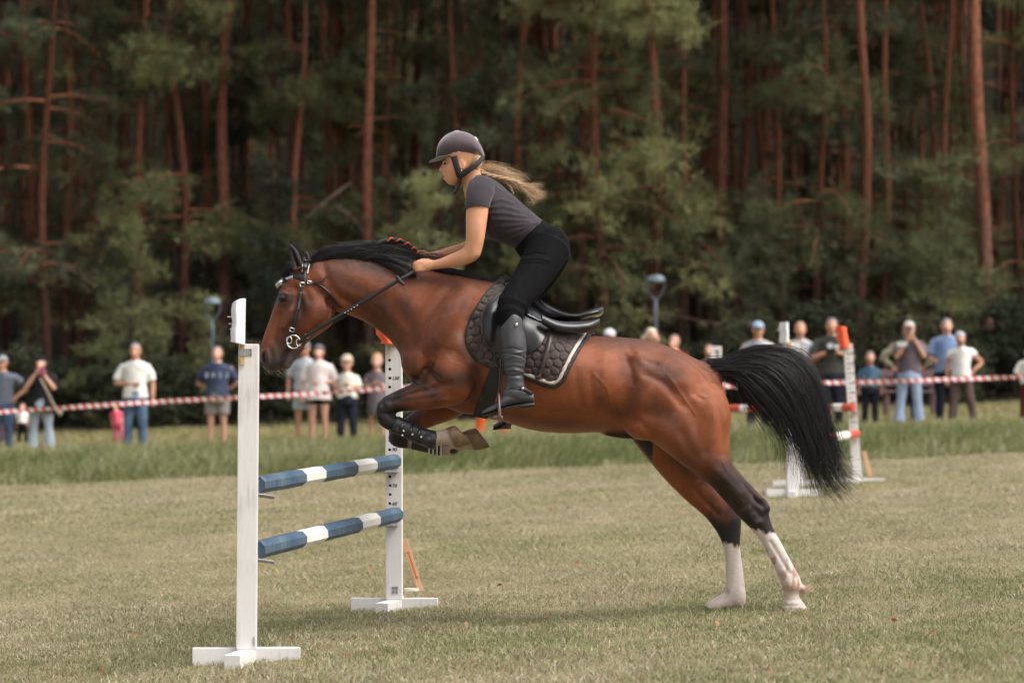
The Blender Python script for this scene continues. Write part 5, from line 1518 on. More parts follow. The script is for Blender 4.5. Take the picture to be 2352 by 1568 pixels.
# breeches
br = fuse([hl([(1243, 504, 1177, 564, 58), (1250, 508, 1182, 572, 60.5), (1285, 530, 1196, 592, 75), (1304, 560, 1206, 612, 77), (1298, 602, 1220, 640, 55)], seg=36), legset(0, -1), legset(0, 1),
           HV(ball((1268, -40, 570), (41, 40, 48))), HV(ball((1270, 40, 570), (41, 40, 48)))], .0075, 5, .5, -.4)
bru = UNHP(get_co(br)); brn = get_no(br)
dsp = np.zeros(len(bru))
for pts, r, amp in [([(1204, 592), (1230, 586), (1252, 590)], 3, -2.2), ([(1206, 600), (1236, 598), (1262, 604)], 3, 1.8), ([(1200, 612), (1228, 610), (1250, 614)], 3, -1.6), ([(1150, 690), (1180, 690), (1206, 704)], 3.5, 1.4), ([(1142, 706), (1175, 702), (1206, 716)], 3, -1.6),
                    ([(1144, 720), (1180, 712), (1202, 728)], 3, 1.6), ([(1182, 640), (1196, 680)], 5, 1.0), ([(1200, 640), (1190, 690)], 4, -1.0), ([(1190, 570), (1232, 534), (1262, 520)], 2.2, -1.5), ([(1300, 590), (1280, 630), (1250, 668)], 3, -1.0)]:
    dsp += stroke_field(bru[:, [0, 2]], pts, r) * amp
set_co(br, get_co(br) + brn * (dsp * U)[:, None])
link('breeches', br, M_BREECH, rider)

# tall boots
def boot(s, dx=0, dz=0):
    y = s * 172
    parts = [hl([(1162 + dx, 721 + dz, 1192 + dx, 722 + dz, 22, y * .965), (1154 + dx, 738 + dz, 1199 + dx, 736 + dz, 27, y * .97), (1148 + dx, 764 + dz, 1203 + dx, 760 + dz, 29, y * .98), (1150 + dx, 800 + dz, 1208 + dx, 792 + dz, 29, y), (1154 + dx, 830 + dz, 1208 + dx, 826 + dz, 27, y), (1160 + dx, 856 + dz, 1202 + dx, 860 + dz, 23, y * 1.01),
                 (1161 + dx, 882 + dz, 1205 + dx, 886 + dz, 21, y * 1.02), (1152 + dx, 905 + dz, 1217 + dx, 905 + dz, 21, y * 1.03), (1160 + dx, 916 + dz, 1222 + dx, 915 + dz, 19, y * 1.03)], seg=26),
             hl([(1225 + dx, 904 + dz, 1226 + dx, 924 + dz, 12, y * 1.03), (1212 + dx, 896 + dz, 1212 + dx, 925 + dz, 17, y * 1.03), (1186 + dx, 896 + dz, 1188 + dx, 928 + dz, 19, y * 1.03), (1160 + dx, 905 + dz, 1162 + dx, 934 + dz, 20, y * 1.03), (1140 + dx, 924 + dz, 1142 + dx, 943 + dz, 20, y * 1.03), (1121 + dx, 935 + dz, 1122 + dx, 949 + dz, 16, y * 1.03), (1109 + dx, 943 + dz, 1110 + dx, 951 + dz, 8, y * 1.03)], seg=22)]
    me = fuse(parts, .0042, 5)
    u = UNHP(get_co(me)); n_ = get_no(me)
    d = np.zeros(len(u))
    for k in range(13):
        z = 806 + 7.2 * k + dz
        d += stroke_field(u[:, [0, 2]], [(1150 + dx, z + 6 * math.sin(k * 2.3)), (1178 + dx, z - 4 + 5 * math.sin(k * 1.7)), (1208 + dx, z + 5 * math.cos(k * 2.9))], 2.4) * (2.0 if k % 2 else -2.2) * (.6 + .4 * math.sin(k))
    d += stroke_field(u[:, [0, 2]], [(1168 + dx, 745 + dz), (1172 + dx, 800 + dz)], 5) * .8
    d += stroke_field(u[:, [0, 2]], [(1155 + dx, 905 + dz), (1172 + dx, 893 + dz), (1196 + dx, 897 + dz), (1218 + dx, 892 + dz)], 1.6) * -1.3
    set_co(me, get_co(me) + n_ * (d * U)[:, None])
    return me
for s, dx, dz in ((-1, 0, 0), (1, 22, 36)):
    b = link('boot', boot(s, dx, dz), M_RBOOT, rider)
    y = s * 177
    link('sole', mesh_np('sole', *HV(join_vf([loft([(1226 + dx, 922 + dz, 1228 + dx, 932 + dz, 13, y), (1210 + dx, 923 + dz, 1211 + dx, 935 + dz, 18, y), (1196 + dx, 926 + dz, 1197 + dx, 937 + dz, 18, y), (1192 + dx, 927 + dz, 1192 + dx, 932 + dz, 18, y), (1162 + dx, 933 + dz, 1163 + dx, 938 + dz, 21, y), (1142 + dx, 942 + dz, 1143 + dx, 947 + dz, 21, y), (1122 + dx, 948 + dz, 1122 + dx, 953 + dz, 17, y), (1108 + dx, 951 + dz, 1108 + dx, 954 + dz, 8, y)], seg=18, sub=3)]))), mat('rubber_sole', (.02, .018, .017), rough=.7), b)
    if s < 0:
        link('snap', mesh_np('snap', *HV(ball((1186, -197.5, 750), (4.0, 2.2, 4.0), 12, 8))), M_STEEL, b)
        link('spur_strap', mesh_np('ss', *HV(tube([(1194, -198, 890, 4.5, 2), (1206, -199, 896, 5, 2), (1221, -190, 904, 4.5, 2)], seg=8))), M_LEATHER, b)
        link('snap', mesh_np('snap', *HV(ball((1200, -201, 892), (3.2, 2, 3.2), 12, 8))), M_STEEL, b)
# helmet
dome = fuse([hl([(1001.5, 354, 1002.5, 364, 9), (1006, 333, 1007, 366, 27), (1020, 314, 1020, 366, 38), (1044, 302, 1045, 366, 46), (1070, 304, 1070, 365, 49), (1091, 315, 1091, 364, 44), (1105, 335, 1106, 364, 31), (1112.5, 354, 1113, 364, 10)], seg=36, sub=6)], .0042, 4)
helmet = link('helmet', dome, M_VELVET, rider)
link('brim', fuse([hl([(1036, 357, 1036, 364, 42), (1018, 359, 1018, 366, 40), (1004, 363, 1004, 369, 34), (993, 368, 993, 372.5, 24), (985.5, 371.5, 985.5, 374, 8)], seg=28)], .0035, 2), M_VELVET, helmet)
DB = BVHTree.FromPolygons([tuple(x) for x in get_co(dome)], [tuple(p.vertices) for p in dome.polygons])
def dome_y(px, py):
    h_ = DB.ray_cast(Vector(hp(px, py, -400)), Vector((0, 1, 0)))
    return (h_[0][1] - DH) / U if h_[0] is not None else 0
link('button', mesh_np('btn', *HV(ball((1050, 0, 303.5), (9, 12, 3.5), 14, 8))), mat('pale_button', (.42, .38, .42), rough=.5), helmet)
link('badge', mesh_np('bdg', *HV(ball((1094, dome_y(1094, 322) + .5, 322), (3.0, 1.6, 7.0), 14, 8, rot=(.55, 'Y')))), mat('white_badge', (.72, .70, .72), rough=.5), helmet)
link('rivet', mesh_np('rv', *HV(ball((1054.5, dome_y(1054.5, 352), 352), (2.2, 1.5, 2.2), 10, 6))), MATS['white_badge'], helmet)
M_PADB = mat('black_padding', (.016, .014, .017), rough=.75, var=.15)
for sg in (-1, 1):
    link('harness', mesh_np('hs', *join_vf([HV(tube([(1043, sg * 44, 362, 8, 2.5), (1047, sg * 43, 378, 7, 3), (1051, sg * 40, 394, 6, 3), (1055, sg * 34, 408, 6, 3)], seg=10, up=(0, 1, 0))), HV(tube([(1110, sg * 22, 362, 5, 3), (1100, sg * 36, 376, 6, 3), (1082, sg * 42, 390, 6.5, 3), (1066, sg * 38, 402, 6.5, 3), (1055, sg * 33, 410, 6, 3)], seg=10, up=(0, 1, 0)))])), M_PADB, helmet)
link('chin_strap', mesh_np('cs', *join_vf([HV(tube([(1056, -33, 410, 3.6, 1.6), (1053, -26, 421, 3.4, 1.6), (1048, -10, 427, 3.2, 1.6), (1048, 10, 427, 3.2, 1.6), (1053, 26, 421, 3.4, 1.6), (1056, 33, 410, 3.4, 1.6)], seg=8)), HV(tube([(1057, -32, 412, 4, 1.8), (1055, -29, 424, 4, 1.8), (1050, -27, 436, 4, 1.8), (1043, -26, 447, 4.5, 1.8)], seg=8, up=(0, 1, 0)))])), M_LEATHER, helmet)
# hair: cap of hair under the helmet, flying braid, loose strands
link('hair_nape', fuse([hl([(1078, 360, 1110, 360, 36), (1074, 374, 1108, 376, 35), (1080, 386, 1102, 392, 26), (1088, 394, 1098, 400, 12)], seg=20)], .005, 3), M_BLOND, rider)
def rbraid(path, r, n=7, tw=.55):
    P = catmull(np.array(path, float), n)
    parts = []
    for k in range(3):
        pts = []
        for i, p in enumerate(P):
            a = i * tw + k * 2.094
            f = 1 - .35 * i / len(P)
            pts.append((p[0] + 0.25 * r * f * math.sin(2 * a), p[2] + .75 * r * f * math.cos(a), p[1] + .75 * r * f * math.sin(a), r * .72 * f))
        parts.append(HV(tube(pts, seg=8, sub=1)))
    return join_vf(parts)
hb = link('hair_braid', mesh_np('br', *rbraid([(1096, 388, -4), (1118, 401, -6), (1144, 407, -8), (1172, 414, -8), (1192, 421, -8), (1203, 434, -8)], 4.6)), M_BLOND, rider)
hb2 = link('hair_braid', mesh_np('br', *rbraid([(1098, 392, 10), (1130, 406, 10), (1158, 416, 8), (1172, 430, 6), (1179, 444, 4)], 3.4)), M_BLOND, rider)
loose = [[(1100, 382, -4), (1120, 380, -6), (1140, 384, -8), (1160, 394, -8), (1180, 406, -8), (1200, 418, -8)], [(1100, 388, 4), (1125, 392, 4), (1150, 398, 4), (1175, 408, 4), (1196, 420, 2), (1210, 432, 0)], [(1098, 392, 0), (1125, 404, 0), (1150, 410, 0), (1170, 418, 0), (1190, 430, 0), (1204, 444, 0)]]
tips = [[(1190, 421, -8), (1204, 424, -8), (1220, 424, -8), (1234, 422, -8), (1243, 420, -8)], [(1196, 424, -8), (1216, 432, -8), (1234, 440, -8), (1246, 446, -8), (1252, 450, -8)], [(1200, 432, -8), (1218, 446, -8), (1232, 456, -8), (1242, 454, -8), (1246, 444, -8)], [(1202, 434, -8), (1214, 450, -8), (1220, 462, -8), (1214, 468, -8), (1206, 466, -8)]]
link('loose_hair', merge_meshes('loose', [hair(loose, 320, 14, 4, 7, .00040, .0002, 4.5, .07, 40, 'h', .6), hair(tips, 260, 12, 3, 4, .0005, .0002, 3, .08, 16, 'h', .4), hair(loose, 30, 14, 5, 14, .0005, .0003, 6, .1, 0, 'h')]), M_BLOND, rider)
wisp2 = [[(1080, 386, -38), (1090, 378, -46), (1098, 368, -49), (1102, 358, -50)], [(1076, 384, -38), (1088, 372, -48), (1096, 360, -50), (1100, 350, -50)]]
link('loose_hair', hair(wisp2, 22, 8, 2, 2, .0006, .0003, 1, .1, 2, 'h'), M_BLOND, rider)
# ================================================================== JUMPS
def paint_material(name, col, dirt=(.32, .28, .24), amount=.62, rough=.55):
    n = NT(name)
    n.set(Roughness=rough)
    tc = n.node('ShaderNodeTexCoord')
    mp = n.node('ShaderNodeMapping'); mp.inputs['Scale'].default_value = (30, 30, 2.5)
    n.link(tc.outputs['Object'], mp.inputs['Vector'])
    g = n.node('ShaderNodeTexNoise', Scale=1.5, Detail=8.0, Roughness=.7); n.link(mp.outputs[0], g.inputs['Vector'])
    b = n.node('ShaderNodeTexNoise', Scale=5.0, Detail=6.0); n.link(tc.outputs['Object'], b.inputs['Vector'])
    r = n.node('ShaderNodeValToRGB'); r.color_ramp.elements[0].position = amount; r.color_ramp.elements[1].position = amount + .16
    r.color_ramp.elements[0].color = (0, 0, 0, 1); r.color_ramp.elements[1].color = (.75, .75, .75, 1)
    mm = n.node('ShaderNodeMath', _operation='MULTIPLY_ADD'); n.link(g.outputs['Fac'], mm.inputs[0]); mm.inputs[1].default_value = .6
    m2 = n.node('ShaderNodeMath', _operation='MULTIPLY'); n.link(b.outputs['Fac'], m2.inputs[0]); m2.inputs[1].default_value = .5
    n.link(m2.outputs[0], mm.inputs[2]); n.link(mm.outputs[0], r.inputs['Fac'])
    mx = n.node('ShaderNodeMixRGB'); mx.inputs[1].default_value = rgb(col); mx.inputs[2].default_value = rgb(dirt)
    n.link(r.outputs[0], mx.inputs[0])
    v = n.node('ShaderNodeMapRange'); v.inputs['To Min'].default_value = .88; v.inputs['To Max'].default_value = 1.08
    n.link(g.outputs['Fac'], v.inputs['Value'])
    sc = n.node('ShaderNodeVectorMath', _operation='SCALE'); n.link(mx.outputs[0], sc.inputs[0]); n.link(v.outputs[0], sc.inputs['Scale'])
    n.link(sc.outputs[0], n.bsdf.inputs['Base Color'])
    bp = n.node('ShaderNodeBump', Strength=.35, Distance=.004); n.link(g.outputs['Fac'], bp.inputs['Height']); n.link(bp.outputs[0], n.bsdf.inputs['Normal'])
    MATS[name] = n.m
    return n.m
M_WHITE = paint_material('white_paint', (.72, .69, .67), (.46, .41, .37), .545)
M_BLUE = paint_material('blue_paint', (.034, .074, .118), (.13, .175, .21), .53)
M_REDP = paint_material('red_paint', (.50, .075, .035), (.42, .2, .15), .66)
M_WHITE2 = paint_material('white_pole_paint', (.72, .69, .63), (.3, .27, .22), .66)
M_PLANK = paint_material('pale_wood', (.62, .36, .21), (.4, .22, .12), .62)
M_ORANGE = mat('orange_cloth', (.90, .105, .030), rough=.7, var=.08, scale=20)
M_WCLOTH = mat('white_cloth', (.80, .78, .80), rough=.8, var=.05, scale=20)
M_INK = mat('black_ink', (.025, .022, .022), rough=.6, var=.2)
M_HOLE_SHADE = mat('hole_shade', (.02, .014, .012), rough=.9, var=.2)
M_ZINC = mat('zinc_plate', (.42, .42, .43), rough=.4, metal=.8, var=.2, scale=30)
M_WOODST = mat('wood_stick', (.55, .33, .14), rough=.6, var=.25, scale=20, stretch=(8, 8, 1))

def txt(body, loc, size, parent, material=M_INK, rot=(math.radians(90), 0, 0), shear=.25):
    cu = bpy.data.curves.new('lettering', 'FONT')
    cu.body = body; cu.size = size; cu.shear = shear; cu.extrude = .0006
    cu.offset = .0004
    t = bpy.data.objects.new('tmp', cu)
    COL.objects.link(t)
    dg = bpy.context.evaluated_depsgraph_get()
    me = bpy.data.meshes.new_from_object(t.evaluated_get(dg))
    bpy.data.objects.remove(t)
    o = bpy.data.objects.new('numeral', me)
    COL.objects.link(o)
    me.materials.clear(); me.materials.append(material)
    o.parent = parent
    o.location = loc
    o.rotation_euler = rot
    return o

def part_box(name, c, s, m, parent, rot=None, bevel=.004):
    """box given in the thing's own space"""
    v, f = boxvf(c, s, rot, bevel)
    return link(name, mesh_np(name, v, f), m, parent, loc=(0, 0, 0), smooth=False)

def stand(label, px, py_ground, D, top_py, lean=0.0, yaw=0.0, holes=None, numbers=None, group=None, width=.092, depth=.085, foot=.49):
    p = W(px, py_ground, D)
    t = thing('jump_stand', label, 'jump stand', p, group)
    t.rotation_euler = (0, 0, yaw)
    H = (py_ground - top_py) * D / FPX
    rot = Matrix.Rotation(lean, 3, 'Y')
    pc = rot @ Vector((0, 0, H / 2 + .03))
    post = None
    v, f = boxvf((0, 0, 0), (width, depth, H - .06), None, .004)
    me = mesh_np('post', v, f)
    z0 = H / 2 + .03
    if holes:
        o = bpy.data.objects.new('tmp', me); COL.objects.link(o)
        cv = [tube([(hx, -depth, hz - z0, .0085), (hx, -depth * .12, hz - z0, .0085)], seg=14, sub=1) for hx, hz in holes]
        cm = mesh_np('cut', *join_vf(cv))
        bm = bmesh.new(); bm.from_mesh(cm); bmesh.ops.recalc_face_normals(bm, faces=bm.faces); bm.to_mesh(cm); bm.free()
        co = bpy.data.objects.new('cut', cm); COL.objects.link(co)
        md = o.modifiers.new('b', 'BOOLEAN'); md.object = co; md.operation = 'DIFFERENCE'; md.solver = 'EXACT'
        dg = bpy.context.evaluated_depsgraph_get(); dg.update()
        me2 = bpy.data.meshes.new_from_object(o.evaluated_get(dg))
        bpy.data.objects.remove(o); bpy.data.objects.remove(co)
        me = me2
        me.materials.clear()
    post = link('post', me, M_WHITE, t, loc=pc, smooth=False)
    post.rotation_euler = (0, lean, 0)
    if holes:
        for hx, hz in holes:     # dark plug standing in for the shade inside each drilled hole
            v, f = tube([(hx, -depth * .35, hz - z0, .0083), (hx, -depth * .30, hz - z0, .0083)], seg=12, sub=1)
            h = link('hole_shade_plug', mesh_np('hole', v, f), M_HOLE_SHADE, post, loc=(0, 0, 0))
    for body, hx, hz, sz in (numbers or []):
        txt(body, (hx, -depth / 2 - .0008, hz - z0), sz, post)
    hgt = .075
    part_box('foot', (0, depth * .1, hgt / 2 - .012), (foot, .06, hgt + .008), M_WHITE, t, bevel=.003)
    part_box('foot', (-.022, -depth * .5 - .10, hgt / 2 - .014), (.075, .27, hgt - .004), M_WHITE, t, rot=Matrix.Rotation(-.22, 3, 'Z'), bevel=.003)
    part_box('foot', (0, depth * .5 + .13, hgt / 2 - .014), (.070, .22, hgt - .004), M_WHITE, t, bevel=.003)
    return t, post, H

# blue and white jump
near, nearpost, nH = stand('tall white jump stand with white flag nearest the camera at left', 566, 1520, 12.8, 790, lean=.008, yaw=.05, group='white jump stands')
fs = 15.8 / FPX
def fz(py): return (1400 - py) * fs
FH = [((895 + (py - 827) * .027 - 906) * fs + .010, fz(py) ) for py in np.linspace(827, 1196, 19)]
far, farpost, fH = stand('white jump stand with drilled holes and numbers behind the horse chest', 906, 1400, 15.8, 787, lean=-.002, yaw=-.03, holes=[(-.022 + .002 * math.sin(i), z) for i, (x, z) in enumerate(FH)],
                         numbers=[(b, -.010, fz(py) - .010, .027) for b, py in (('130', 868), ('90', 1031), ('80', 1072), ('70', 1114), ('60', 1155), ('50', 1196))], group='white jump stands')
# hinge plate, marks
part_box('bracket', (.006, -.0455, .115), (.034, .004, .042), M_ZINC, far, bevel=.001)
for a, b in ((-.004, .105), (.016, .105), (-.004, .126), (.016, .126)):
    part_box('bolt', (a, -.0485, b), (.006, .004, .006), M_INK, far, bevel=.001)
part_box('bracket', (.036, -.0455, .10), (.006, .003, .042), M_ZINC, near, bevel=.001)
def flag_cloth(c, w, h, lean, m, parent, name='flag', tubey=.5, flap=0.0):
    """cloth sleeve over a stick: a soft flattened tube with an uneven hem"""
    st = []
    for i, t in enumerate(np.linspace(0, 1, 12)):
        x = c[0] + lean * h * (t - .5)
        z = c[2] - h / 2 + h * t
        jl = .05 * w * math.sin(t * 11 + w * 90) + (.10 * w if i == 0 else 0)
        st.append((x - w / 2 - jl, z + flap * w * (t - .4), x + w / 2, z - flap * w * (t - .4), w * tubey * (.8 + .12 * math.sin(t * 8)), c[1]))
    v, f = loft(st, seg=22, sub=3)
    return link(name, mesh_np(name, v, f), m, parent, loc=(0, 0, 0))
ns = 12.8 / FPX
def nloc(px, py, y=0): return ((px - 566) * ns, y, (1520 - py) * ns)
a = nloc(560, 812); part_box('flag_stick', ((558 - 566) * ns, -.052, (1520 - 785) * ns), (.020, .014, .21), M_WOODST, near, bevel=.002)
part_box('bracket', ((567 - 566) * ns, -.0445, (1520 - 809) * ns), (.050, .004, .034), M_ZINC, near, bevel=.001)
part_box('bracket', ((558 - 566) * ns, -.061, (1520 - 809) * ns), (.030, .004, .032), M_ZINC, near, bevel=.001)
for q in (804, 813): part_box('bolt', ((576 - 566) * ns, -.048, (1520 - q) * ns), (.006, .004, .006), M_INK, near, bevel=.001)
fl = flag_cloth(((549 - 566) * ns, -.052, (1520 - 741) * ns), .060, .190, .02, M_WCLOTH, near, tubey=.30, flap=-.35)
for q, l in ((728, .022), (744, .016), (756, .012)):
    link('tie', mesh_np('tie', *tube([((535 - 566) * ns, -.052, (1520 - q) * ns, .003), ((535 - 566) * ns - l, -.056, (1520 - q - 2) * ns + .004, .0025)], seg=6, sub=1)), M_WCLOTH, near, loc=(0, 0, 0))
# orange flag on the far stand
part_box('flag_stick', (-.030, .055, fH + .01), (.018, .012, .20), M_WOODST, far, bevel=.002)
flag_cloth((-.050, .055, fH + .055), .105, .125, -.45, M_ORANGE, far, tubey=.30, flap=-.1)
# painted rails: octagonal, bands found from where they end in the picture
def rail(p0, p1, bands, mats, rad, label, group, oct=8):
    p0, p1 = Vector(p0), Vector(p1)
    L = (p1 - p0).length
    ts = [0.0]
    for b in bands:
        lo, hi = 0., 1.
        for _ in range(40):
            m = (lo + hi) / 2; q = p0.lerp(p1, m)
            if CX + FPX * q.x / q.y < b: lo = m
            else: hi = m
        ts.append(lo)
    ts.append(1.0)
    V, F, MI = [], [], []
    rr = np.random.default_rng(int(L * 1000))
    stops = []
    for i in range(len(ts) - 1):
        k = 4
        for j in range(k): stops.append((ts[i] + (ts[i + 1] - ts[i]) * j / k, i))
    stops.append((1.0, len(ts) - 2))
    full = [(-.0, .86, 0)] 
    rings = [(0.0, .90, 0), (.006 / L, 1.0, 0)] + [(t, 1.0, i) for t, i in stops[1:-1]] + [(1 - .006 / L, 1.0, len(ts) - 2), (1.0, .90, len(ts) - 2)]
    for t, s, i in rings:
        for j in range(oct):
            a = 2 * math.pi * (j + .5) / oct
            w = rad * s * (1 + .02 * rr.normal())
            V.append((L * t, w * math.cos(a), w * math.sin(a)))
    for n_ in range(len(rings) - 1):
        for j in range(oct):
            F.append((n_ * oct + j, n_ * oct + (j + 1) % oct, (n_ + 1) * oct + (j + 1) % oct, (n_ + 1) * oct + j)); MI.append(rings[n_][2] if n_ else 0)
    F.append(tuple(range(oct))[::-1]); MI.append(0)
    F.append(tuple(range((len(rings) - 1) * oct, len(rings) * oct))); MI.append(len(ts) - 2)
    me = mesh_np('rail', V, F)
    for m in mats: me.materials.append(m)
    for p, mi in zip(me.polygons, MI): p.material_index = mi % len(mats)
    bm = bmesh.new(); bm.from_mesh(me); bmesh.ops.recalc_face_normals(bm, faces=bm.faces); bm.to_mesh(me); bm.free()
    o = link('jump_rail', me, None, None, loc=p0, smooth=False)
    d = (p1 - p0).normalized()
    o.rotation_euler = d.to_track_quat('X', 'Z').to_euler()
    return tag(o, label, 'jump rail', group)
rail(W(592, 1113, 12.93), W(907, 1059, 15.68), (687, 732, 807, 851), (M_BLUE, M_WHITE2), .0425, 'upper blue and white octagonal rail of the near jump', 'blue and white rails')
rail(W(592, 1262, 12.93), W(911, 1181, 15.68), (688, 736, 817, 858), (M_BLUE, M_WHITE2), .0435, 'lower blue and white octagonal rail of the near jump', 'blue and white rails')
for py in (1140, 1290):
    c = nloc(608, py)
    part_box('rail_cup', (c[0], .06, c[2]), (.085, .07, .006), M_ZINC, near, rot=Matrix.Rotation(-.22, 3, 'X') @ Matrix.Rotation(.15, 3, 'Y'), bevel=.002)
for py in (1082, 1204):
    part_box('rail_cup', (-.010, -.085, fz(py)), (.075, .075, .006), M_ZINC, far, rot=Matrix.Rotation(.12, 3, 'X'), bevel=.002)
    part_box('rail_cup', (-.010, -.048, fz(py) + .012), (.06, .006, .05), M_ZINC, far, bevel=.002)
# number plank leaning on the far stand, white disc on its foot
pl0, pl1 = W(966, 1357, 15.86), W(931, 1240, 15.93)
d = (pl1 - pl0)
v, f = boxvf((0, 0, d.length / 2), (.032, .016, d.length), None, .002)
plank = link('number_plank', mesh_np('plank', v, f), M_PLANK, None, loc=pl0, smooth=False)
plank.rotation_euler = (0, math.atan2(d.x, d.z), 0)
tag(plank, 'pale wooden plank with an orange number leaning on the white stand', 'plank')
for nm, c, s in (('painted_stroke', (0, -.0086, .155), (.0065, .0012, .16)), ('painted_stroke', (.006, -.0086, .080), (.016, .0012, .010)), ('painted_stroke', (-.004, -.0086, .228), (.008, .0012, .012))):
    part_box(nm, c, s, mat('orange_paint', (.72, .10, .02), rough=.6), plank, bevel=0)
dv = HP(np.zeros((1, 3)))
disc = tube([(0, 0, -.006, .040), (0, 0, .006, .040)], seg=24, sub=1, up=(1, 0, 0))
dk = link('round_plate', mesh_np('plate', *disc), M_WHITE2, None, loc=W(945, 1353, 15.84), smooth=False)
tag(dk, 'small round white plate on the foot of the white stand', 'plate')

# red and white jump behind the tail
A, Ap, AH = stand('white jump stand with white flag half hidden by the horse tail', 1821, 1140, 25.8, 788, yaw=.04, group='white jump stands', width=.115)
flag_cloth(((1799 - 1821) * 25.8 / FPX, -.05, (1140 - 764) * 25.8 / FPX), .068, .185, -.03, M_WCLOTH, A, tubey=.45)
part_box('flag_stick', ((1810 - 1821) * 25.8 / FPX, -.058, (1140 - 796) * 25.8 / FPX), (.034, .014, .12), M_WOODST, A, bevel=.002)
link('tie', mesh_np('tie', *tube([((1792 - 1821) * 25.8 / FPX, -.05, (1140 - 752) * 25.8 / FPX, .006), ((1785 - 1821) * 25.8 / FPX, -.05, (1140 - 760) * 25.8 / FPX, .007)], seg=6, sub=1)), M_WCLOTH, A, loc=(0, 0, 0))
B, Bp, BH = stand('white jump stand foot showing left behind the tail-hidden stand', 1838, 1118, 28.4, 830, yaw=.0, group='white jump stands', foot=.56)
CS = 28.7 / FPX
CHn = (1113 - 789) * CS
C, Cp, CH = stand('leaning white jump stand with orange flag right of the horse tail', 1970, 1113, 28.7, 789, lean=-.070, yaw=-.06, group='white jump stands', holes=[(-.012, CHn - .10 - .05 * i) for i in range(18)],
                  numbers=[(s, -.004, CHn - .112 - .10 * i, .034) for i, s in enumerate(('130', '120', '110', '100', '90', '80', '70', '60', '50'))], foot=.54)
fx = -.070 * CH
flag_cloth((fx - .055, -.03, CH + .065), .105, .215, -.16, M_ORANGE, C, tubey=.35, flap=.08)
part_box('flag_stick', (fx - .035, -.03, CH - .03), (.02, .012, .20), M_WOODST, C, bevel=.002)
E, Ep, EH = stand('white jump stand rising behind the horse rump', 1645, 1112, 30.0, 795, group='white jump stands', width=.115, depth=.09)
part_box('hook', (.004, -.05, EH - .05), (.034, .008, .012), M_INK, E, bevel=.001)
part_box('hook', (.014, -.05, EH - .09), (.012, .008, .085), M_INK, E, bevel=.001)
rail(W(1658, 938, 29.9), W(1962, 935, 28.55), (1704, 1722, 1762, 1800, 1850, 1880, 1914, 1938), (M_REDP, M_WHITE2), .044, 'upper red and white rail behind the horse tail', 'red and white rails')
rail(W(1836, 1016, 25.95), W(1968, 996, 28.55), (1858, 1885, 1915, 1945), (M_REDP, M_WHITE2), .044, 'lower red and white rail behind the horse tail', 'red and white rails')
for py in (945, 1006): part_box('rail_cup', (-.03, -.06, (1113 - py - 2) * CS), (.07, .06, .006), M_ZINC, C, bevel=.002)
pl0, pl1 = W(1999, 1092, 28.8), W(1984, 1036, 28.8)
d = (pl1 - pl0)
v, f = boxvf((0, 0, d.length / 2), (.045, .016, d.length), None, .002)
pk2 = link('number_plank', mesh_np('plank', v, f), M_PLANK, None, loc=pl0, smooth=False)
pk2.rotation_euler = (0, math.atan2(d.x, d.z), 0)
tag(pk2, 'pale wooden plank leaning on the stand right of the tail', 'plank')
# ================================================================== SPECTATORS, TAPE, LAMPS, BENCH
PSKIN = [mat('skin_light', (.58, .31, .22), rough=.55, var=.06), mat('skin_tan', (.50, .25, .15), rough=.55, var=.06)]
def cloth(name, c, var=.12, second=None, ms=3.0):
    return mat('cloth_' + name, c, rough=.9, var=var, scale=12, bump=.3, bscale=22, spec=.15, second=second, mixscale=ms)
def striped(name, c1, c2, f):
    if 'cloth_' + name in MATS: return MATS['cloth_' + name]
    n = NT('cloth_' + name); n.set(Roughness=.9)
    tc = n.node('ShaderNodeTexCoord'); sp = n.node('ShaderNodeSeparateXYZ'); n.link(tc.outputs['Object'], sp.inputs[0])
    m = n.node('ShaderNodeMath', _operation='MULTIPLY'); n.link(sp.outputs['Z'], m.inputs[0]); m.inputs[1].default_value = f
    fr = n.node('ShaderNodeMath', _operation='FRACT'); n.link(m.outputs[0], fr.inputs[0])
    g = n.node('ShaderNodeMath', _operation='GREATER_THAN'); n.link(fr.outputs[0], g.inputs[0]); g.inputs[1].default_value = .68
    mx = n.node('ShaderNodeMixRGB'); n.link(g.outputs[0], mx.inputs[0]); mx.inputs[1].default_value = rgb(c1); mx.inputs[2].default_value = rgb(c2)
    n.link(mx.outputs[0], n.bsdf.inputs['Base Color'])
    MATS['cloth_' + name] = n.m
    return n.m
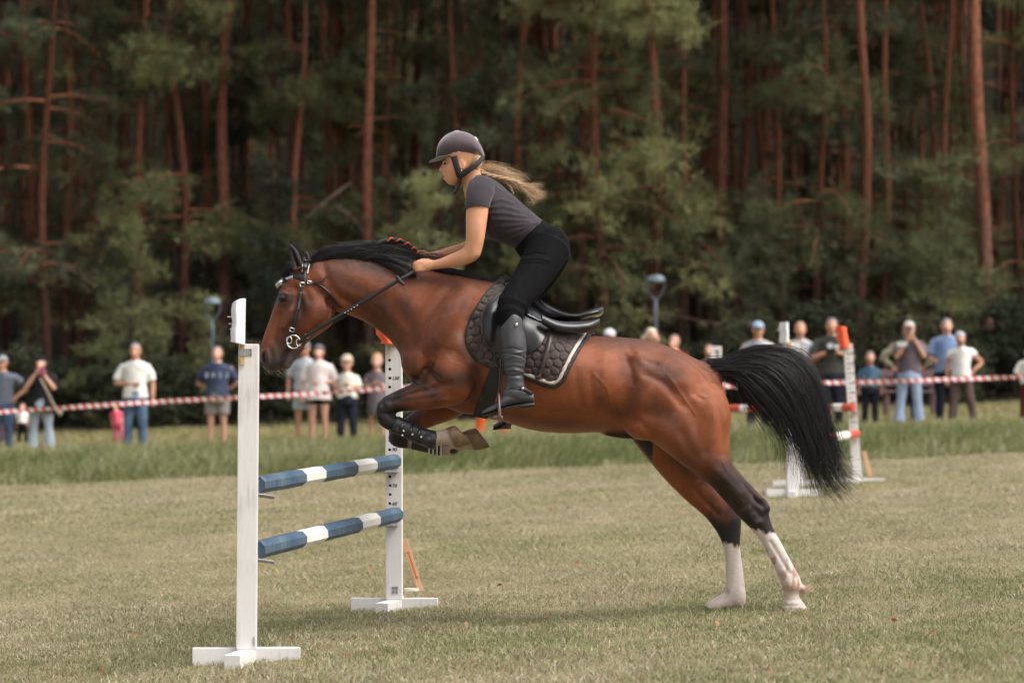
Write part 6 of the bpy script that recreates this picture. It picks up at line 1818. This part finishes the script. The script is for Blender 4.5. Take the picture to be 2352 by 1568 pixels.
def person(label, px, py_feet, D, H, top, bottom, hair=(.10, .06, .04), hat=None, arms=('down', 'down'), sleeve=.42, legs='long', b=1.0, child=False, yaw=0.0, skin=0, shoe=(.05, .05, .05), belly=0.0,
           glasses=False, longhair=False, group='spectators behind the tape', stance=.10, lean=0.0, untuck=.0, dress=False, feet_z=None, headturn=0.0, head_top=None):
    p = W(px, py_feet, D)
    p.z = gz(p.x, p.y) if feet_z is None else feet_z
    if head_top is not None:
        H = CAMH + (HY - head_top) * D / FPX - p.z - (.02 if hat else .008) * H
    t = thing('person', label, 'person', p, group)
    t.rotation_euler = (0, 0, yaw)
    h = H
    hs = (.133 if not child else .163) * h            # head height
    sw = (.118 if not child else .105) * h * b        # half shoulder
    zs, zw, zh, zc = (.815 if not child else .775) * h, .62 * h, .53 * h, .475 * h
    dpt = .072 * h * b
    sk = PSKIN[skin]
    def L(a): return a
    def lx(z): return lean * z
    # --- body
    torso = loft([(-.085 * h * b, zc - .03 * h, .085 * h * b, zc - .03 * h, dpt * .9), (-.098 * h * b, zh, .098 * h * b, zh, dpt * 1.05), (-.086 * h * b, zw, .086 * h * b, zw, dpt * (1 + belly)), (-.100 * h * b, .72 * h, .100 * h * b, .72 * h, dpt * 1.08), (-sw * .98, zs - .025 * h, sw * .98, zs - .025 * h, dpt * .85), (-sw * .62, zs + .012 * h, sw * .62, zs + .012 * h, dpt * .6), (-.035 * h, zs + .035 * h, .035 * h, zs + .035 * h, .035 * h)], seg=20, sub=3)
    torso = (torso[0] * [.90, .86, 1.0], torso[1])
    zc_ = h - hs * .5
    head = [ball((0, -.01 * h, zc_ + hs * .06), (hs * .40, hs * .47, hs * .46), 16, 12), loft([(-hs * .30, zc_ - hs * .02, hs * .30, zc_ - hs * .02, hs * .36, -.02 * h), (-hs * .27, zc_ - hs * .22, hs * .27, zc_ - hs * .22, hs * .33, -.022 * h), (-hs * .15, zc_ - hs * .46, hs * .15, zc_ - hs * .46, hs * .18, -.03 * h)], seg=14, sub=2),
            ball((0, -hs * .50 - .01 * h, zc_ - hs * .05), (hs * .07, hs * .12, hs * .12), 8, 6), ball((-hs * .41, 0, zc_), (hs * .05, hs * .10, hs * .14), 8, 6), ball((hs * .41, 0, zc_), (hs * .05, hs * .10, hs * .14), 8, 6),
            tube([(0, .0, zs - .01 * h, .045 * h * b ** .5), (0, 0, h - hs * .75, .036 * h)], seg=12, sub=2, up=(1, 0, 0))]
    if headturn:
        R = np.array(Matrix.Rotation(headturn, 3, 'Z'))
        head[:5] = [(v @ R.T, f) for v, f in head[:5]]
    arm_paths, fing = [], []
    for s, pose in zip((-1, 1), arms):
        S = np.array((s * sw * .92, .0, zs - .02 * h))
        P = {'down': ((s * (sw + .035 * h), .01 * h, .63 * h), (s * (sw + .04 * h), -.03 * h, .475 * h)), 'behind': ((s * (sw + .065 * h), .05 * h, .64 * h), (s * .02 * h, .10 * h, .535 * h)),
             'phone': ((s * (sw + .015 * h), -.09 * h, .66 * h), (s * .03 * h, -.15 * h, .835 * h)), 'waist': ((s * (sw + .055 * h), -.01 * h, .635 * h), (-s * .005 * h, -.115 * h, .625 * h)),
             'clap': ((s * (sw + .03 * h), -.04 * h, .625 * h), (s * .012 * h, -.135 * h, .665 * h)), 'hip': ((s * (sw + .115 * h), .01 * h, .665 * h), (s * (sw + .005 * h), -.045 * h, .565 * h)),
             'camera': ((s * (sw + .05 * h), -.03 * h, .64 * h), (s * .045 * h, -.14 * h, .69 * h)), 'pocket': ((s * (sw + .06 * h), .02 * h, .64 * h), (s * (sw + .01 * h), -.02 * h, .53 * h)), 'front': ((s * (sw + .035 * h), 0, .63 * h), (s * .02 * h, -.10 * h, .535 * h))}[pose]
        E, Hn = np.array(P[0]), np.array(P[1])
        arm_paths.append((S, E, Hn))
        ra = .030 * h * b ** .5
        d = (Hn - E) / np.linalg.norm(Hn - E)
        head.append(tube([(*S, ra * 1.15), (*((S + E) / 2), ra), (*E, ra * .86), (*((E + Hn) / 2), ra * .78), (*(Hn - d * .02 * h), ra * .58)], seg=12, sub=2, up=(.3, 1, .2)))
        head.append(ball(Hn + d * .012 * h, (.020 * h, .017 * h, .026 * h), 10, 8))
        side = np.cross(d, [0, 1, 0.2]); side /= np.linalg.norm(side) + 1e-6
        for k in range(4):
            q = Hn + d * .025 * h + side * (.0105 * h * (k - 1.5))
            fing.append(tube([(*q, .0056 * h), (*(q + d * .022 * h), .0052 * h), (*(q + d * (.036 if k in (1, 2) else .030) * h + np.array([0, .008 * h, -.004 * h])), .0042 * h)], seg=6, sub=2))
        q = Hn + side * .020 * h * s
        fing.append(tube([(*q, .006 * h), (*(q + d * .016 * h + side * .010 * h * s), .0056 * h), (*(q + d * .030 * h + side * .010 * h * s), .0044 * h)], seg=6, sub=2))
    leg_paths = []
    for s in (-1, 1):
        fx = s * (.052 * h + stance * .25)
        Lg = [np.array((s * .052 * h * b, 0, zc + .02 * h)), np.array((s * .056 * h + s * stance * .12, -.01 * h, .275 * h)), np.array((fx, .005 * h, .045 * h))]
        leg_paths.append(Lg)
        head.append(tube([(*Lg[0], .055 * h * b), (*((Lg[0] + Lg[1]) / 2), .047 * h * b ** .6), (*Lg[1], .034 * h), (*((Lg[1] + Lg[2]) / 2 + [0, .008 * h, .02 * h]), .032 * h), (*Lg[2], .021 * h)], seg=12, sub=2, up=(0, 1, 0)))
        head.append(loft([(fx - .02 * h, .0, fx + .02 * h, .045 * h, .03 * h, -.0)] * 2, seg=8, sub=1))
    me = fuse([torso] + head, .0185, 1)
    bv = get_co(me); bf = [tuple(q.vertices) for q in me.polygons]
    v, f = join_vf([(bv, bf)] + fing)
    bm_ = mesh_np('body', v, f)
    def sheared(o):
        o.rotation_euler = (0, lean, 0)
        return o
    def add(nm, me_, m_): return sheared(link(nm, me_, m_, t, loc=(0, 0, 0)))
    add('body', bm_, sk)
    # --- shirt or dress
    o = .012
    zhem = zh - .02 * h - untuck * h
    st = []
    if dress: st += [(-.125 * h * b, .30 * h, .125 * h * b, .30 * h, dpt * 1.5), (-.115 * h * b, .45 * h, .115 * h * b, .45 * h, dpt * 1.35)]
    else:
        wh = (.108 + .22 * untuck) * h * b + o
        st += [(-wh, zhem, wh, zhem, dpt * (1.18 + belly * .5 + 3.2 * untuck) + o)]
    st += [(-.093 * h * b - o, zw, .093 * h * b + o, zw, dpt * (1.05 + belly) + o), (-.103 * h * b - o, .72 * h, .103 * h * b + o, .72 * h, dpt * 1.12 + o), (-sw - o * .4, zs - .022 * h, sw + o * .4, zs - .022 * h, dpt * .9 + o), (-sw * .64, zs + .018 * h, sw * .64, zs + .018 * h, dpt * .62 + o), (-.046 * h, zs + .030 * h, .046 * h, zs + .030 * h, .042 * h)]
    parts = [loft(st, seg=22, sub=3)]
    for S, E, Hn in arm_paths:
        ra = .030 * h * b ** .5 + o
        if sleeve <= .5:
            q = S + (E - S) * sleeve * 2
            parts.append(tube([(*(S * [.8, 1, 1]), ra * 1.25), (*((S + q) / 2), ra * 1.18), (*q, ra * 1.15)], seg=12, sub=2, up=(.3, 1, .2)))
        else:
            q = E + (Hn - E) * (sleeve - .5) * 2 * .92
            parts.append(tube([(*(S * [.8, 1, 1]), ra * 1.25), (*((S + E) / 2), ra * 1.12), (*E, ra * 1.05), (*q, ra * .82)], seg=12, sub=2, up=(.3, 1, .2)))
    sm_ = fuse(parts, .0185, 1)
    vv = get_co(sm_); nn = get_no(sm_)
    vv = vv + nn * (.005 * vnoise(vv * [1, .6, 2.2], 16, int(px)))[:, None]
    set_co(sm_, vv)
    add('shirt' if not dress else 'dress', sm_, top)
    # --- trousers, shorts or skirt
    if bottom is not None:
        o2 = .012
        parts = [loft([(-.092 * h * b, zc - .04 * h, .092 * h * b, zc - .04 * h, dpt * 1.0 + o2), (-.103 * h * b - o2 * .3, zh, .103 * h * b + o2 * .3, zh, dpt * 1.10 + o2), (-.085 * h * b, zh + .035 * h, .085 * h * b, zh + .035 * h, dpt * .95)], seg=20, sub=3)]
        for (a, k, f_) in leg_paths:
            if legs == 'short': q = a + (k - a) * .80; parts.append(tube([(*a, .058 * h * b + o2), (*((a + q) / 2), .056 * h * b + o2), (*q, .054 * h * b + o2)], seg=12, sub=2, up=(0, 1, 0)))
            elif legs == 'mini': q = a + (k - a) * .42; parts.append(tube([(*a, .060 * h * b + o2), (*q, .058 * h * b + o2)], seg=12, sub=2, up=(0, 1, 0)))
            elif legs == 'flare': parts.append(tube([(*a, .058 * h * b + o2), (*((a + k) / 2), .050 * h * b + o2), (*k, .038 * h + o2), (*((k + f_) / 2), .042 * h + o2), (*(f_ - [0, 0, .03 * h]), .056 * h + o2)], seg=12, sub=2, up=(0, 1, 0)))
            else: parts.append(tube([(*a, .058 * h * b + o2), (*((a + k) / 2), .051 * h * b + o2), (*k, .041 * h + o2), (*((k + f_) / 2), .037 * h + o2), (*(f_ - [0, 0, .02 * h]), .032 * h + o2)], seg=12, sub=2, up=(0, 1, 0)))
        pm = fuse(parts, .0185, 1)
        vv = get_co(pm); nn = get_no(pm)
        set_co(pm, vv + nn * (.005 * vnoise(vv * [1, .6, 2.0], 15, int(px) + 5))[:, None])
        add({'long': 'trousers', 'flare': 'trousers', 'short': 'shorts', 'mini': 'shorts'}[legs], pm, bottom)
    for (a, k, f_) in leg_paths:
        x = f_[0]
        add('shoe', mesh_np('shoe', *tube([(x, .05 * h * .6, .022 * h, .020 * h), (x, -.01 * h, .026 * h, .024 * h), (x, -.06 * h, .018 * h, .022 * h), (x, -.085 * h, .014 * h, .014 * h)], seg=12, sub=2, flat=1.0, up=(1, 0, 0))), cloth('shoe%d' % int(shoe[0] * 100), shoe))
    # --- head cover
    zt = zc_ + hs * .06
    hair_m = mat('hair_%d' % int(hair[0] * 1000 + hair[2] * 100), hair, rough=.6, var=.35, scale=40, stretch=(3, 3, 1))
    capv = lambda sx, sy, sz, dy, dz: ball((0, dy, zt + dz), (hs * .40 * sx, hs * .47 * sy, hs * .46 * sz), 18, 12)
    hp_ = [capv(1.09, 1.06, 1.08, .03 * hs, .07 * hs)]
    if longhair: hp_ += [loft([(-hs * .44, zc_ + hs * .1, hs * .44, zc_ + hs * .1, hs * .30, hs * .22), (-hs * .5, zc_ - hs * .4, hs * .5, zc_ - hs * .4, hs * .26, hs * .26), (-hs * .44, zc_ - hs * .85, hs * .44, zc_ - hs * .85, hs * .2, hs * .3)], seg=14, sub=2)]
    hm = fuse(hp_, .013, 2)
    hv_ = get_co(hm)
    cut_mesh(hm, ~((hv_[:, 1] < -.10 * hs - .01 * h) & (hv_[:, 2] < zt + hs * .26)) & ~((hv_[:, 2] < zt - hs * .20) & (hv_[:, 1] < hs * .12)))
    if headturn:
        set_co(hm, get_co(hm) @ np.array(Matrix.Rotation(headturn, 3, 'Z')).T)
    add('hair', hm, hair_m)
    if hat is not None:
        kind, col = hat
        m_ = cloth('hat%d%d' % (int(col[0] * 100), int(col[2] * 100)), col)
        cm_ = fuse([capv(1.14, 1.12, 1.06, .02 * hs, .12 * hs)], .010, 1)
        cv_ = get_co(cm_); cut_mesh(cm_, cv_[:, 2] > zt + hs * (.14 if kind != 'band' else .10))
        c_ = add('cap', cm_, m_)
        if kind == 'cap':
            link('peak', mesh_np('peak', *loft([(-hs * .36, zt + hs * .20, hs * .36, zt + hs * .24, hs * .05, -hs * .30), (-hs * .38, zt + hs * .18, hs * .38, zt + hs * .22, hs * .05, -hs * .48), (-hs * .30, zt + hs * .13, hs * .30, zt + hs * .15, hs * .04, -hs * .68), (-hs * .15, zt + hs * .10, hs * .15, zt + hs * .12, hs * .03, -hs * .78)], seg=14, sub=2)), m_, c_, loc=(0, 0, 0))
    fy = -hs * .455 - .01 * h
    R = Matrix.Rotation(headturn, 3, 'Z')
    def fpos(x, y, z):
        q = R @ Vector((x, y, 0)); return (q.x, q.y, z)
    if glasses:
        add('sunglasses', mesh_np('gl', *join_vf([ball(fpos(-hs * .16, fy + .01, zc_ + hs * .07), (hs * .13, hs * .06, hs * .09), 10, 6), ball(fpos(hs * .16, fy + .01, zc_ + hs * .07), (hs * .13, hs * .06, hs * .09), 10, 6), tube([(*fpos(-hs * .2, fy, zc_ + hs * .10), hs * .02), (*fpos(hs * .2, fy, zc_ + hs * .10), hs * .02)], seg=6, sub=1)])), mat('dark_glass', (.03, .015, .012), rough=.15))
    else:
        for s in (-1, 1): add('eye', mesh_np('eye', *ball(fpos(s * hs * .16, fy + hs * .035, zc_ + hs * .06), (hs * .07, hs * .03, hs * .045), 8, 6)), M_EYE)
    add('mouth', mesh_np('mouth', *ball(fpos(0, fy + hs * .055, zc_ - hs * .24), (hs * .12, hs * .035, hs * .035), 8, 6)), mat('mouth_skin', (.36, .13, .10), rough=.5))
    return t

def held(name, label, cat, px, py, D, size, m, rot=None, bevel=.004):
    v, f = boxvf((0, 0, 0), size, rot, bevel)
    return tag(link(name, mesh_np(name, v, f), m, None, loc=W(px, py, D), smooth=False), label, cat)

C_GREYB = cloth('greyblue', (.115, .125, .155)); C_DENIM = cloth('denim', (.055, .095, .165), second=(.11, .17, .26), ms=4); C_LDENIM = cloth('pale_denim', (.36, .43, .49), second=(.30, .37, .44)); C_BLACK = cloth('black', (.016, .016, .018))
C_WHITE = cloth('white', (.74, .72, .68)); C_NAVY = cloth('navy', (.055, .068, .115), second=(.045, .055, .095)); C_KHAKI = cloth('khaki', (.23, .215, .19)); C_LGREY = cloth('light_grey', (.42, .46, .50)); C_BLOUSE = cloth('blouse', (.70, .62, .60))
C_CREAM = cloth('cream', (.70, .68, .58)); C_DKNAVY = cloth('dark_navy', (.018, .022, .035)); C_MAUVE = cloth('mauve_grey', (.15, .125, .14)); C_PINK = cloth('pink', (.62, .10, .14), second=(.60, .22, .30)); C_ORANGE = cloth('orange', (.80, .12, .02))
C_OLIVE = cloth('dark_olive', (.060, .062, .055)); C_BLUE = cloth('sky_blue', (.22, .32, .52)); C_TEAL = cloth('teal_blue', (.075, .16, .25), second=(.16, .22, .27)); C_BROWN = cloth('brown', (.115, .078, .072)); C_CAMO = cloth('camouflage', (.17, .16, .10), second=(.33, .30, .20), ms=14)
C_SAND = cloth('sand_grey', (.36, .40, .38)); C_JEANS2 = cloth('powder_denim', (.33, .40, .54), second=(.27, .34, .48)); C_VEST = cloth('vest', (.55, .53, .48), second=(.30, .33, .40), ms=5); C_RED = cloth('red', (.50, .03, .025)); C_STRIPE = striped('striped_polo', (.62, .60, .60), (.28, .28, .31), 13.0)
C_TEEP = cloth('purple_grey', (.13, .10, .115))
DP = 45.0
person('man in grey cap and grey-blue polo cut off by the left edge', 6, 1036, 45.2, 1.66, C_GREYB, C_DENIM, hat=('cap', (.24, .25, .26)), arms=('down', 'hip'), b=1.18, belly=.35, untuck=.03, hair=(.12, .11, .10), skin=1, head_top=815)
person('small child in white and dark clothes behind the man at left edge', 52, 1005, 48.5, .82, C_WHITE, C_BLACK, child=True, hair=(.22, .10, .06), b=1.0, head_top=926)
person('woman in black tunic and pale jeans holding up a phone', 95, 1040, 44.8, 1.66, C_BLACK, C_LDENIM, hair=(.012, .011, .012), longhair=True, arms=('phone', 'phone'), sleeve=.42, b=1.22, untuck=.10, legs='flare', stance=.24, hat=('beret', (.014, .014, .016)), head_top=816)
held('phone', 'pinkish phone held up by the woman in black', 'phone', 97, 853, 44.5, (.075, .012, .14), mat('phone_case', (.30, .05, .12), rough=.3, var=.1))
person('child in pink leaning behind the man in the white polo', 276, 1006, 47.5, .80, C_PINK, C_PINK, child=True, hair=(.45, .25, .22), lean=-.12, head_top=922)
person('grey-haired man in white polo and blue jeans wearing sunglasses', 311, 1034, 45.2, 1.70, C_WHITE, C_DENIM, hair=(.21, .21, .22), arms=('waist', 'down'), glasses=True, belly=.25, untuck=.02, b=1.08, skin=1, stance=.14, headturn=.05, head_top=789)
person('man in navy tee and grey cargo shorts, hands behind his back', 499, 1031, 45.6, 1.66, C_NAVY, C_KHAKI, hair=(.20, .16, .14), arms=('behind', 'behind'), legs='short', b=1.12, belly=.2, untuck=.03, skin=0, head_top=796)
person('man in grey tee and pale shorts half hidden behind the horse muzzle', 700, 1022, 46.2, 1.68, C_LGREY, C_SAND, hair=(.14, .12, .12), hat=('cap', (.20, .20, .22)), legs='short', b=1.05, skin=1, arms=('down', 'down'), head_top=782)
person('woman in white blouse and black shorts beside the grey-tee man', 732, 1028, 45.3, 1.66, C_BLOUSE, C_BLACK, hair=(.16, .08, .05), longhair=True, hat=('band', (.12, .11, .12)), arms=('down', 'waist'), sleeve=.46, legs='mini', untuck=.07, b=1.05, head_top=790)
person('child in cream tee and beige cap with dark trousers', 797, 1012, 45.4, 1.42, C_CREAM, C_DKNAVY, child=True, hat=('cap', (.50, .40, .30)), hair=(.20, .12, .08), arms=('clap', 'clap'), b=1.1, sleeve=.46, stance=.16, head_top=814)
person('fair-haired child in mauve dress beside the numbered white stand', 866, 1010, 45.6, 1.40, C_MAUVE, None, child=True, hair=(.42, .24, .12), arms=('clap', 'clap'), dress=True, b=1.0, head_top=812)
person('person in orange trousers hidden behind the horse chest', 1130, 1004, 44.8, 1.58, C_WHITE, C_ORANGE, hair=(.10, .07, .05), stance=.5)
person('person in white peaked cap whose head shows over the horse back', 1400, 1010, 45.5, 1.78, C_WHITE, C_DENIM, hat=('cap', (.60, .60, .64)), hair=(.2, .12, .08), head_top=754)
person('fair-haired woman whose head shows over the horse croup', 1496, 1004, 45.5, 1.75, C_CREAM, C_DENIM, hair=(.62, .52, .38), longhair=True, headturn=.5, head_top=754)
person('brown-haired person in red top seen over the horse croup', 1549, 1004, 45.5, 1.64, C_RED, C_DENIM, hair=(.22, .13, .08), glasses=True, headturn=-.3, head_top=769)
person('person with brown hair mostly hidden behind the rump', 1628, 1000, 46.5, 1.40, C_MAUVE, C_DKNAVY, hair=(.25, .14, .10), longhair=True)
person('man in light blue cap and pale vest above the tail', 1741, 986, 45.2, 1.74, C_VEST, C_DKNAVY, hat=('cap', (.28, .36, .46)), hair=(.3, .3, .3), sleeve=.85, b=1.08, skin=1, head_top=737)
person('bald man in striped polo above the horse tail', 1838, 984, 45.4, 1.72, C_STRIPE, C_DKNAVY, hair=(.36, .20, .14), arms=('camera', 'waist'), b=1.12, belly=.2, skin=1, head_top=740)
person('grey-haired man in dark green tee looking down at a camera', 1910, 984, 45.2, 1.78, C_OLIVE, C_DKNAVY, hair=(.10, .10, .11), arms=('camera', 'camera'), b=1.14, belly=.15, skin=1, untuck=.02, head_top=730)
held('camera', 'black camera in the hands of the man in dark green', 'camera', 1908, 806, 44.85, (.15, .09, .10), C_BLACK, bevel=.012)
person('small boy in teal tee and navy trousers beside the leaning stand', 1998, 984, 45.2, 1.20, C_TEAL, C_DKNAVY, child=True, hair=(.14, .10, .09), sleeve=.44, b=1.05, head_top=807)
person('person in camouflage jacket standing behind the filming woman', 2086, 985, 46.2, 1.66, C_CAMO, C_DKNAVY, hair=(.1, .08, .06), sleeve=.95, b=1.32, arms=('hip', 'hip'), head_top=748)
person('woman in cap, purple-grey tee and powder-blue flared jeans filming', 2088, 996, 45.0, 1.80, C_TEEP, C_JEANS2, hat=('cap', (.46, .42, .36)), hair=(.16, .11, .08), arms=('phone', 'phone'), legs='flare', stance=.3, b=1.04, skin=0, head_top=736)
held('phone', 'pale phone held by the woman in powder-blue jeans', 'phone', 2072, 790, 44.65, (.16, .012, .075), mat('pale_case', (.55, .56, .55), rough=.3, var=.1))
person('tall grey-haired man in sky-blue tee and navy jeans', 2174, 978, 45.8, 1.76, C_BLUE, C_DKNAVY, hair=(.16, .15, .15), arms=('front', 'down'), b=1.1, skin=0, belly=.15, untuck=.03, head_top=732)
person('boy in white and brown tee with bandana, one hand on his hip', 2211, 988, 45.1, 1.60, C_WHITE, C_BROWN, child=False, hat=('band', (.42, .42, .42)), hair=(.08, .06, .05), arms=('down', 'hip'), lean=-.03, stance=.42, skin=1, sleeve=.2, head_top=760)
person('person in white tee and dark red trousers cut off by the right edge', 2362, 978, 45.2, 1.44, C_WHITE, cloth('maroon', (.10, .02, .025)), arms=('waist', 'down'), hair=(.1, .07, .05), sleeve=.46, head_top=798)
# prints on three of the tees
def tee_print(px, py, D, pieces, m, parent_label):
    for o_ in COL.objects:
        if o_.get('label') == parent_label: par = o_
    for dx, dz, w_, h_ in pieces:
        v, f = boxvf((0, 0, 0), (w_, .004, h_), None, 0)
        q = W(px + dx, py + dz, D)
        link('print', mesh_np('print', v, f), m, par, loc=q - par.location, smooth=False)
PALE = mat('pale_print', (.22, .25, .33), rough=.9)
tee_print(499, 861, 45.36, [(-24, 0, .05, .09), (-9, 0, .06, .075), (7, 0, .05, .10), (23, 0, .06, .08)], PALE, 'man in navy tee and grey cargo shorts, hands behind his back')
tee_print(1914, 794, 44.96, [(-7, 0, .09, .08), (8, 2, .08, .07)], mat('white_print', (.62, .62, .62), rough=.9), 'grey-haired man in dark green tee looking down at a camera')
tee_print(1998, 865, 45.06, [(-6, 0, .11, .05), (4, 12, .14, .035)], mat('sand_print', (.40, .38, .34), rough=.9), 'small boy in teal tee and navy trousers beside the leaning stand')
# shoulder bag straps
sp0 = [W(92, 868, 44.55), W(104, 890, 44.55), W(121, 925, 44.6), W(136, 950, 44.65)]
bag = thing('shoulder_bag', 'beige strap bag hanging across the woman in black', 'bag', W(136, 960, 44.7))
link('strap', mesh_np('strap', *tube([(*p, .016, .006) for p in sp0], seg=8, sub=4)), cloth('beige', (.45, .36, .28)), bag)
link('pouch', mesh_np('pouch', *ball(tuple(W(137, 944, 44.68)), (.045, .035, .075), 14, 10)), MATS['cloth_beige'], bag)

# ------------------------------------------------------------------ barrier tape
def tape_material():
    n = NT('red_white_tape'); n.set(Roughness=.4)
    tc = n.node('ShaderNodeTexCoord'); sp = n.node('ShaderNodeSeparateXYZ'); n.link(tc.outputs['Object'], sp.inputs[0])
    a = n.node('ShaderNodeMath', _operation='MULTIPLY_ADD'); n.link(sp.outputs['X'], a.inputs[0]); a.inputs[1].default_value = 7.4
    b = n.node('ShaderNodeMath', _operation='MULTIPLY'); n.link(sp.outputs['Z'], b.inputs[0]); b.inputs[1].default_value = 5.0
    n.link(b.outputs[0], a.inputs[2])
    f = n.node('ShaderNodeMath', _operation='FRACT'); n.link(a.outputs[0], f.inputs[0])
    g = n.node('ShaderNodeMath', _operation='GREATER_THAN'); n.link(f.outputs[0], g.inputs[0]); g.inputs[1].default_value = .52
    mx = n.node('ShaderNodeMixRGB'); n.link(g.outputs[0], mx.inputs[0]); mx.inputs[1].default_value = (.72, .70, .70, 1); mx.inputs[2].default_value = (.62, .055, .03, 1)
    n.link(mx.outputs[0], n.bsdf.inputs['Base Color'])
    return n.m
M_TAPE = tape_material()
def tape(path, label, D=44.2, w=.066):
    P = catmull(np.array([tuple(W(px, py, D)) for px, py in path]), 12)
    V, F = [], []
    for i, p in enumerate(P):
        tw = .35 * math.sin(i * .21) + .2 * math.sin(i * .53)
        u = np.array((0, math.sin(tw), math.cos(tw))) * w / 2
        V += [p - u, p + u]
    F = [(2 * i, 2 * i + 2, 2 * i + 3, 2 * i + 1) for i in range(len(P) - 1)]
    return tag(link('barrier_tape', mesh_np('tape', np.array(V), F), M_TAPE), label, 'barrier tape', 'red and white barrier tape')
tape([(-60, 949), (0, 946), (150, 936), (300, 926), (420, 919), (560, 912), (700, 905), (800, 898), (930, 889), (1100, 884), (1300, 880), (1660, 886), (1760, 884), (1880, 879), (2000, 877), (2110, 873), (2240, 869), (2352, 865), (2420, 862)], 'red and white striped barrier tape stretched in front of the spectators')

# ------------------------------------------------------------------ street lamps
M_LAMP = mat('lamp_grey', (.085, .11, .14), rough=.45, var=.1)
M_LAMPT = mat('lamp_hood', (.20, .25, .29), rough=.4, var=.08)
def lamp(label, px, py_top, D, wpx):
    k = D / FPX
    top = W(px, py_top, D)
    z0 = gz(top.x, D)
    t = thing('street_lamp', label, 'street lamp', (top.x, D, z0), 'street lamps before the wood')
    Hh = top.z - z0
    r = wpx * k / 2
    link('pole', mesh_np('pole', *tube([(0, 0, -.05, .04), (0, 0, Hh * .5, .030), (0, 0, Hh - r * 2.6, .024)], seg=12, sub=2, up=(1, 0, 0))), M_LAMP, t, loc=(0, 0, 0))
    for s in (-1, 1):
        link('arm', mesh_np('arm', *tube([(0, 0, Hh - r * 2.75, .020), (s * r * .55, 0, Hh - r * 2.2, .016), (s * r * .88, 0, Hh - r * 1.4, .015), (s * r * .93, 0, Hh - r * .55, .016)], seg=8, sub=4)), M_LAMP, t, loc=(0, 0, 0))
    link('hood', mesh_np('hood', *loft([(-r * .3, Hh, r * .3, Hh, r * .3), (-r * .8, Hh - r * .12, r * .8, Hh - r * .12, r * .8), (-r, Hh - r * .45, r, Hh - r * .45, r), (-r * .96, Hh - r * .68, r * .96, Hh - r * .68, r * .96), (-r * .5, Hh - r * .74, r * .5, Hh - r * .74, r * .5)], seg=24, sub=3)), M_LAMPT, t, loc=(0, 0, 0))
lamp('grey street lamp with round hood left of the horse head', 488, 684, 51, 38)
lamp('grey street lamp with round hood above the horse back', 1506, 632, 51, 42)
# ------------------------------------------------------------------ benches
M_BENCH = mat('bench_wood', (.16, .095, .10), rough=.7, var=.25, scale=8, stretch=(1, 6, 6))
def bench(label, px0, px1, py_seat, D):
    a, b_ = W(px0, py_seat, D), W(px1, py_seat, D)
    cx, L = (a.x + b_.x) / 2, b_.x - a.x
    z0 = gz(cx, D)
    t = thing('park_bench', label, 'bench', (cx, D, z0), 'wooden benches behind the spectators')
    zs = .44
    for k in range(3): part_box('seat_slat', (0, -.15 + .14 * k, zs), (L, .12, .035), M_BENCH, t)
    for k in range(2): part_box('back_slat', (0, .22 + .02 * k, zs + .16 + .16 * k), (L, .03, .12), M_BENCH, t)
    for s in (-1, 1):
        for q in (-.15, .20): part_box('leg', (s * (L / 2 - .12), q, zs / 2 - .03), (.06, .06, zs - .04), M_BENCH, t)
        part_box('back_post', (s * (L / 2 - .12), .245, zs + .18), (.05, .03, .44), M_BENCH, t)
bench('brown wooden bench behind the boy and the filming woman', 2020, 2160, 912, 49)
bench('brown wooden bench at the far left edge', -110, 22, 975, 49)
# ------------------------------------------------------------------ fallen limbs leaning in the wood
M_DEAD = mat('dead_wood', (.20, .14, .11), rough=.9, var=.3)
def limb(label, a, b_, r):
    a, b_ = W(*a), W(*b_)
    m = (a + b_) / 2 + Vector((.05, 0, .06))
    me = mesh_np('limb', *tube([(*(a - Vector((0, 0, 0))), r), (*m, r * .8), (*b_, r * .45)], seg=10, sub=5))
    tag(link('dead_branch', me, M_DEAD), label, 'branch', 'dead branches in the wood')
limb('dead branch slanting up behind the horse mane', (700, 505, 58.4), (806, 420, 58.6), .055)
limb('pale dead branch slanting up behind the saddle cantle', (1352, 735, 56.5), (1412, 632, 56.8), .04)
limb('dead branch slanting down behind the horse neck', (770, 470, 58.6), (850, 560, 58.4), .05)
